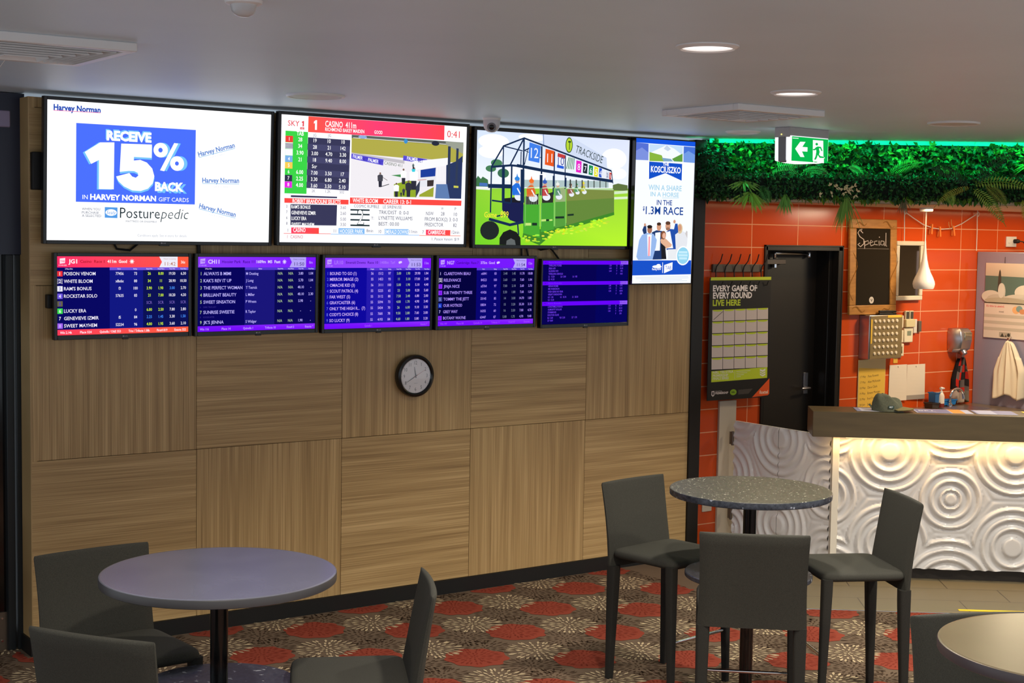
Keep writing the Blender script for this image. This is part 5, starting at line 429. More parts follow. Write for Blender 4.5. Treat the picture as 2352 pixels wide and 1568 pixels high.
def board(spec):
    NV, LT, RT = spec['bg']; HD = spec['head']; n = 1000
    def f(w):
        a = Art(w); K = 1/1000
        def X(v): return v*K
        def Y(v): return .5625-v*K
        def Rc(lv, x0, y0, x1, y1, c): a.P(lv, [(X(x0), Y(y0)), (X(x1), Y(y0)), (X(x1), Y(y1)), (X(x0), Y(y1))], c)
        Rc(0, 0, 0, 1000, 562.5, NV); m0, m1 = spec['mid']
        Rc(1, m0, 99, m1, spec['foot'], LT); Rc(1, m1, 99, 1000, spec['foot'], RT); Rc(1, m0, 79, 1000, 99, spec['strip'])
        Rc(1, 0, 0, 1000, 79, HD if isinstance(HD[0], (list, tuple)) else HD)
        Wc = spec['tx']
        # header
        a.P(2, [(X(20), Y(16)), (X(60), Y(12)), (X(58), Y(48)), (X(20), Y(53))], spec['logo']); a.T(3, 'TAB', X(25), Y(40), X(30), X(11), spec['logot'], .02); a.T(2, spec['clock'], X(13), Y(68), X(56), X(9), spec['logo'], .02)
        hx = spec['hx']; code, c1, place, race, info = spec['title']
        a.T(2, code, X(hx[0]), Y(50), X(hx[1]-hx[0]), X(28), c1, .03); a.T(2, place, X(hx[2]), Y(46), X(hx[3]-hx[2]), X(20), spec['dk'], .01); a.T(2, race, X(hx[4]), Y(46), X(hx[5]-hx[4]), X(20), spec['dk'], .01)
        for t, x0, x1 in info: a.T(2, t, X(x0), Y(46), X(x1-x0), X(21), c1, .03)
        sx = spec['sun']
        if sx:
            a.E(2, X(sx), Y(36), X(10), X(10), spec['sunc'])
            if spec['rays']:
                for k in range(8): an = k*pi/4; a.L(2, [(X(sx+8*math.cos(an)), Y(36+8*math.sin(an))), (X(sx+18*math.cos(an)), Y(36+18*math.sin(an)))], X(4), spec['sunc'])
            else: a.E(2, X(sx+12), Y(33), X(11), X(9), spec['sunc'])
        ax = spec['ax']; a.P(2, [(X(ax), Y(0)), (X(ax+145), Y(0)), (X(ax+145), Y(79)), (X(ax), Y(79)), (X(ax+21), Y(39))], spec['arrow']); a.T(3, 'Next to Jump', X(ax+35), Y(20), X(96), X(9), spec['at']); a.T(3, spec['time'], X(ax+43), Y(66), X(86), X(26), spec['at'], .004)
        Rc(2, ax+145, 0, 1000, 79, spec['box']); a.C(3, spec['left'], X((ax+145+1000)/2), Y(50), X(20), spec['boxt'], .02)
        for t, x in spec['cols']: a.C(2, t, X(x), Y(94), X(9), (225, 215, 255), .02)
        # runners
        for r, row in enumerate(spec['rows']):
            y = row[0]; num, nm = row[1], row[2]
            tg = spec['tags'][r] if spec.get('tags') else None
            if row[3] is None:                       # scratched line, small and faint
                a.T(2, nm, X(spec['nx']), Y(y+4), X(len(nm)*7.5), X(11), (60, 50, 150)); a.C(2, num, X(23), Y(y+4), X(11), (60, 50, 150)); continue
            if tg == 'stripe':
                for k in range(4): Rc(2, 0, y-17+k*10, 40, y-13+k*10, (235, 230, 250))
                Rc(3, 10, y-16, 30, y+17, NV); a.C(4, num, X(20), Y(y+12), X(25), (235, 230, 250), .03)
            elif tg: Rc(2, 0, y-19, 40, y+19, tg[0]); a.C(3, num, X(20), Y(y+11), X(22), tg[1], .03)
            else: a.C(2, num, X(spec.get('numx', 20)), Y(y+11), X(23), spec['numc'], .02)
            if nm: a.T(2, nm, X(spec['nx']), Y(y+11.5), X(row[4]-spec['nx']), X(23.5), Wc, .012)
            for (cx, al), t in zip(spec['cx'], row[3]):
                if not t: continue
                c = Wc
                if isinstance(t, tuple): t, c = t
                a.C(2, t, X(cx), Y(y+10), X(20), c, .012, .84, al)
        Rc(1, 0, spec['foot'], 1000, 562.5, spec['fc'])
        for t, x0, x1 in spec['ft']: a.T(2, t, X(x0), Y(552), X(x1-x0), X(16), spec['ftc'], .02)
        return a
    return f
YL, BLU, SC = (215, 255, 42), (70, 142, 255), (112, 92, 184)
def y_(t): return (t, YL)
def u_(t): return (t, BLU)
def s_(t): return (t, SC)
RED = dict(bg=((9, 8, 98), (18, 24, 130), (12, 17, 86)), head=((255, 50, 105), (255, 90, 70), (255, 88, 66), (255, 40, 105)), strip=(112, 84, 222), mid=(388, 643), foot=523, tx=(240, 236, 255), logo=(255, 228, 240), logot=(240, 50, 90), clock='11:41:23',
    hx=(83, 147, 169, 253, 272, 349), title=('JG1', (255, 246, 246), 'Casino', 'Race 1', (('411m', 371, 439), ('Good', 456, 519))), dk=(176, 22, 34), sun=557, sunc=(255, 250, 250), rays=True, ax=769, arrow=(240, 238, 250), at=(190, 128, 108), time='11:42', box=(255, 90, 62), left='36s', boxt=(255, 236, 226),
    cols=(('2 Place Divs', 86), ('Form', 459), ('Rating', 582), ('Fixed Win', 691), ('Fixed Place', 783), ('Tote Win', 871), ('Tote Place', 960)), numc=(240, 236, 255), nx=49, cx=((463, .5), (585, .5), (691, .5), (782, .5), (871, .5), (960, .5)),
    tags=[((235, 50, 60), (255, 240, 240)), 'stripe', ((238, 238, 255), (150, 150, 215)), ((112, 90, 226), (240, 235, 255)), ((102, 96, 74), (80, 62, 190)), ((62, 222, 84), (235, 255, 240)), None, ((164, 102, 242), (205, 180, 250))],
    rows=[(124, '1', 'POISON VENOM', ('77456', '73', y_('26'), y_('8.00'), '19.50', '6.30'), 282), (178, '2', 'WHITE BLOOM', ('x8x6x', '80', y_('34'), y_('11'), '28.90', '10.50'), 260), (231, '3', "RAM'S BONUS", ('f3', '100', y_('3.90'), y_('1.90'), u_('3.00'), '2.70'), 252), (284, '4', 'ROCKSTAR SOLO', ('57635', '83', y_('21'), y_('7.00'), '18.20', '4.30'), 294),
        (338, '5', '', ('', '', s_('SCR'), s_('SCR'), s_('SCR'), s_('SCR')), 80), (390, '6', 'LUCKY ERA', ('', '0', y_('6.00'), y_('2.50'), '7.80', '2.80'), 212), (443, '7', 'GENEVIEVE IZMIR', ('f5', '84', u_('2.25'), u_('1.45'), '3.30', u_('1.50')), 305), (496, '8', 'SWEET MAYHEM', ('52234', '96', y_('4.00'), y_('1.95'), '3.60', '2.10'), 292)],
    fc=((255, 60, 95), (255, 90, 62), (255, 95, 60), (255, 60, 85)), ft=(('Win 2.14k', 20, 107), ('Place 524', 166, 252), ('Quinella / O&E 553', 312, 471), ('Trio / Trifecta 1.58k', 530, 695), ('First4 819', 750, 833), ('Exacta 322', 889, 981)), ftc=(255, 236, 246))
PL = (188, 178, 255); PY = (165, 190, 150)
def purple(**k):
    d = dict(bg=((8, 5, 92), (26, 22, 122), (10, 8, 86)), head=((142, 56, 255), (126, 22, 255), (126, 22, 255), (142, 60, 255)), strip=(86, 56, 212), foot=521, tx=PL, logo=(196, 160, 255), logot=(120, 30, 230), clock='11:41:23', dk=(66, 6, 150), sunc=(226, 206, 255), rays=True, ax=769, arrow=(182, 166, 250), at=(62, 42, 122),
        box=(126, 22, 255), boxt=(184, 140, 255), numc=PY, fc=((120, 20, 255), (142, 48, 255), (128, 20, 255), (110, 10, 255)), ftc=(196, 150, 255)); d.update(k); return d
def n_(t): return (t, PY)
CH11 = purple(mid=(388, 643), hx=(83, 175, 196, 352, 371, 465), title=('CH11', (226, 206, 255), 'Hoosier Park', 'Race 11', (('1609m', 486, 563), ('M5', 582, 619), ('Fast', 638, 690))), sun=725, time='11:50', left='8m', cols=(('2 Place Divs', 86), ('Driver', 518), ('Fixed Win', 691), ('Fixed Place', 783), ('Tote Win', 871), ('Tote Place', 960)), nx=47, numx=27,
    cx=((397, 0), (690, .5), (782, .5), (871, .5), (960, .5)),
    rows=[(126, '1', 'ALWAYS B MIMI', ('M Oosting', n_('N/A'), n_('N/A'), '3.80', '1.04'), 272), (179, '2', "KAK'S REV IT UP", ('J Long', n_('N/A'), n_('N/A'), '5.70', '1.04'), 276), (233, '3', 'THE PERFECT WOMAN', ('T Tetrick', n_('N/A'), n_('N/A'), '40.10', '-'), 368), (287, '4', 'BRILLIANT BEAUTY', ('L Miller', n_('N/A'), n_('N/A'), '40.10', '2.30'), 318), (340, '5', 'SWEET SINSATION', ('P Wrenn', n_('N/A'), n_('N/A'), '5.90', '-'), 308),
        (379, '6', 'DARK TRUE LADY', None, 0), (417, '7', 'SUNRISE SWEETIE', ('R Taylor', n_('N/A'), n_('N/A'), '-', '-'), 303), (455, '8', 'ROCKIN AFTER', None, 0), (493, '9', "JK'S JENNA", ('S Widger', n_('N/A'), n_('N/A'), '1.90', '-'), 214)],
    ft=(('Win 116', 20, 92), ('Place 14', 198, 272), ('Quinella 1', 377, 460), ('Trifecta 10', 562, 655), ('First4 5', 752, 816), ('Exacta *', 913, 985)))
def r3(y, n, nm, x1, *v): return (y, n, nm, (v[0], v[1], v[2], n_(v[3]), n_(v[4]), v[5], v[6]), x1)
LR10 = purple(bg=((14, 8, 158), (36, 26, 172), (12, 8, 138)), mid=(385, 640), hx=(85, 165, 190, 372, 391, 489), title=('LR10', (168, 110, 255), 'Emerald Downs', 'Race 10', (('1408m', 512, 590), ('Turf', 606, 650))), head=((140, 60, 255), (150, 82, 255), (150, 82, 255), (146, 66, 255)), sun=694, rays=False, time='11:53', left='11m', cols=(('Weight', 435), ('Form', 517), ('Rating', 600), ('Fixed Win', 690), ('Fixed Place', 780), ('Tote Win', 870), ('Tote Place', 960)), nx=47, numx=27,
    cx=((436, .5), (517, .5), (600, .5), (690, .5), (780, .5), (870, .5), (958, .5)), numc=(90, 100, 220), tx=(206, 176, 255),
    rows=[r3(124, '1', 'BOUND TO GO (1)', 290, '56', '1512', '97', '5.00', '1.90', '29.90', '1.04'), r3(170, '2', 'MIRROR IMAGE (2)', 306, '55', '1453', '93', '11', '3.10', '17.00', '2.40'), r3(217, '3', 'OMACHE KID (3)', 275, '56', '3111', '100', '5.00', '1.90', '5.10', '4.40'), r3(263, '4', 'SCOUT PATROL (4)', 306, '55', '5225', '65', '23', '5.00', '8.20', '5.60'), r3(309, '5', 'FAR WEST (5)', 234, '55', '3112', '88', '7.50', '2.40', '6.80', '2.00'),
        r3(355, '6', 'GRAYCASTER (6)', 280, '55', '5394', '73', '4.00', '1.70', '4.90', '3.40'), r3(402, '7', 'ONLY THE HIGH R...  (7)', 374, '55', '5434', '70', '26', '6.00', '9.10', '3.50'), r3(449, '8', "CODY'S CHOICE (8)", 310, '55', '7681', '78', '9.50', '2.80', '7.60', '3.00'), r3(496, '9', 'SO LUCKY (9)', 232, '55', '4193', '84', '4.60', '1.80', '5.80', '3.20')],
    ft=(('Quinella 1', 372, 440), ('Exacta 7', 910, 975)), ftc=(160, 84, 255))
def r4(y, n, nm, x1, *v): return (y, n, nm, (v[0], v[1], (v[2], (120, 130, 160)), (v[3], (120, 130, 160)), v[4], v[5]), x1)
PT = ((140, 40, 250), (110, 10, 230))
NG7 = purple(bg=((5, 3, 62), (9, 6, 112), (4, 2, 58)), mid=(388, 643), hx=(85, 158, 178, 312, 330, 405), title=('NG7', (202, 160, 255), 'Cambridge', 'Race 7', (('375m', 427, 495), ('Good', 512, 575))), head=((116, 20, 255), (122, 30, 255), (122, 30, 255), (116, 10, 255)), sun=605, rays=False, time='11:54', left='12m', cols=(('Form', 459), ('Rating', 582), ('Fixed Win', 691), ('Fixed Place', 783), ('Tote Win', 871), ('Tote Place', 960)), nx=54,
    cx=((463, .5), (585, .5), (691, .5), (782, .5), (871, .5), (960, .5)), numc=(200, 190, 255), tx=(176, 146, 255),
    tags=[None, 'stripe', PT, PT, ((70, 80, 150), (150, 160, 240)), ((24, 50, 190), (120, 160, 255)), None, PT],
    rows=[r4(127, '1', 'CLARETOWN BEAU', 325, 'x6841', '83', '3.40', '1.45', '11.70', '18.80'), r4(181, '2', 'RELEVANCE', 227, '84523', '100', '3.60', '1.50', '7.60', '1.04'), r4(233, '3', 'JINJA NICE', 214, 'x5764', '97', '7.00', '2.10', '2.60', '3.70'), r4(286, '4', 'SUB TWENTY THREE', 346, '43426', '73', '5.50', '1.80', '7.60', '1.04'), r4(339, '5', 'TOMMY THE JETT', 313, '33145', '85', '14', '3.00', '14.70', '1.80'),
        r4(392, '6', 'OUR HOTROD', 245, '18834', '72', '15', '3.20', '35.30', '3.10'), r4(444, '7', 'GREY WAY', 200, '16355', '60', '16', '3.50', '7.00', '4.70'), r4(497, '8', 'BOTANY WAYNE', 283, '63447', '87', '5.00', '1.75', '4.70', '9.40')],
    ft=(('Win 197', 25, 95), ('Place 80', 190, 265), ('Quinella 24', 365, 455), ('Trifecta 11', 550, 640), ('First4 47', 735, 805), ('Exacta', 900, 965)), ftc=(160, 70, 255))
def results(w):
    a = Art(w); K = 1/1000
    def Rc(lv, x0, y0, x1, y1, c): a.P(lv, [(x0*K, .5625-y0*K), (x1*K, .5625-y0*K), (x1*K, .5625-y1*K), (x0*K, .5625-y1*K)], c)
    Rc(0, 0, 0, 1000, 562.5, (7, 3, 82)); Rc(1, 620, 34, 1000, 562.5, (5, 4, 92))
    tc = (112, 62, 240); dk = (66, 0, 150)
    secs = [(0, 34, ('THRILLING FOXER', 'JINJA LAD', 'ALLEGRO VEY', 'THRILLING ARNOLD'), ('2,1  13.20', '2,6  5.00', '1,6  105'), '3,2  41.30', (('1.20', 'Q', '20.90'), ('4.80', 'E', '35.50'), ('2.60', 'T', '476'), ('', 'F', '8,65'))),
        (184, 216, ('GEHAN BOMB', 'MR WAIRORON', 'HIGH GEAR NO FEAR', 'GREAT UNKNOWN'), ('4,3  1.90', '4,1  15.70', '3,1  20.30'), '3,4  15.30', (('1.80', 'Q', '4.70'), ('1.70', 'E', '3.50'), ('4.30', 'T', '48.90'), ('', 'F', '330'))),
        (363, 399, ('LONGTIMELOOKING', 'ALMIGHTY DOLLAR', 'STARMOOD', 'DOCTOR OLIVE'), ('8,2  5.60', '9,8  2.30', '2,7  1.70'), '2,9  8.60', (('1.30', 'Q', '10.10'), ('2.50', 'E', '30.10'), ('1.80', 'T', '67.80'), ('', 'F', '330')))]
    for y0, y1, nm, q, q2, rt in secs:
        Rc(1, 0, y0, 1000, y1, (104, 4, 255)); a.P(2, [(905*K, .5625-(y0+3)*K), (1000*K, .5625-(y0+3)*K), (1000*K, .5625-(y1-2)*K), (905*K, .5625-(y1-2)*K), (915*K, .5625-(y0+y1)/2*K)], (150, 92, 250)); a.T(3, 'Results', 922*K, .5625-(y0+21)*K, 60*K, 10*K, dk)
        a.T(2, 'R', 30*K, .5625-(y0+20)*K, 12*K, 10*K, dk); a.T(2, 'Race Results', 70*K, .5625-(y0+20)*K, 150*K, 11*K, (128, 52, 255))
        for k, t in enumerate(nm): a.C(2, t, 68*K, .5625-(y1+16+k*24.5)*K, 15*K, tc, .02, .8, 0)
        for k, t in enumerate(q): a.C(2, t, (66+k*138)*K, .5625-(y1+16+98)*K, 15*K, tc, .02, .8, 0)
        a.C(2, q2, 66*K, .5625-(y1+16+122)*K, 15*K, tc, .02, .8, 0)
        for k, (p1, p2, p3) in enumerate(rt):
            yy = .5625-(y1+16+k*24.5)*K
            if p1: a.C(2, p1, 785*K, yy, 14*K, tc, .02, .85)
            a.C(2, p2, 862*K, yy, 14*K, tc, .02); a.C(2, p3, 920*K, yy, 14*K, tc, .02, .85)
    return a
UP = 'large televisions in the upper row on the veneer wall'; LO = 'small televisions in the lower row on the veneer wall'
television('television', .0578, 2.1478, 1.2469, .5625, .0366, art_of(OFFER_ART), 'large wall television showing a blue 15 percent back offer on white', UP, SCREEN_WHITE)
television('television', 1.3505, 2.1501, 1.2492, .5625, .0267, art_of(RACEDAY_ART), 'large wall television showing a race meeting with green odds table and red banner', UP, SCREEN_WHITE)
television('television', 2.6549, 2.1483, 1.224, .5625, .0104, art_of(STARTGATE_ART), 'large wall television showing an animated starting gate on bright green grass', UP, bez=.02, bot=.022)
for i, (a, b_, c, d, art, lab) in enumerate([(.110, 1.6641, .7153, .0045, board(RED), 'small wall television with a red headed betting list, leftmost of the lower row'), (.8681, 1.663, .7181, .0159, board(CH11), 'small wall television with a purple betting list headed CH11 and jockey names'),
    (1.6336, 1.6592, .7203, .0168, board(LR10), 'small wall television with a purple betting list showing race time 11:53'), (2.3959, 1.6587, .7207, .013, board(NG7), 'small wall television with a dark betting list headed NG7'), (3.1675, 1.6516, .7214, .0059, results, 'small wall television with three purple bands of race results, rightmost of the lower row')]):
    television('television', a, b_, c if i < 4 else .712, .5625, d, art, lab, LO, SCREEN_DIM, bez=.018 if i < 4 else .012, bot=.024)
television('television', 3.8964, 1.905, .532, 16/9, .0129, art_of(RAFFLE_ART), 'upright wall television showing a white and blue raffle advert with cheering people', None, SCREEN_WHITE, bez=.005, bot=.009, logo=False, eyebox=False)
# cables and boxes behind the screens
def cable(pts, label, r=.006):
    b = MB(); b.tube(pts, r, 8); return tag(b.build('cable', BLACKM, None), label, 'cable', None)
cable([(.42, -.012, 2.16), (.45, -.014, 2.105), (.52, -.016, 2.098), (.60, -.012, 2.16)], 'black cable sagging below the offer television')
cable([(.905, -.012, 2.16), (.91, -.013, 2.05)], 'short black cable between the offer television and the CH11 television', .011)
cable([(3.055, -.012, 2.16), (3.06, -.014, 2.04)], 'straight black cable below the starting gate television, left of two')
cable([(3.085, -.012, 2.16), (3.12, -.014, 2.04)], 'slanting black cable below the starting gate television, beside the straight one')
cable([(3.12, -.012, 2.16), (3.2, -.02, 2.118), (3.28, -.018, 2.13), (3.36, -.016, 2.05)], 'looping black cable below the starting gate television, right of the others')
b = MB(); b.box(.005, .055, -.04, 0, 2.40, 2.59); tag(b.build('speaker_box', BLACKM, None, bevel=.004), 'black box on the wall at the left edge of the offer television', 'box')
b = MB(); b.box(.075, .10, -.045, 0, 1.80, 1.87); tag(b.build('cable_box', BLACKM, None, bevel=.004), 'small black box sticking out beside the red headed television', 'box')

# ================================================================== wall clock
def clock():
    t = thing('wall_clock', (2.277, 0, 1.361), 'round black wall clock with white face below the lower televisions', 'clock')
    Rm = Matrix.Rotation(pi/2, 4, 'X')
    b = MB(); b.M = Rm; b.lathe([(.118, 0), (.125, .006), (.128, .03), (.124, .044), (.112, .048), (.104, .043), (.102, .034)], n=56); b.build('case', BLACKG, t, smooth=50)
    a = Art(1); a.E(0, 0, 0, .104, .104, (240, 234, 236), 48)
    for k in range(1, 13):
        an = pi/2-k*pi/6; x, y = .079*math.cos(an), .079*math.sin(an); a.C(1, str(k), x, y-.0105, .021, (28, 26, 28), -.005, .8); a.E(1, .0965*math.cos(an), .0965*math.sin(an), .0016, .0016, (60, 60, 60), 8)
    a.T(1, 'QUARTZ', -.012, -.045, .026, .003, (110, 105, 105))
    o = a.build('dial', PRINT, t); o.location.y = -.036
    def hand(n, deg, l, wd, tail, col, y):
        an = R_(90-deg); d = Vector((math.cos(an), 0, math.sin(an))); p = Vector((-d.z, 0, d.x)); b = MB()
        pts = [-d*tail+p*wd*.6, -d*tail-p*wd*.6, -p*wd, d*l-p*wd*.25, d*l+p*wd*.25, p*wd]
        b.add(pts+[q+Vector((0, -.001, 0)) for q in pts], [tuple(range(6)), tuple(reversed(range(6, 12)))]+[(i, (i+1) % 6, (i+1) % 6+6, i+6) for i in range(6)])
        o = b.build(n, mat(n+'_paint', col, .4), t, smooth=0); o.location.y = y
    hand('hour_hand', 350, .056, .0034, .012, (30, 22, 22), -.0375); hand('minute_hand', 240, .072, .003, .012, (30, 22, 22), -.0392); hand('second_hand', 61, .078, .0008, .02, (170, 30, 30), -.041)
    b = MB(); b.M = Rm; b.lathe([(.101, .0435), (.07, .0455), (.001, .0462)], n=40); 
    m = bpy.data.materials.new('clock_glass'); m.use_nodes = True; nt = m.node_tree
    for n in list(nt.nodes): nt.nodes.remove(n)
    ou = node(nt, 'ShaderNodeOutputMaterial'); mx = node(nt, 'ShaderNodeMixShader'); tr = node(nt, 'ShaderNodeBsdfTransparent'); gl = node(nt, 'ShaderNodeBsdfGlossy'); gl.inputs['Roughness'].default_value = .05; mx.inputs[0].default_value = .06
    nt.links.new(tr.outputs[0], mx.inputs[1]); nt.links.new(gl.outputs[0], mx.inputs[2]); nt.links.new(mx.outputs[0], ou.inputs[0])
    b.build('glass', m, t)
clock()
# ================================================================== ceiling fittings
def downlight(x, y, r, label, on, group):
    t = thing('downlight', (x, y, H), label, 'downlight', 0, group)
    b = MB(); b.lathe([(r*.80, -.001), (r*.80, -.008), (r*.86, -.013), (r, -.004), (r, 0)], n=40); b.build('trim_ring', PLASTIC_W, t)
    b = MB()
    if on == 'lit': b.lathe([(r*.81, -.002), (r*.7, -.0035), (.001, -.004)], n=40); b.build('diffuser', mat('lit_diffuser', (255, 250, 246), .5, emit=(255, 247, 240), es=1.6), t)
    else:
        b.lathe([(r*.81, -.004), (r*.55, -.0015), (r*.5, -.003), (r*.3, -.002), (.001, -.006)], n=40); b.build('reflector', CHROME, t)
downlight(1.313, -3.571, .113, 'lit round downlight in the ceiling, nearest of the two lit ones', 'lit', 'lit downlights')
downlight(2.746, -2.621, .117, 'lit round downlight in the ceiling beside the far air vent', 'lit', 'lit downlights')
downlight(4.375, -.59, .112, 'unlit chrome downlight in the ceiling left of the exit sign', 'off', None)
def speaker(x, y, r, label):
    t = thing('ceiling_speaker', (x, y, H), label, 'speaker', 0, 'ceiling speakers')
    b = MB(); b.lathe([(r*.9, -.001), (r*.9, -.010), (r*.97, -.011), (r, -.004), (r, 0)], n=44); b.build('rim', PLASTIC_W, t)
    def fn(nt, bs):
        L = nt.links.new; tc = node(nt, 'ShaderNodeTexCoord'); vo = node(nt, 'ShaderNodeTexVoronoi'); vo.inputs['Scale'].default_value = 160; vo.inputs['Randomness'].default_value = 0
        cr = node(nt, 'ShaderNodeValToRGB'); e = cr.color_ramp.elements; e[0].position = .3; e[1].position = .4; e[0].color = (*lin((120, 118, 116)), 1); e[1].color = (*lin((205, 203, 200)), 1)
        L(tc.outputs['Object'], vo.inputs['Vector']); L(vo.outputs['Distance'], cr.inputs[0]); L(cr.outputs[0], bs.inputs['Base Color'])
    b = MB(); b.lathe([(r*.9, -.008), (r*.5, -.0095), (.001, -.010)], n=44); b.build('grille', mat('speaker_grille', (200, 198, 196), .5, fn=fn), t)
speaker(1.176, -.84, .148, 'round white ceiling speaker above the gap between the first two large televisions')
speaker(4.69, -1.99, .148, 'round white ceiling speaker right of the exit sign near the plants')
def vent(x0, x1, y0, y1, label):
    t = thing('air_vent', ((x0+x1)/2, (y0+y1)/2, H), label, 'air vent', 0, 'ceiling air vents'); hx, hy = (x1-x0)/2, (y1-y0)/2
    b = MB()
    def frame(a, c, z0, z1, wd):
        b.box(-a, a, -c, -c+wd, z0, z1); b.box(-a, a, c-wd, c, z0, z1); b.box(-a, -a+wd, -c+wd, c-wd, z0, z1); b.box(a-wd, a, -c+wd, c-wd, z0, z1)
    frame(hx, hy, -.034, 0, .04); b.build('frame', PLASTIC_W, t, bevel=.004)
    for k in range(6):                              # tilted square blades, each ring a blade
        b = MB(); a, c = hx-.058-k*.038, hy-.058-k*.038
        if min(a, c) < .03: break
        i1 = .028; zb = -.036-.004*k
        vs = [(-a, -c, zb), (a, -c, zb), (a, c, zb), (-a, c, zb), (-a+i1, -c+i1, -.006), (a-i1, -c+i1, -.006), (a-i1, c-i1, -.006), (-a+i1, c-i1, -.006)]
        vs += [(x, y, z+.003) for x, y, z in vs]
        fs = [(0, 1, 5, 4), (1, 2, 6, 5), (2, 3, 7, 6), (3, 0, 4, 7)]; fs += [tuple(i+8 for i in reversed(f)) for f in fs]
        fs += [(0, 8, 9, 1), (1, 9, 10, 2), (2, 10, 11, 3), (3, 11, 8, 0), (4, 5, 13, 12), (5, 6, 14, 13), (6, 7, 15, 14), (7, 4, 12, 15)]
        b.add(vs, fs); b.build('blade', PLASTIC_W, t, smooth=0)
    b = MB(); b.box(-hx+.04, hx-.04, -hy+.04, hy-.04, -.002, -.0005); b.build('backing', mat('vent_dark', (34, 33, 34), .8), t)
vent(-.95, -.29, -2.24, -1.6, 'square white louvred air vent in the ceiling above the offer television')
vent(2.95, 3.58, -2.03, -1.44, 'square white louvred air vent in the ceiling left of the exit sign')
b = MB(); b.tube([(-.58, -1.62, H-.02), (-.60, -1.58, H-.06), (-.63, -1.55, H-.075), (-.64, -1.52, H-.12)], .0016, 6)
tag(b.build('loose_string', mat('string_white', (215, 212, 205), .7), None), 'thin white strand dangling from the ceiling vent at left', 'string')
def dome_camera():
    t = thing('security_camera', (2.62, -.30, H), 'small white dome security camera hanging from the ceiling above the starting gate television', 'security camera')
    b = MB(); b.lathe([(.052, -.012), (.054, -.004), (.054, 0)], n=32); b.build('mount', PLASTIC_W, t)
    b = MB(); b.lathe([(.001, -.085), (.018, -.083), (.034, -.074), (.045, -.058), (.050, -.036), (.050, -.012), (.046, -.010)], n=32); b.build('body', mat('camera_shell', (200, 200, 206), .3), t)
    d = (CAM-Vector((2.62, -.30, H-.045))); d.z = -2.2; d.normalize(); q = d.to_track_quat('Z', 'Y').to_matrix().to_4x4()
    b = MB(); b.M = Matrix.Translation(Vector((0, 0, -.045))) @ q; b.lathe([(.026, .036), (.027, .046), (.022, .050), (.019, .049)], n=28); b.build('lens_ring', mat('camera_ring', (120, 120, 126), .3), t)
    b = MB(); b.M = Matrix.Translation(Vector((0, 0, -.045))) @ q; b.lathe([(.020, .046), (.012, .052), (.001, .054)], n=24); b.build('lens', BLACKG, t)
dome_camera()
def motion_sensor():
    t = thing('motion_sensor', (-.415, -3.42, H), 'white round motion sensor on the ceiling at the top of the picture', 'sensor')
    b = MB(); b.lathe([(.048, -.012), (.055, -.008), (.057, 0)], n=36); b.build('base', PLASTIC_W, t)
    b = MB(); b.lathe([(.001, -.048), (.014, -.047), (.028, -.041), (.036, -.03), (.040, -.012)], n=36); b.build('dome', mat('sensor_dome', (196, 196, 198), .25), t)
motion_sensor()
def exit_sign():
    a = Vector((4.265, -1.107, 0)); an = R_(6.15); t = thing('exit_sign', (a.x, a.y, H), 'green and white exit sign with running figure and arrow hanging from the ceiling', 'exit sign', an)
    b = MB(); b.box(0, .394, 0, .115, -.062, 0); b.build('housing', mat('sign_housing', (176, 172, 176), .4), t, bevel=.004)
    b = MB(); b.add([(.014, .03, -.06), (.020, .03, -.215), (.030, .085, -.215), (.030, .085, -.06)] + [(-.001, .03, -.06), (.004, .03, -.208), (.004, .085, -.208), (-.001, .085, -.06)], [(0, 1, 2, 3), (7, 6, 5, 4), (0, 4, 5, 1), (1, 5, 6, 2), (2, 6, 7, 3), (3, 7, 4, 0)]); b.build('end_cap', mat('sign_cap', (126, 124, 132), .4), t, bevel=.003)
    # two glowing curved diffusers back to back, the printed panel let into the front one
    def pillow(y0, y1, n):
        pts = [(.006, -.052), (.388, -.052), (.390, -.196), (.30, -.212), (.20, -.2165), (.10, -.214), (.010, -.204)]
        b = MB(); k = len(pts); b.add([(x, y0, z) for x, z in pts]+[(x, y1, z) for x, z in pts], [tuple(range(k)), tuple(reversed(range(k, 2*k)))]+[(i, (i+1) % k, (i+1) % k+k, i+k) for i in range(k)])
        b.build(n, mat('lit_acrylic', (250, 250, 252), .3, emit=(245, 250, 252), es=.9), t, bevel=.006)
    pillow(-.004, .032, 'front_diffuser'); pillow(.083, .118, 'back_diffuser')
    ar = Art(.362); ar.data(EXIT_ART)
    # fit the artwork to the gently curved lower edge
    ar.b.v = [(x+.018, y-.0062, (z/.239*.148)-.058-.148 - (0 if z > .02 else .004*math.sin(pi*min(max(x/.362, 0), 1)))) for x, y, z in ar.b.v]
    ar.build('sign_face', SIGN, t)
    b = MB(); b.tube([(-.003, .058, -.045), (-.006, .058, -.045)], .004, 8); b.build('indicator', mat('led_yellow', (250, 230, 120), .4, emit=(250, 235, 130), es=1.5), t)
exit_sign()

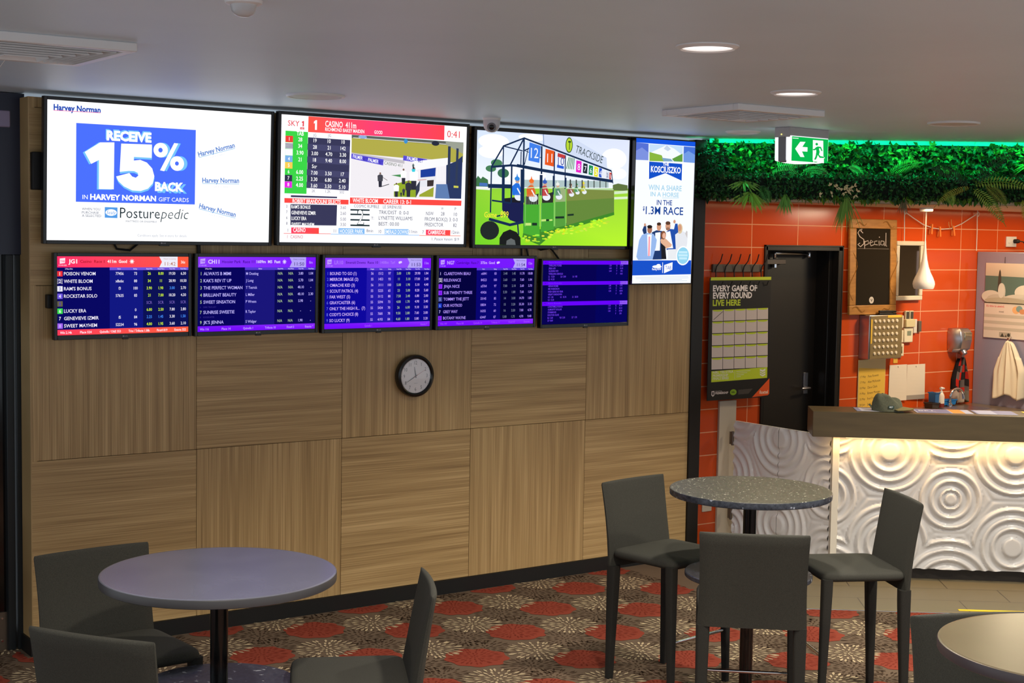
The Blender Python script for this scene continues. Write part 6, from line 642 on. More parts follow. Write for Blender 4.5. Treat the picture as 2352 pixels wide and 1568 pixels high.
# ================================================================== planted bulkhead
LEAFM = attr_mat('artificial_leaf', .45, .35)
def plants():
    t = thing('plant_wall', (B0.x, B0.y, HK), 'green artificial plant wall lit teal above the bar', 'plant wall', R_(-38))
    # local frame: x along, -y to the room, z from the soffit up
    b = MB(); b.box(-.08, 5, .02, .10, .0, H-HK-.005); b.box(-.04, 5, -.20, .02, .02, .16); b.build('backing', mat('plant_backing', (10, 26, 14), .9), t, smooth=0)
    rnd = random.Random(7)
    def leaf(b, p, d, up, ln, wd, c):
        d = d.normalized(); sd = d.cross(up)
        if sd.length < 1e-3: sd = d.cross(Vector((1, 0, 0)))
        sd.normalize(); nn = sd.cross(d).normalized()
        b.col = c; m1 = p+d*ln*.45; droop = -nn*ln*.12
        b.add([p, m1+sd*wd+nn*wd*.35, p+d*ln+droop, m1-sd*wd+nn*wd*.35, m1], [(0, 1, 4), (1, 2, 4), (2, 3, 4), (3, 0, 4)])
    def rv(): return Vector((rnd.gauss(0, 1), rnd.gauss(0, 1), rnd.gauss(0, 1))).normalized()
    def g(c, v=.28):
        k = 1+rnd.uniform(-v, v); return tuple(min(1, x*k) for x in lin(c))
    ivy = MB()
    for i in range(3300):                           # upper face of star-shaped ivy
        x = rnd.uniform(-.06, 3.4) if i % 4 else rnd.uniform(-.06, 2.3); z = rnd.uniform(.14, .405); y = rnd.uniform(-.05, .03); d = rv(); d.y = -abs(d.y)*.6-.15; d.z -= .25
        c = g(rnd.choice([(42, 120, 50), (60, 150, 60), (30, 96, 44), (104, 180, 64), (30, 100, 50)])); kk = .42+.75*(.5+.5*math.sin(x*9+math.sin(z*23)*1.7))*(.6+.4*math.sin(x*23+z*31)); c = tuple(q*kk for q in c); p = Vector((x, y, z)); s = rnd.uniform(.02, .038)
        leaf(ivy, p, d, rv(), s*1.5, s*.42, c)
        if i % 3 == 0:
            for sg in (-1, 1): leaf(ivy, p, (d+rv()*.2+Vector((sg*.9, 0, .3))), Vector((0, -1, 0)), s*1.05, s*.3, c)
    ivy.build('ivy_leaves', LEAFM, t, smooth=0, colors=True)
    moss = MB()
    for i in range(6200):                           # lower clipped hedge, small dark leaves
        x = rnd.uniform(-.10, 3.4) if i % 4 else rnd.uniform(-.1, 2.3)
        if rnd.random() < .72: y, z = rnd.uniform(-.235, -.185), rnd.uniform(.022, .19)
        else: y, z = rnd.uniform(-.2, .0), rnd.uniform(.155, .19)
        d = rv(); d.y -= .5
        c = g(rnd.choice([(34, 86, 46), (44, 102, 50), (30, 72, 42), (64, 116, 56), (52, 94, 44)])); s = rnd.uniform(.011, .022)
        leaf(moss, Vector((x, y, z)), d, rv(), s*1.7, s*.5, c)
    for i in range(900):                            # left end hangs deeper into the corner
        x = rnd.uniform(-.16, .06); y = rnd.uniform(-.25, .0); z = rnd.uniform(.01, .36); s = rnd.uniform(.014, .03)
        leaf(moss, Vector((x, y, z)), rv()+Vector((0, -.4, -.3)), rv(), s*1.8, s*.45, g((26, 66, 36)))
    moss.build('hedge_leaves', LEAFM, t, smooth=0, colors=True)
    fr = MB()
    for i in range(520):                            # pointed leaves along the lower fringe
        x = rnd.uniform(-.08, 3.3) if i % 3 else rnd.uniform(.8, 2.3); y = rnd.uniform(-.225, -.12); ln = rnd.uniform(.025, .06)
        leaf(fr, Vector((x, y, rnd.uniform(.025, .055))), Vector((rnd.gauss(0, .35), rnd.gauss(-.2, .3), -1)), rv(), ln, ln*.24, g(rnd.choice([(58, 112, 36), (96, 140, 36), (44, 92, 36), (120, 150, 40)])))
    fr.build('fringe_leaves', LEAFM, t, smooth=0, colors=True)
    def frond(p, d, ln, wd, c, name='fern_frond', droop=.5):
        b = MB(); p = Vector(p); d = Vector(d).normalized(); n = 22; pts = []; q = p.copy(); dd = d.copy()
        for k in range(n+1): pts.append(q.copy()); q = q+dd*(ln/n); dd = (dd+Vector((0, 0, -droop/n*1.6))).normalized()
        b.col = g(c, .1); b.tube(pts[::3]+[pts[-1]], .0018, 5)
        for k in range(1, n):
            tt = (pts[k+1]-pts[k-1]).normalized(); sd = tt.cross(Vector((0, -1, .25))).normalized(); f = k/n; L_ = wd*math.sin(pi*min(1, .12+f*.95))**.8
            for sg in (-1, 1): leaf(b, pts[k], sd*sg+tt*.35+Vector((0, 0, -.12)), Vector((0, -1, .2)), L_, ln/n*.36, g(c, .18))
        b.build(name, LEAFM, t, smooth=0, colors=True)
    F1, F2, F3 = (90, 190, 104), (136, 166, 60), (36, 72, 42)
    for a in (((.42, -.06, .25), (1, -.5, .45), .30, .055, F1), ((.36, -.08, .16), (.9, -.5, .5), .26, .05, F1), ((.60, -.08, .20), (.8, -.6, .3), .22, .045, F1), ((.30, -.18, .12), (.35, -.8, -.6), .20, .045, (60, 130, 52)),
        ((1.02, -.05, .18), (-.6, -.6, .6), .2, .04, F1), ((1.2, -.06, .2), (.8, -.4, .7), .24, .05, (80, 180, 70)),
        ((1.72, -.22, .13), (1, -.35, .28), .42, .05, F2), ((1.70, -.22, .11), (-1, -.3, -.15), .30, .03, (150, 150, 50)), ((1.72, -.24, .10), (.75, -.4, -.55), .34, .055, F2), ((1.74, -.24, .14), (.5, -.35, .8), .36, .05, F3), ((1.68, -.22, .13), (-.8, -.3, .65), .34, .05, F3), ((1.80, -.24, .13), (.45, -.3, -.3), .22, .05, (132, 142, 48)),
        ((2.05, -.24, .03), (.2, -.3, -.8), .2, .04, (160, 160, 50)), ((1.55, -.2, .1), (.1, -.7, -.4), .18, .045, F2), ((2.12, -.1, .3), (.3, -.6, .4), .24, .05, F1)): frond(*a)
    def tuft(p, n, ln, wd, c, spread, name, dz=-1.0):
        b = MB(); p = Vector(p)
        for i in range(n):
            an = rnd.uniform(0, 2*pi); d = Vector((math.cos(an)*spread*rnd.uniform(.2, 1), math.sin(an)*spread*.6*rnd.uniform(.2, 1)-.12, dz*rnd.uniform(.3, 1))).normalized(); l_ = ln*rnd.uniform(.6, 1); b.col = g(c, .22); q = p.copy(); sd = d.cross(Vector((0, -1, .1))).normalized(); L0 = []; k = 6
            for j in range(k+1):
                f = j/k; ww = wd*(math.sin(pi*min(.98, .2+f*.8))); L0 += [q+sd*ww, q-sd*ww]; q = q+d*(l_/k); d = (d+Vector((rnd.uniform(-.08, .08), rnd.uniform(-.06, .02), -.06))).normalized()
            b.add(L0, [(2*j, 2*j+1, 2*j+3, 2*j+2) for j in range(k)])
        b.build(name, LEAFM, t, smooth=0, colors=True)
    tuft((.235, -.22, .06), 44, .17, .0065, (140, 190, 66), 1.1, 'spiky_tuft', -.7)
    tuft((.19, -.215, .13), 26, .15, .0065, (120, 176, 70), 1.0, 'spiky_tuft', -.35)
    tuft((.47, -.215, .06), 40, .17, .004, (110, 170, 70), .45, 'grass_tuft')
    tuft((.88, -.215, .06), 60, .29, .0032, (124, 166, 72), .32, 'grass_tuft')
    tuft((2.2, -.05, .3), 70, .2, .005, (80, 190, 60), 1.2, 'grass_tuft', -.25)
    tuft((1.27, -.2, .04), 26, .13, .004, (120, 110, 80), .35, 'grass_tuft')
    b = MB()                                        # sprig of pale pointed flowers
    for i in range(16):
        p = Vector((.82+rnd.uniform(-.13, .13), -.25, .075+rnd.uniform(-.03, .045))); b.col = lin((200, 186, 140))
        for k in range(3):
            an = rnd.uniform(0, 2*pi); leaf(b, p, Vector((math.cos(an), -.5, math.sin(an))), Vector((0, -1, 0)), rnd.uniform(.02, .034), .006, g((214, 198, 150), .12))
    b.build('pale_flower_sprig', LEAFM, t, smooth=0, colors=True)
plants()

# ================================================================== bar and swing gate
RELM = mat('white_relief_lacquer', (208, 205, 203), .3); GATEM = mat('gate_lacquer', (240, 238, 238), .28)
def relief(L_, z0, z1, circles, amp, step, flip=False):
    """carved ripple panel: concentric rings around several centres, cut where two ripples meet; front at y<0"""
    nx = int(L_/step); nz = int((z1-z0)/step); b = MB(); vs = []
    for j in range(nz+1):
        z = z0+(z1-z0)*j/nz
        for i in range(nx+1):
            x = L_*i/nx; best = None; sec = None
            for cx, cz, rr, hub in circles:
                d = math.hypot(x-cx, z-cz); k = d-rr
                if best is None or k < best[0]: sec = best; best = (k, d, rr, hub)
                elif sec is None or k < sec[0]: sec = (k, d, rr, hub)
            k, d, rr, hub = best; pitch = .062
            edge = (sec[0]-k)*.5 if sec else 1
            if k > .012 and d > rr: h = .15+.25*min(1, (k-.012)/.03)
            elif d < hub: h = .85
            elif d < hub+.012: h = .85*(1-(d-hub)/.012)
            else:
                ph = ((rr-.012-d)/pitch) % 1.0
                q = abs(ph if ph < .5 else ph-1); h = max(0, 1-(q/.30)**1.6)**.75 if q < .30 else 0
                if d < hub+.03: h *= max(0, (d-hub-.012)/.018)
            h *= min(1, max(0, edge/.014))
            vs.append((x, -h*amp, z))
    W_ = nx+1
    b.add(vs, [(j*W_+i, j*W_+i+1, (j+1)*W_+i+1, (j+1)*W_+i) for j in range(nz) for i in range(nx)])
    # back sheet closes it into a slab
    k = len(vs); b.add([(0, .02, z0), (L_, .02, z0), (L_, .02, z1), (0, .02, z1)], [(3, 2, 1, 0)])
    b.add([(0, 0, z0), (L_, 0, z0), (L_, .02, z0), (0, .02, z0)], [(0, 1, 2, 3)]); b.add([(0, 0, z1), (L_, 0, z1), (L_, .02, z1), (0, .02, z1)], [(3, 2, 1, 0)]); b.add([(0, 0, z0), (0, .02, z0), (0, .02, z1), (0, 0, z1)], [(0, 1, 2, 3)]); b.add([(L_, 0, z0), (L_, .02, z0), (L_, .02, z1), (L_, 0, z1)], [(3, 2, 1, 0)])
    return b
def bar():
    an = math.atan2(CD.y, CD.x); L_ = 3.2
    t = thing('bar_counter', (4.945, -.943, 0), 'angled bar with dark top and lit white ripple patterned front', 'bar counter', an)
    circ = []
    for i in range(-1, 6):
        for j in range(-1, 3):
            circ.append((.324+.8*i, .235+.605*j, .262, .058))
            big = (j % 2 == 1)
            if j == 0: circ.append((.722+.8*i, .540, .196, .034))
            if j == 1: circ.append((.722+.8*i, 1.145, .345, .03))
            if j == -1: circ.append((.722+.8*i, -.065, .345, .03))
    b = relief(L_, .078, .95, circ, .021, .0085); o = b.build('ripple_panel', RELM, t, smooth=50); o.location = (.02, -.004, 0)
    b = MB(); b.box(-.022, .022, -.022, .05, .078, .95); b.build('end_trim', mat('end_trim_white', (224, 216, 200), .4), t, bevel=.003)
    b = MB(); b.box(.04, L_, .045, .30, 0, .08); b.build('plinth', mat('bar_plinth', (44, 36, 28), .5), t)
    b = MB(); b.box(.0, L_, .018, .20, .078, .95); b.build('carcass', mat('bar_carcass', (60, 52, 42), .7), t)
    x0 = (Vector((4.733, -.932, 0))-Vector((4.945, -.943, 0))).dot(CD)
    b = MB(); b.box(x0, L_, -.13, .19, .942, 1.106); b.build('bar_top', mat('dark_laminate', (92, 78, 52), .38, fn=noise_col(3, (86, 73, 48), (98, 83, 55), (1, 8, 8))), t, bevel=.003)
    b = MB(); b.box(.05, L_-.05, -.10, -.06, .934, .944); b.build('light_channel', mat('lit_channel', (255, 225, 170), .5, emit=(255, 222, 160), es=1.2), t)
bar()
def gate():
    t = thing('swing_gate', (4.955, .02, 0), 'white ripple patterned swing gate between the post and the bar', 'gate', R_(-90))
    # local x runs from the hinge to the bar, -y faces the room side (west)
    circ = [(.444, .851, .255, .06), (-.05, .545, .24, .03), (.88, .572, .2, .034), (.44, .257, .255, .06), (.06, 1.0, .2, .03), (.83, 1.0, .22, .03), (-.02, .16, .19, .03), (.90, .10, .22, .03)]
    for k, (a, c) in enumerate(((0, .437), (.441, .905))):
        b = relief(c-a, .10, .925, [(x-a, z, r, h) for x, z, r, h in circ], .015, .009); o = b.build('gate_leaf', GATEM, t, smooth=50); o.location = (a+.008, 0, 0)
    for z in (.80, .27):
        b = MB(); b.tube([(0, -.012, z-.05), (0, -.012, z+.05)], .010, 12); b.box(-.035, .0, -.010, -.006, z-.045, z+.045); b.build('hinge', mat('hinge_steel', (120, 110, 100), .35, .9), t, bevel=.001)
gate()
# things on the bar
def bar_pt(s, off, z=1.106):
    p = Vector((4.945, -.943, 0))+CD*s+CN*off; return Vector((p.x, p.y, z))
BAN = math.atan2(CD.y, CD.x)
def cap():
    p = bar_pt(.34, .0, 1.109); t = thing('baseball_cap', p, 'grey green baseball cap lying on the bar top', 'cap', BAN+R_(-8))
    m = mat('cap_cloth', (104, 104, 82), .9, fn=noise_col(120, (96, 97, 76), (112, 112, 90), bump=.3, bdist=.001))
    b = MB(); rings = []; n = 36
    for k in range(11):
        f = k/10; z = .108*math.sin(f*pi/2*.98)**.9 if f else .0; rr = math.cos(f*pi/2*.985)**.62
        ring = []
        for j in range(n):
            a = 2*pi*j/n; fold = 1+.05*math.sin(a*6+f*3)*f*(1-f)*3
            x = -.02+.098*rr*math.cos(a)*fold; y = .082*rr*math.sin(a)*fold
            zz = z*(1-.26*max(0, math.cos(a))*f) + .010*math.sin(a*5+1)*math.sin(f*pi)
            ring.append((x-.03*f*f, y, max(zz, .0)))
        rings.append(ring)
    b.ring(rings); b.build('crown', m, t, smooth=60)
    b = MB(); vs = []; nu, nv = 16, 6
    for i in range(nu+1):
        a = R_(-62+124*i/nu)
        for j in range(nv+1):
            f = j/nv; r0 = .092; r1 = .092+.075*math.cos(a*.8); r = r0+(r1-r0)*f; vs.append((-.02+r*math.cos(a)*1.02, r*.86*math.sin(a), .016+.012*math.cos(a*1.4)*(1-f*.5)-.004*f))
    fs = [(i*(nv+1)+j, i*(nv+1)+j+1, (i+1)*(nv+1)+j+1, (i+1)*(nv+1)+j) for i in range(nu) for j in range(nv)]
    k = len(vs); vs += [(x, y, z-.004) for x, y, z in vs]; fs += [tuple(q+k for q in reversed(f)) for f in fs]
    b.add(vs, fs); b.build('brim', mat('cap_brim', (140, 124, 76), .9), t, smooth=60)
    b = MB(); b.lathe([(.007, .0), (.006, .004), (.001, .006)], n=12); b.build('button', m, t, loc=(-.052, 0, .107))
    a = Art(1); a.P(0, [(0, 0), (.034, 0), (.034, .018), (0, .018)], (26, 62, 56)); a.T(1, 'MET', .005, .004, .024, .010, (225, 230, 225), .02); o = a.build('patch', PRINT, t); o.location = (-.012, -.0865, .022); o.rotation_euler = (R_(-12), 0, R_(8))
    b = MB(); b.tube([(-.118, -.03, .02), (-.132, -.012, .034), (-.132, .014, .034), (-.118, .03, .02)], .005, 8); b.build('strap', m, t)
cap()
def leaflet(name, s0, s1, o0, o1, cols, label, lettering=()):
    p = bar_pt(s0, o0, 1.107); t = thing(name, p, label, 'leaflet', BAN, 'leaflets on the bar'); a = Art(s1-s0, .0003); h = (o1-o0)/(s1-s0)
    n = len(cols)
    for k, (f0, f1, c) in enumerate(cols): a.P(0 if k == 0 else 1, [(f0, 0), (f1, 0), (f1, h), (f0, h)], c)
    for tx, x, y, wd, hh, c in lettering: a.T(2, tx, x, y, wd, hh, c, .02)
    a.b.v = [(x, -z, .0012-y) for x, y, z in a.b.v]
    b = MB(); b.box(0, s1-s0, -(o1-o0), 0, 0, .001); b.build('sheet', mat('sheet_white', (225, 222, 220), .5), t); a.build('print', PRINT, t)
leaflet('leaflet', .12, .42, -.14, .06, [(0, 1, (206, 208, 226)), (0, .1, (140, 150, 190))], 'pale folded leaflet on the bar under the cap')
leaflet('leaflet', .50, .86, -.15, .06, [(0, 1, (196, 200, 226)), (.03, .62, (120, 130, 176)), (.64, .86, (236, 160, 60))], 'pale blue leaflet with an orange block on the bar right of the cap', (('BET', .08, .2, .3, .14, (230, 232, 245)),))
leaflet('leaflet', .88, 1.14, -.15, .06, [(0, 1, (140, 142, 186)), (.05, .5, (186, 190, 222))], 'lilac leaflet on the bar between the pale blue leaflet and the yellow card')
leaflet('leaflet', 1.20, 1.55, -.15, .06, [(0, 1, (236, 196, 20))], 'bright yellow card on the bar at the right edge of the picture')
# ================================================================== kitchen wall fittings (hung on the tiles)
def onwall(x, z, y=YW): return (x, y, z)
def poster():
    t = thing('fixture_poster', onwall(4.715, 1.075, .045), 'black and lime fixture poster with a grid of blank grey boxes beside the black door', 'poster', R_(-1))
    W_ = .578; a = Art(W_).data(FIXTURE_ART); a.build('print', PRINT, t)
    b = MB(); b.box(-.004, W_+.003, .001, .004, -.0, .86); b.build('sheet', mat('poster_black', (24, 21, 19), .4), t)
poster()
def hook_rack():
    t = thing('hook_rack', onwall(4.77, 2.0, YW), 'grey rail with six black wire hooks on the orange tiles above the poster', 'hook rack')
    b = MB(); b.box(0, .475, -.022, 0, -.028, .028); b.build('rail', mat('rail_grey', (86, 78, 70), .45), t, bevel=.004)
    for k in range(6):
        x = .02+k*.088; b = MB(); b.tube([(x+.035, -.055, .10), (x+.022, -.05, .05), (x+.004, -.03, .012), (x, -.026, -.02), (x, -.03, -.07), (x+.002, -.045, -.115), (x+.012, -.075, -.12), (x+.018, -.085, -.09)], .004, 8); b.build('hook', BLACKM, t)
hook_rack()
def chalkboard():
    x0, x1, z0, z1 = 6.135, 6.662, 1.648, 2.372; y0 = .045; t = thing('chalkboard', (x0, y0, z0), 'chalkboard reading Special in a golden wooden frame right of the black door', 'chalkboard', 0, None, R_(-1.5)); W_, H_ = x1-x0, z1-z0
    m = mat('gold_wood', (164, 112, 48), .45, fn=noise_col(9, (150, 100, 40), (178, 124, 56), (1, 1, 6)))
    b = MB(); f = .072
    b.box(0, W_, 0, .022, 0, f); b.box(0, W_, 0, .022, H_-f, H_); b.box(0, f, 0, .022, f, H_-f); b.box(W_-f, W_, 0, .022, f, H_-f); b.build('frame', m, t, bevel=.005)
    w_ = W_-2*f; a = Art(w_); a.data(SPECIAL_ART); hb = H_-2*f; sc_ = hb/(2.05*w_); a.b.v = [(x+f, y+.008, z*sc_+f) for x, y, z in a.b.v]; ab = a
    a = Art(1); dk = (120, 78, 30)                  # burnt scroll lines on the frame
    def scroll(x, z, s, ang):
        pts = []
        for k in range(15): u = k/14; pts.append((x+s*(u-.5)*math.cos(ang)-s*.12*math.sin(u*2*pi)*math.sin(ang), z+s*(u-.5)*math.sin(ang)+s*.12*math.sin(u*2*pi)*math.cos(ang)))
        a.L(1, pts, .004, dk); a.L(1, [(p[0]+.006, p[1]+.005) for p in pts[3:11]], .003, dk)
    scroll(W_-.10, H_-.04, .13, -.2); scroll(.10, .04, .14, -.1); scroll(W_-.036, H_*.45, .36, pi/2); scroll(.036, H_*.4, .36, pi/2); scroll(.12, H_-.04, .12, .1); scroll(W_-.12, .036, .1, .3)
    aa = a; k = len(ab.b.v); ab.b.v += [(x, y-.0008, z) for x, y, z in aa.b.v]; ab.b.f += [tuple(i+k for i in f) for f in aa.b.f]; ab.b.m += aa.b.m; ab.b.c += aa.b.c; ab.build('board', [attr_mat('slate', .9, .1), MATS['slate']], t)
chalkboard()
for k, (z, lab) in enumerate(((1.672, 'black marker pen on the chalkboard frame, upper of two'), (1.655, 'black marker pen on the chalkboard frame, lower of two'))):
    t = thing('marker_pen', (6.44+.0*k, .022, z), lab, 'pen', 0, 'marker pens'); b = MB(); b.tube([(0, 0, 0), (.08, 0, .0), (.15, -.0, -.002)], [.0085, .0085, .0085], 10); b.build('barrel', BLACKM, t); b = MB(); b.tube([(.15, 0, -.002), (.19, 0, -.003), (.195, 0, -.003)], [.0092, .008, .003], 10); b.build('cap', BLACKG, t)
b = MB(); b.box(6.43, 6.64, .012, .055, 1.638, 1.646); tag(b.build('pen_ledge', BLACKM, None), 'thin black ledge under the chalkboard holding two pens', 'ledge')
def mirror():
    x0, x1, z0, z1 = 6.668, 6.985, 1.75, 2.21; t = thing('wall_mirror', (x0, .06, z0), 'small mirror in a white frame between chalkboard and pendant lamp', 'mirror'); W_, H_ = x1-x0, z1-z0; f = .035
    b = MB(); b.box(0, W_, 0, .025, 0, f); b.box(0, W_, 0, .025, H_-f, H_); b.box(0, f, 0, .025, f, H_-f); b.box(W_-f, W_, 0, .025, f, H_-f); b.build('frame', mat('mirror_frame', (214, 204, 184), .4), t, bevel=.006)
    b = MB(); b.box(f, W_-f, .012, .018, f, H_-f); b.build('glass', mat('mirror_glass', (150, 142, 128), .04, 1), t)
mirror()
def pendant():
    P = Vector((6.735, -.15, 0)); t = thing('pendant_lamp', (P.x, P.y, 0), 'white teardrop pendant lamp hanging before the orange tiles', 'lamp')
    b = MB(); b.lathe([(.045, HK-.03), (.05, HK-.02), (.05, HK)], n=28); b.build('canopy', PLASTIC_W, t)
    b = MB(); b.tube([(0, 0, HK-.03), (0, 0, 2.19)], .005, 10); b.build('cord', mat('lamp_cord', (225, 222, 216), .5), t)
    prof = [(.006, 2.215), (.009, 2.17), (.014, 2.12), (.021, 2.07), (.032, 2.02), (.048, 1.975), (.068, 1.935), (.080, 1.905), (.083, 1.885), (.078, 1.860), (.071, 1.848)]
    m = bpy.data.materials.new('opal_shade'); m.use_nodes = True; nt = m.node_tree; bs = nt.nodes['Principled BSDF']; bs.inputs['Base Color'].default_value = (*lin((232, 226, 222)), 1); bs.inputs['Roughness'].default_value = .35
    b = MB(); n = 40
    out = [(r, z) for r, z in prof]; inn = [(max(r-.004, .002), z+.001) for r, z in reversed(prof)]
    b.lathe(out+inn, n=n); b.build('shade', m, t, smooth=60)
    b = MB(); b.lathe([(.001, 1.872), (.018, 1.876), (.028, 1.893), (.026, 1.915), (.015, 1.94), (.012, 1.965)], n=24); b.build('bulb', mat('warm_bulb', (255, 230, 180), .4, emit=(255, 224, 160), es=7), t)
pendant()
def string_line():
    t = thing('string_line', (0, 0, 0), 'white string strung in a sagging line below the kitchen soffit', 'string')
    m = mat('string_white', (215, 212, 205), .7); y = .075
    b = MB(); b.tube([(6.77, y, 2.43), (6.87, y, 2.385), (6.98, y, 2.34), (7.10, y, 2.315), (7.20, y, 2.307), (7.32, y, 2.315), (7.45, y, 2.355), (7.62, y, 2.43)], .0035, 7); b.build('sagging_cord', m, t)
    for x, z1 in ((6.757, 2.205), (7.642, 2.14)):
        b = MB(); b.tube([(x, y, HK), (x-.006, y-.004, HK-.08), (x+.004, y, HK-.16), (x+.006, y, z1)], .0035, 7); b.build('hanging_end', m, t)
        b = MB(); b.tube([(x+.015*math.cos(k), y-.006, 2.435+.018*math.sin(k)) for k in (0, 1, 2, 3, 4, 5, 6.28)], .003, 6); b.build('knot', m, t)
string_line()
for k, (x, z, tl, lab) in enumerate(((7.08, 2.322, .15, 'orange clothes peg on the sagging string, left of three'), (7.178, 2.303, 0, 'orange clothes peg in the middle of the sagging string'), (7.345, 2.312, -.1, 'orange clothes peg on the sagging string, right of three'))):
    t = thing('clothes_peg', (x, .075, z), lab, 'clothes peg', 0, 'clothes pegs on the string'); t.rotation_euler = (0, tl, 0); m = mat('orange_peg', (226, 120, 40), .5)
    for sg in (-1, 1):
        b = MB(); b.add([(-.008, sg*.002, .025), (.008, sg*.002, .025), (.008, sg*.010, -.055), (-.008, sg*.010, -.055), (-.008, sg*.008, .025), (.008, sg*.008, .025), (.008, sg*.015, -.055), (-.008, sg*.015, -.055)], [(0, 1, 2, 3), (7, 6, 5, 4), (0, 4, 5, 1), (1, 5, 6, 2), (2, 6, 7, 3), (3, 7, 4, 0)]); b.build('jaw', m, t, bevel=.0015)
    b = MB(); b.tube([(-.010, 0, -.004), (.010, 0, -.004)], .006, 8); b.build('spring', CHROME, t)
b = MB(); b.tube([(7.30, .07, 2.315), (7.27, .06, 2.345), (7.255, .05, 2.365)], .003, 6); b.tube([(7.33, .07, 2.32), (7.30, .06, 2.36), (7.285, .05, 2.385)], .003, 6)
tag(b.build('dried_stem', mat('dried_stem', (206, 150, 90), .8), None), 'dry stem sticking out of the right clothes peg', 'stem')
def key_box():
    t = thing('button_box', (6.31, YW, 1.31), 'stainless wall box with six rows of white buttons below the chalkboard', 'control box'); W_, H_, D_ = .375, .335, .10
    b = MB(); b.box(0, W_, -D_, 0, 0, H_); b.build('housing', STEEL, t, bevel=.004)
    b = MB(); b.box(.012, W_-.004, -D_-.004, -D_+.001, .004, H_-.004); b.build('front_plate', mat('beige_plate', (150, 130, 92), .4, .4), t, bevel=.002)
    for r in range(6):
        for c in range(6):
            b = MB(); x, z = .06+c*.049, .045+r*.049; b.M = Matrix.Translation((x, -D_-.004, z)) @ Matrix.Rotation(pi/2, 4, 'X'); b.lathe([(.0125, 0), (.0125, .005), (.010, .008), (.001, .0085)], n=14); b.build('button', mat('button_white', (228, 214, 190), .4), t)
    b = MB(); b.box(.014, .028, -D_-.006, -D_-.003, .12, H_-.03); b.build('tape_strip', mat('yellow_note', (232, 186, 60), .6), t)
    b = MB(); b.box(.20, .36, -D_-.006, -D_-.003, H_-.02, H_-.002); b.build('tape_strip', MATS['yellow_note'], t)
key_box()
def switch(x, z, w_, h_, kind, label):
    t = thing('switch_plate', (x, YW, z), label, 'switch', 0, 'white switch plates'); b = MB(); b.box(0, w_, -.03, 0, 0, h_); b.build('plate', mat('ivory_plate', (226, 214, 186), .4), t, bevel=.006)
    a = Art(1); f = .022; a.P(0, [(f, f), (w_-f, f), (w_-f, h_-f), (f, h_-f)], (120, 100, 50)); a.P(1, [(f, f), (w_-f, f+.01), (w_*.5, h_*.62), (f, h_-f)], kind); a.P(2, [(f, h_*.6), (w_*.45, h_-f), (f, h_-f)], (70, 60, 40)); a.P(2, [(w_*.55, f), (w_-f, f), (w_-f, h_*.5)], (90, 80, 50))
    o = a.build('picture', PRINT, t); o.location.y = -.0305
switch(6.70, 1.535, .085, .098, (222, 180, 60), 'white switch plate with yellow picture beside the button box, top of three')
switch(6.705, 1.42, .085, .098, (230, 196, 80), 'white switch plate with yellow picture beside the button box, middle of three')
switch(6.715, 1.315, .085, .098, (110, 100, 60), 'white switch plate with dark picture beside the button box, bottom of three')
def plain(name, x0, x1, z0, z1, d, col, label, cat, bv=.004, y=YW, metal=0):
    b = MB(); b.box(x0, x1, y-d, y, z0, z1); return tag(b.build(name, mat(name+'_'+str(col), col, .4, metal), None, bevel=bv), label, cat)
def thermostat():
    t = thing('thermostat', (6.80, YW, 1.42), 'white thermostat with grey display right of the switch plates', 'thermostat'); b = MB(); b.box(0, .10, -.03, 0, 0, .115); b.build('body', mat('ivory_plate', (226, 214, 186), .4), t, bevel=.006); b = MB(); b.box(.03, .075, -.032, -.028, .055, .09); b.build('display', mat('lcd', (132, 140, 120), .3), t)
thermostat()
def remotes():
    t = thing('remote_holder', (6.80, YW, 1.54), 'ivory remote control holder on the tiles above the thermostat', 'holder'); b = MB(); b.box(0, .105, -.045, 0, 0, .062); b.build('pocket', mat('ivory_holder', (206, 192, 150), .5), t, bevel=.004)
    for k, (x, lab) in enumerate(((6.806, 'remote control in the ivory holder, left of the pair'), (6.857, 'remote control in the ivory holder, right of the pair'))):
        t = thing('remote_control', (x, YW-.01, 1.55), lab, 'remote control', 0, 'remote controls in the holder'); b = MB(); b.box(0, .043, -.02, 0, 0, .118); b.build('body', mat('remote_ivory', (196, 186, 160), .45), t, bevel=.004); b = MB(); b.box(.006, .037, -.022, -.018, .055, .11); b.build('display', mat('remote_dark', (70, 66, 60), .3), t)
remotes()
plain('remote_control', 6.915, 6.955, 1.49, 1.60, .022, (214, 206, 196), 'slim white remote control on the tiles right of the thermostat', 'remote control')
plain('remote_control', 6.975, 7.01, 1.50, 1.585, .022, (96, 88, 78), 'slim dark grey remote control on the tiles beside the white one', 'remote control')
plain('sticky_note', 6.71, 6.76, 1.26, 1.305, .004, (226, 176, 70), 'small amber sticky note below the bottom switch plate', 'note', 0)
def notepad():
    t = thing('notice_board', (6.31, YW-.004, .925), 'yellow handwritten notice sheet on the tiles below the button box', 'notice'); W_, H_ = .30, .365
    b = MB(); b.box(-.004, W_+.004, -.008, 0, -.004, H_+.01); b.build('backing', mat('board_ivory', (214, 196, 150), .5), t, bevel=.002)
    a = Art(1); a.P(0, [(0, 0), (W_, 0), (W_, H_), (0, H_)], (226, 184, 76)); a.P(1, [(0, H_-.05), (W_, H_-.07), (W_, H_), (0, H_)], (206, 186, 140))
    for k, (u, v) in enumerate((('17 May', 'Pete Rowett'), ('17 May', 'Alan McKenzie'), ('18 May', 'Dave Clark'), ('19 May', 'Ernest Morgan'), ('20 May', 'Fred Dowd'), ('20 Jun', 'Jack Frost'))): a.T(1, u, .018, H_-.13-k*.043, .062, .017, (128, 104, 60), 0, .05); a.T(1, v, .105, H_-.128-k*.043, .022*len(v)*.5, .018, (120, 96, 52), 0, .06)
    o = a.build('sheet', PRINT, t); o.location.y = -.0085
notepad()
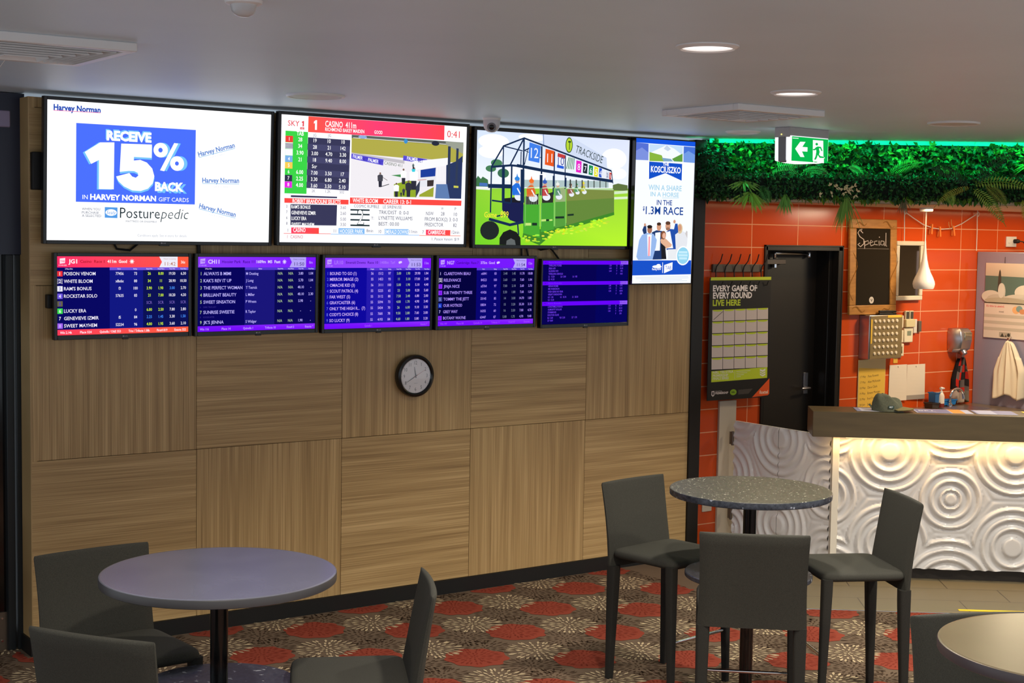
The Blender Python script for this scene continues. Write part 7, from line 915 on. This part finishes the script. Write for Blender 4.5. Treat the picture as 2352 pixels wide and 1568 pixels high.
def calendar_sheet(x0, W_, H_, label, foot, tilt):
    t = thing('roster_sheet', (x0, YW-.006, .965), label, 'paper', 0, 'white roster sheets'); a = Art(1); nseg = 10
    for k in range(nseg):
        a.P(0, [(0, H_*k/nseg), (W_, H_*k/nseg), (W_, H_*(k+1)/nseg), (0, H_*(k+1)/nseg)], (226, 214, 198))
    a.T(1, 'May  Roster', .015, H_-.03, W_*.6, .012, (120, 110, 96), .0)
    rn = random.Random(int(x0*100))
    for r in range(5):
        for c in range(4):
            if rn.random() < .8: a.T(1, str(rn.randint(1, 30)), .02+c*W_*.24, H_-.085-r*.042, .014, .010, (206, 120, 110) if rn.random() < .25 else (160, 150, 150))
    if foot:
        a.P(1, [(0, 0), (W_, 0), (W_, .035), (0, .035)], (160, 150, 142))
    curl = .03
    a.b.v = [(x, y-curl*(max(0, (x/W_-.45))**2)*(1.2-z/H_*.6), z) for x, y, z in a.b.v]
    o = a.build('sheet', PRINT, t)
    b = MB(); b.tube([(W_/2, -.003, H_-.012), (W_/2, -.009, H_-.012)], .006, 10); b.build('pin', mat('pin_white', (230, 220, 210), .4), t)
calendar_sheet(6.665, .198, .282, 'white roster sheet on the tiles behind the cap, left of two', False, 0)
calendar_sheet(6.873, .208, .278, 'white curling roster sheet with grey footer behind the cap, right of two', True, 0)
def hand_dryer():
    t = thing('hand_dryer', (7.35, YW, 1.325), 'chrome hand dryer on the orange tiles above the sink', 'hand dryer'); W_, H_ = .185, .195
    b = MB()
    def sec(z, y, w0, w1, rr=.03):
        return [(w0, 0, z), (w0, y*.55, z), (w0+rr, y, z), (w1-rr, y, z), (w1, y*.55, z), (w1, 0, z)]
    b.ring([sec(0, -.07, .012, W_-.012), sec(.03, -.11, .002, W_-.002), (sec(.10, -.125, 0, W_)), sec(.17, -.115, .0, W_), sec(H_, -.09, .01, W_-.01)]); b.build('body', STEEL, t, bevel=.006, seg=3)
    b = MB(); b.tube([(W_*.55, -.08, .012), (W_*.55, -.10, -.012)], [.028, .024], 16); b.build('nozzle', STEEL, t)
    b = MB(); b.box(.06, .15, -.128, -.12, .10, .165); b.build('panel', mat('dryer_panel', (206, 196, 170), .15, .9), t, bevel=.006)
hand_dryer()
def hanging_cloth(name, x, y, z, W_, H_, colfn, label, cat, rough=.9, seed=1, parts=None, axis='x', hookm=True, top=.22):
    rn = random.Random(seed); t = thing(name, (x, y, z), label, cat); nu, nv = 26, 30; b = MB(); vs = []
    for j in range(nv+1):
        v = j/nv; wd = W_*(top+(1-top)*min(1, v*1.9)**.75)
        for i in range(nu+1):
            u = i/nu-.5; fold = .022*math.sin(u*17+v*1.2)*(.35+v*.6)+.012*math.sin(u*31+2)
            xx = u*wd; yy = -.03-fold-.02*math.cos(u*pi)*(1-v*.4); zz = -v*H_*(1+.05*math.sin(u*9+seed))+.015*abs(u)*-2*(v < .3)
            vs.append((xx, yy, zz) if axis == 'x' else (yy, -xx, zz))
    fs = []; cols = []
    for j in range(nv):
        for i in range(nu): fs.append((j*(nu+1)+i, j*(nu+1)+i+1, (j+1)*(nu+1)+i+1, (j+1)*(nu+1)+i)); cols.append(lin(colfn(i/nu, j/nv)))
    b.add(vs, fs, cols); o = b.build('cloth', attr_mat(name+'_cloth', rough, .2), t, smooth=60, colors=True); sd = o.modifiers.new('thick', 'SOLIDIFY'); sd.thickness = .004
    b = MB()
    if axis == 'x': b.tube([(0, .0, .03), (0, -.03, .02), (0, -.05, -.005), (0, -.055, .02)], .006, 8)
    else: b.tube([(0, 0, .03), (-.03, 0, .02), (-.05, 0, -.005), (-.055, 0, .02)], .006, 8)
    b.build('hook', CHROME, t)
    return t
def plaid(u, v):
    if v > .74: return (176, 160, 150) if u < .55 else (120, 112, 104)
    k = (int(u*5)+int(v*6)) % 3; return ((186, 40, 30), (44, 36, 36), (104, 92, 90))[k] if (int(u*13) % 4) else (30, 24, 26)
hanging_cloth('apron', 7.50, YW, 1.285, .17, .36, plaid, 'red black and grey plaid cloth hanging from a hook under the hand dryer', 'cloth', seed=3, top=.3)
def power():
    t = thing('power_socket', (8.055, YW, 2.175), 'white power socket on the tiles above the fridge', 'socket'); b = MB(); b.box(0, .13, -.012, 0, 0, .085); b.build('plate', PLASTIC_W, t, bevel=.003); b = MB(); b.box(.02, .04, -.016, -.011, .03, .05); b.build('switch', PLASTIC_W, t, bevel=.002)
    t = thing('power_plug', (8.155, YW-.012, 2.222), 'black plug and cord in the white socket above the fridge', 'plug'); b = MB(); b.tube([(0, 0, 0), (0, -.03, 0), (.012, -.045, 0)], [.018, .018, .012], 14); b.build('plug_body', BLACKM, t); b = MB(); b.tube([(.012, -.045, 0), (.05, -.05, -.004), (.09, -.045, -.03), (.10, -.04, -.09)], .005, 8); b.build('cord', BLACKM, t)
power()
plain('power_socket', 4.735, 4.825, .28, .37, .01, (214, 204, 186), 'small white socket plate low on the narrow tiled strip by the black post', 'socket')
# bench, sink, tap
def bench():
    t = thing('kitchen_bench', (6.3, YW, 0), 'steel kitchen bench with sink along the orange tiled wall', 'bench')
    b = MB(); b.box(0, 1.38, -.55, -.004, .86, .90); b.build('worktop', mat('bench_steel', (176, 160, 136), .3, .8), t, bevel=.004)
    b = MB(); b.box(.02, 1.36, -.52, -.02, .05, .86); b.build('cupboard', mat('bench_front', (120, 110, 96), .6), t)
    b = MB(); b.box(.78, 1.16, -.45, -.14, .898, .906); b.box(.80, 1.14, -.43, -.16, .899, .9075); b.build('sink', STEEL, t, bevel=.003)
bench()
def tap():
    t = thing('tap', (7.29, .0, .90), 'chrome gooseneck tap over the sink', 'tap'); b = MB(); pts = [(0, 0, 0), (0, 0, .06)]
    for k in range(13): a = pi-k*pi*1.02/12; pts.append((.075+.075*math.cos(a), -.012*k/12, .075+.065*math.sin(a)))
    pts.append((.152, -.014, .055)); b.tube(pts, [.011]*len(pts), 12); b.build('spout', CHROME, t); b = MB(); b.lathe([(.022, 0), (.02, .02), (.012, .03)], n=20); b.build('base', CHROME, t); b = MB(); b.tube([(.0, -.01, .03), (-.03, -.02, .045)], .006, 8); b.build('lever', CHROME, t)
tap()
def soap():
    t = thing('soap_bottle', (7.155, -.02, .90), 'white pump soap bottle with dark red base beside the tap', 'bottle')
    b = MB(); b.lathe([(.024, 0), (.026, .01), (.026, .035)], n=24); b.build('liquid', mat('red_soap', (120, 36, 26), .3), t)
    b = MB(); b.lathe([(.0255, .035), (.0255, .09), (.020, .11), (.012, .12)], n=24); b.build('bottle', mat('bottle_white', (222, 208, 196), .3), t)
    b = MB(); b.lathe([(.013, .12), (.013, .13), (.005, .132), (.005, .15)], n=16); b.tube([(-.012, 0, .153), (.0, 0, .155), (.03, -.005, .152)], [.011, .011, .005], 10); b.build('pump', PLASTIC_W, t)
soap()
def tub(x0, x1, y0, y1, z0, z1, col, name, label, cat, lean=0):
    t = thing(name, ((x0+x1)/2, (y0+y1)/2, z0), label, cat); hx, hy, hh = (x1-x0)/2, (y1-y0)/2, z1-z0; b = MB(); th = .004
    o = [(-hx*.9, -hy*.9, 0), (hx*.9, -hy*.9, 0), (hx*.9, hy*.9, 0), (-hx*.9, hy*.9, 0)]; p = [(-hx, -hy, hh), (hx, -hy, hh), (hx, hy, hh), (-hx, hy, hh)]; q = [(x*(1-th/hx), y*(1-th/hy), hh) for x, y, z in p]; r = [(x*.95, y*.95, th) for x, y, z in o]
    b.add(o+p+q+r, [(3, 2, 1, 0)]+[(i, (i+1) % 4, 4+(i+1) % 4, 4+i) for i in range(4)]+[(4+i, 4+(i+1) % 4, 8+(i+1) % 4, 8+i) for i in range(4)]+[(8+i, 8+(i+1) % 4, 12+(i+1) % 4, 12+i) for i in range(4)]+[(12, 13, 14, 15)])
    b.build('shell', mat(name+'_plastic', col, .35), t, bevel=.002); b = MB()
    b.box(-hx-.004, hx+.004, -hy-.004, -hy+.004, hh-.006, hh+.002); b.box(-hx-.004, hx+.004, hy-.004, hy+.004, hh-.006, hh+.002); b.build('rim', MATS[name+'_plastic'], t)
tub(7.085, 7.135, -.02, .05, .901, 1.02, (40, 96, 150), 'cleaning_box', 'upright blue plastic box behind the soap bottle', 'box')
tub(7.20, 7.40, .02, .075, .908, .95, (30, 120, 196), 'blue_tray', 'long bright blue plastic tray behind the tap', 'tray')
tub(7.0, 7.09, -.06, .02, .901, .945, (50, 40, 34), 'scourer_dish', 'small dark dish on the bench left of the soap bottle', 'dish')
# fridge: its steel side faces the room
FX = 7.69
def fridge():
    t = thing('fridge', (FX, YW, 0), 'tall stainless fridge at right with calendar on its side', 'fridge')
    m = mat('fridge_steel', (156, 154, 178), .36, .3)
    b = MB(); b.box(0, .70, -.62, -.003, .08, 2.133); b.build('cabinet', m, t, bevel=.006)
    b = MB(); b.box(.004, .696, -.675, -.625, .10, 2.13); b.build('door', m, t, bevel=.008); b = MB(); b.tube([(.06, -.69, .9), (.06, -.71, .92), (.06, -.71, 1.5), (.06, -.69, 1.52)], .010, 10); b.build('handle', CHROME, t)
    for x in (.06, .64):
        for y in (-.56, -.06): b = MB(); b.tube([(x, y, 0), (x, y, .08)], .02, 10); b.build('foot', BLACKM, t)
fridge()
def wall_calendar():
    # hangs on the fridge side (plane x = FX), local x runs towards the room
    t = thing('wall_calendar', (FX-.012, .0, 1.445), 'wall calendar with lighthouse and waves picture on the fridge side', 'calendar', R_(-90)); W_, H_ = .46, .60
    a = Art(1); a.P(0, [(0, 0), (W_, 0), (W_, H_), (0, H_)], (214, 202, 190)); b0 = H_*.47
    a.P(1, [(0, b0), (W_, b0), (W_, H_), (0, H_)], [(120, 128, 112), (120, 128, 112), (212, 196, 178), (216, 200, 182)]); a.P(2, [(0, b0+.06), (W_, b0+.05), (W_, H_*.82), (0, H_*.83)], (86, 112, 104))
    for x, z, rx, rz, c in ((.06, b0+.05, .09, .05, (206, 202, 190)), (.16, b0+.09, .035, .07, (196, 196, 186)), (.12, b0+.03, .1, .04, (188, 184, 170)), (.38, b0+.09, .1, .06, (210, 206, 192)), (.33, b0+.03, .16, .045, (200, 196, 182)), (.20, b0+.02, .2, .025, (176, 170, 150))): a.E(3, x, z, rx, rz, c)
    a.P(4, [(.118, b0+.09), (.155, b0+.09), (.150, b0+.21), (.145, b0+.25), (.137, b0+.27), (.129, b0+.25), (.124, b0+.21)], (70, 66, 58)); a.E(5, .155, b0+.10, .03, .06, (206, 204, 194)); a.P(5, [(0, b0-.004), (W_, b0-.004), (W_, b0+.004), (0, b0+.004)], (60, 60, 50))
    a.T(1, "It's time to unwind.", .02, b0-.035, .17, .018, (206, 70, 84), .01); a.T(1, 'travel', .14, b0-.075, .045, .014, (90, 84, 78), .01)
    a.E(1, .30, b0-.05, .035, .03, (220, 170, 120)); a.E(2, .33, b0-.04, .03, .025, (120, 150, 150)); a.E(2, .36, b0-.06, .03, .02, (200, 140, 100))
    for k in range(3): a.P(1, [(.0, .165-k*.052), (W_, .165-k*.052), (W_, .19-k*.052), (0, .19-k*.052)], (186, 178, 164))
    a.P(1, [(.15, .012), (.26, .012), (.26, .05), (.15, .05)], (170, 162, 148)); a.P(2, [(.16, .012), (.18, .045), (.2, .012)], (70, 68, 60)); a.P(2, [(.2, .012), (.215, .035), (.225, .012)], (90, 86, 76)); a.E(2, .24, .03, .014, .014, (60, 60, 54))
    a.build('print', PRINT, t)
    b = MB(); b.box(0, W_, .0006, .003, 0, H_); b.build('pages', mat('sheet_white', (225, 222, 220), .5), t)
    b = MB(); b.tube([(.18, .0, H_), (.18, .0, H_+.05)], .002, 6); b.build('hanger', BLACKM, t)
wall_calendar()
hanging_cloth('towel', FX-.001, -.265, 1.435, .30, .45, lambda u, v: (226, 214, 192), 'white towel hanging from a hook on the fridge side', 'towel', seed=5, axis='y', top=.16)

# ================================================================== bar stools and tables
def make_stool(label, group):
    t = thing('bar_stool', (0, 0, 0), label, 'bar stool', 0, group)
    b = MB(); n = 12; rings = []                    # padded seat, soft edges
    hx, y0, y1 = .228, -.012, .405
    def sup(a, hx_, hy_, e=.22): c, s_ = math.cos(a), math.sin(a); return math.copysign(abs(c)**e, c)*hx_, math.copysign(abs(s_)**e, s_)*hy_
    cy, hy = (y0+y1)/2, (y1-y0)/2; N = 56
    for z, k, cr in ((.622, .955, 0), (.626, .985, 0), (.634, 1.0, 0), (.640, 1.0, 0), (.652, .985, 0), (.659, .955, 0), (.662, .86, 0), (.664, .5, 0), (.664, .02, 0)):
        ring = []
        for j in range(N): x, y = sup(2*pi*j/N, hx*k, hy*k); ring.append((x, cy+y, z))
        rings.append(ring)
    b.ring(rings); b.build('seat', FABRIC, t, smooth=50)
    b = MB(); nu, nz = 20, 10; zb, zt = .572, .973; F, Bk = [], []
    def mid(u, v): x = (u-.5)*2; tq = max(0, v); return -.014-.058*tq**1.25-.016*(1-x*x)*tq
    rings = []
    for j in range(nz+1):
        v = j/nz; z = zb+(zt-zb)*v; th = .052-.026*v; hw = .230-.006*math.sin(pi*v); ring = []
        pts = [(i/nu, 1) for i in range(nu+1)]+[(i/nu, -1) for i in range(nu, -1, -1)]
        for u, sg in pts:
            x = (u-.5)*2; ed = (1-abs(x)**9*.75); ring.append((x*hw, mid(u, v)+sg*th/2*ed, z))
        rings.append(ring)
    top = [[(x*k2, (y-mid(.5, 1))*k1+mid(.5, 1) if False else y+(mid(x/.46+.5, 1)-y)*(1-k1), zt+dz) for x, y, z in rings[-1]] for dz, k1, k2 in ((.007, .8, .995), (.011, .45, .985))]
    b.ring(rings+top); b.build('backrest', FABRIC, t, smooth=50)
    def legm(x, yt, yb, zt_, w0, w1):
        b = MB(); rg = []
        for z, f in ((zt_, 0), (zt_*.9, .04), (zt_*.6, .35), (zt_*.3, .7), (.0, 1)):
            hw = (w0+(w1-w0)*f)/2; y = yt+(yb-yt)*f; xx = x*(1+.02*f); rg.append([(xx+sup(2*pi*j/20, hw, hw, .45)[0], y+sup(2*pi*j/20, hw, hw, .45)[1], z) for j in range(20)])
        b.ring(rg); return b
    for sx in (-1, 1): legm(sx*.203, -.005, -.018, .576, .056, .034).build('leg', FABRICL, t)
    for sx in (-1, 1): legm(sx*.203, .375, .390, .634, .05, .030).build('leg', FABRICL, t)
    b = MB(); b.tube([(-.197, .384, .262), (.197, .384, .262)], .0085, 12); b.build('footrest', CHROME, t)
    return t
GL, GR_ = 'bar stools round the plain grey table', 'bar stools round the speckled table'
s0 = make_stool('dark grey bar stool against the veneer wall, left of the speckled table', GR_)
s0.location = (2.50, -1.885, 0); s0.rotation_euler = (0, 0, R_(187.5))
for x, y, a, lab, g_ in ((2.075, -3.103, -41.65, 'dark grey bar stool seen from behind, in front of the speckled table', GR_), (3.235, -2.84, 63, 'dark grey bar stool facing left, between the speckled table and the bar', GR_),
    (-.395, -2.117, 184.1, 'dark grey bar stool by the veneer wall behind the plain grey table', GL), (-.755, -3.171, 303.5, 'dark grey bar stool seen from behind at the bottom left corner', GL), (.347, -3.134, 63.1, 'dark grey bar stool facing left at the right of the plain grey table', GL),
    (1.687, -4.565, 154.6, 'dark grey bar stool behind the beige table in the bottom right corner', None)): dup(s0, (x, y, 0), R_(a), lab, g_)
def table(x, y, zt, r, top, edge, label, shelf=.60, rs=.31, th=.032):
    t = thing('bar_table', (x, y, 0), label, 'bar table', 0, 'round bar tables')
    b = MB(); b.lathe([(r-.006, zt-th), (r-.001, zt-th+.003), (r, zt-.006), (r-.002, zt-.0015), (r-.005, zt), (r-.012, zt), (r*.5, zt), (.001, zt)], n=96); b.mi = 0
    o = b.build('tabletop', [top, edge], t, smooth=35)
    for p in o.data.polygons:
        c = p.center
        if abs(p.normal.z) < .8: p.material_index = 1
    b = MB(); b.lathe([(rs-.004, shelf-.024), (rs, shelf-.020), (rs, shelf-.004), (rs-.004, shelf), (rs-.012, shelf), (.001, shelf)], n=80); b.build('lower_shelf', [mat('granite_shelf', (60, 62, 72), .3, fn=granite((34, 36, 46), (66, 68, 78), (150, 152, 160), 60))], t, smooth=35)
    b = MB(); b.tube([(0, 0, .02), (0, 0, zt-th)], .031, 28); b.build('column', mat('black_column', (10, 10, 12), .18), t)
    b = MB(); b.lathe([(.24, 0), (.24, .012), (.22, .02), (.05, .03), (.04, .05)], n=56); b.build('base', BLACKM, t)
    b = MB(); b.lathe([(.034, zt-th-.03), (.11, zt-th-.012), (.11, zt-th-.0005)], n=32); b.build('mounting_plate', BLACKM, t)
table(2.558, -2.587, 1.04, .378, mat('speckled_granite', (70, 68, 60), .36, fn=granite((40, 40, 38), (78, 75, 66), (190, 186, 170), 110)), mat('granite_edge', (44, 46, 56), .3, fn=granite((22, 24, 32), (58, 60, 70), (140, 144, 156), 60)), 'round bar table with a speckled dark granite top by the gate', .645, .298)
table(-.21, -2.79, 1.02, .41, mat('grey_laminate', (90, 91, 104), .22, fn=noise_col(5, (86, 87, 100), (94, 95, 108))), mat('grey_edge', (56, 54, 56), .4), 'round bar table with a plain blue grey top at lower left', .612, .285)
table(1.34, -5.12, 1.08, .374, mat('beige_laminate', (84, 74, 57), .3, fn=noise_col(6, (80, 70, 54), (88, 78, 60))), mat('dark_edge', (50, 44, 48), .35), 'round bar table with a beige top at the bottom right corner', .66, .22)
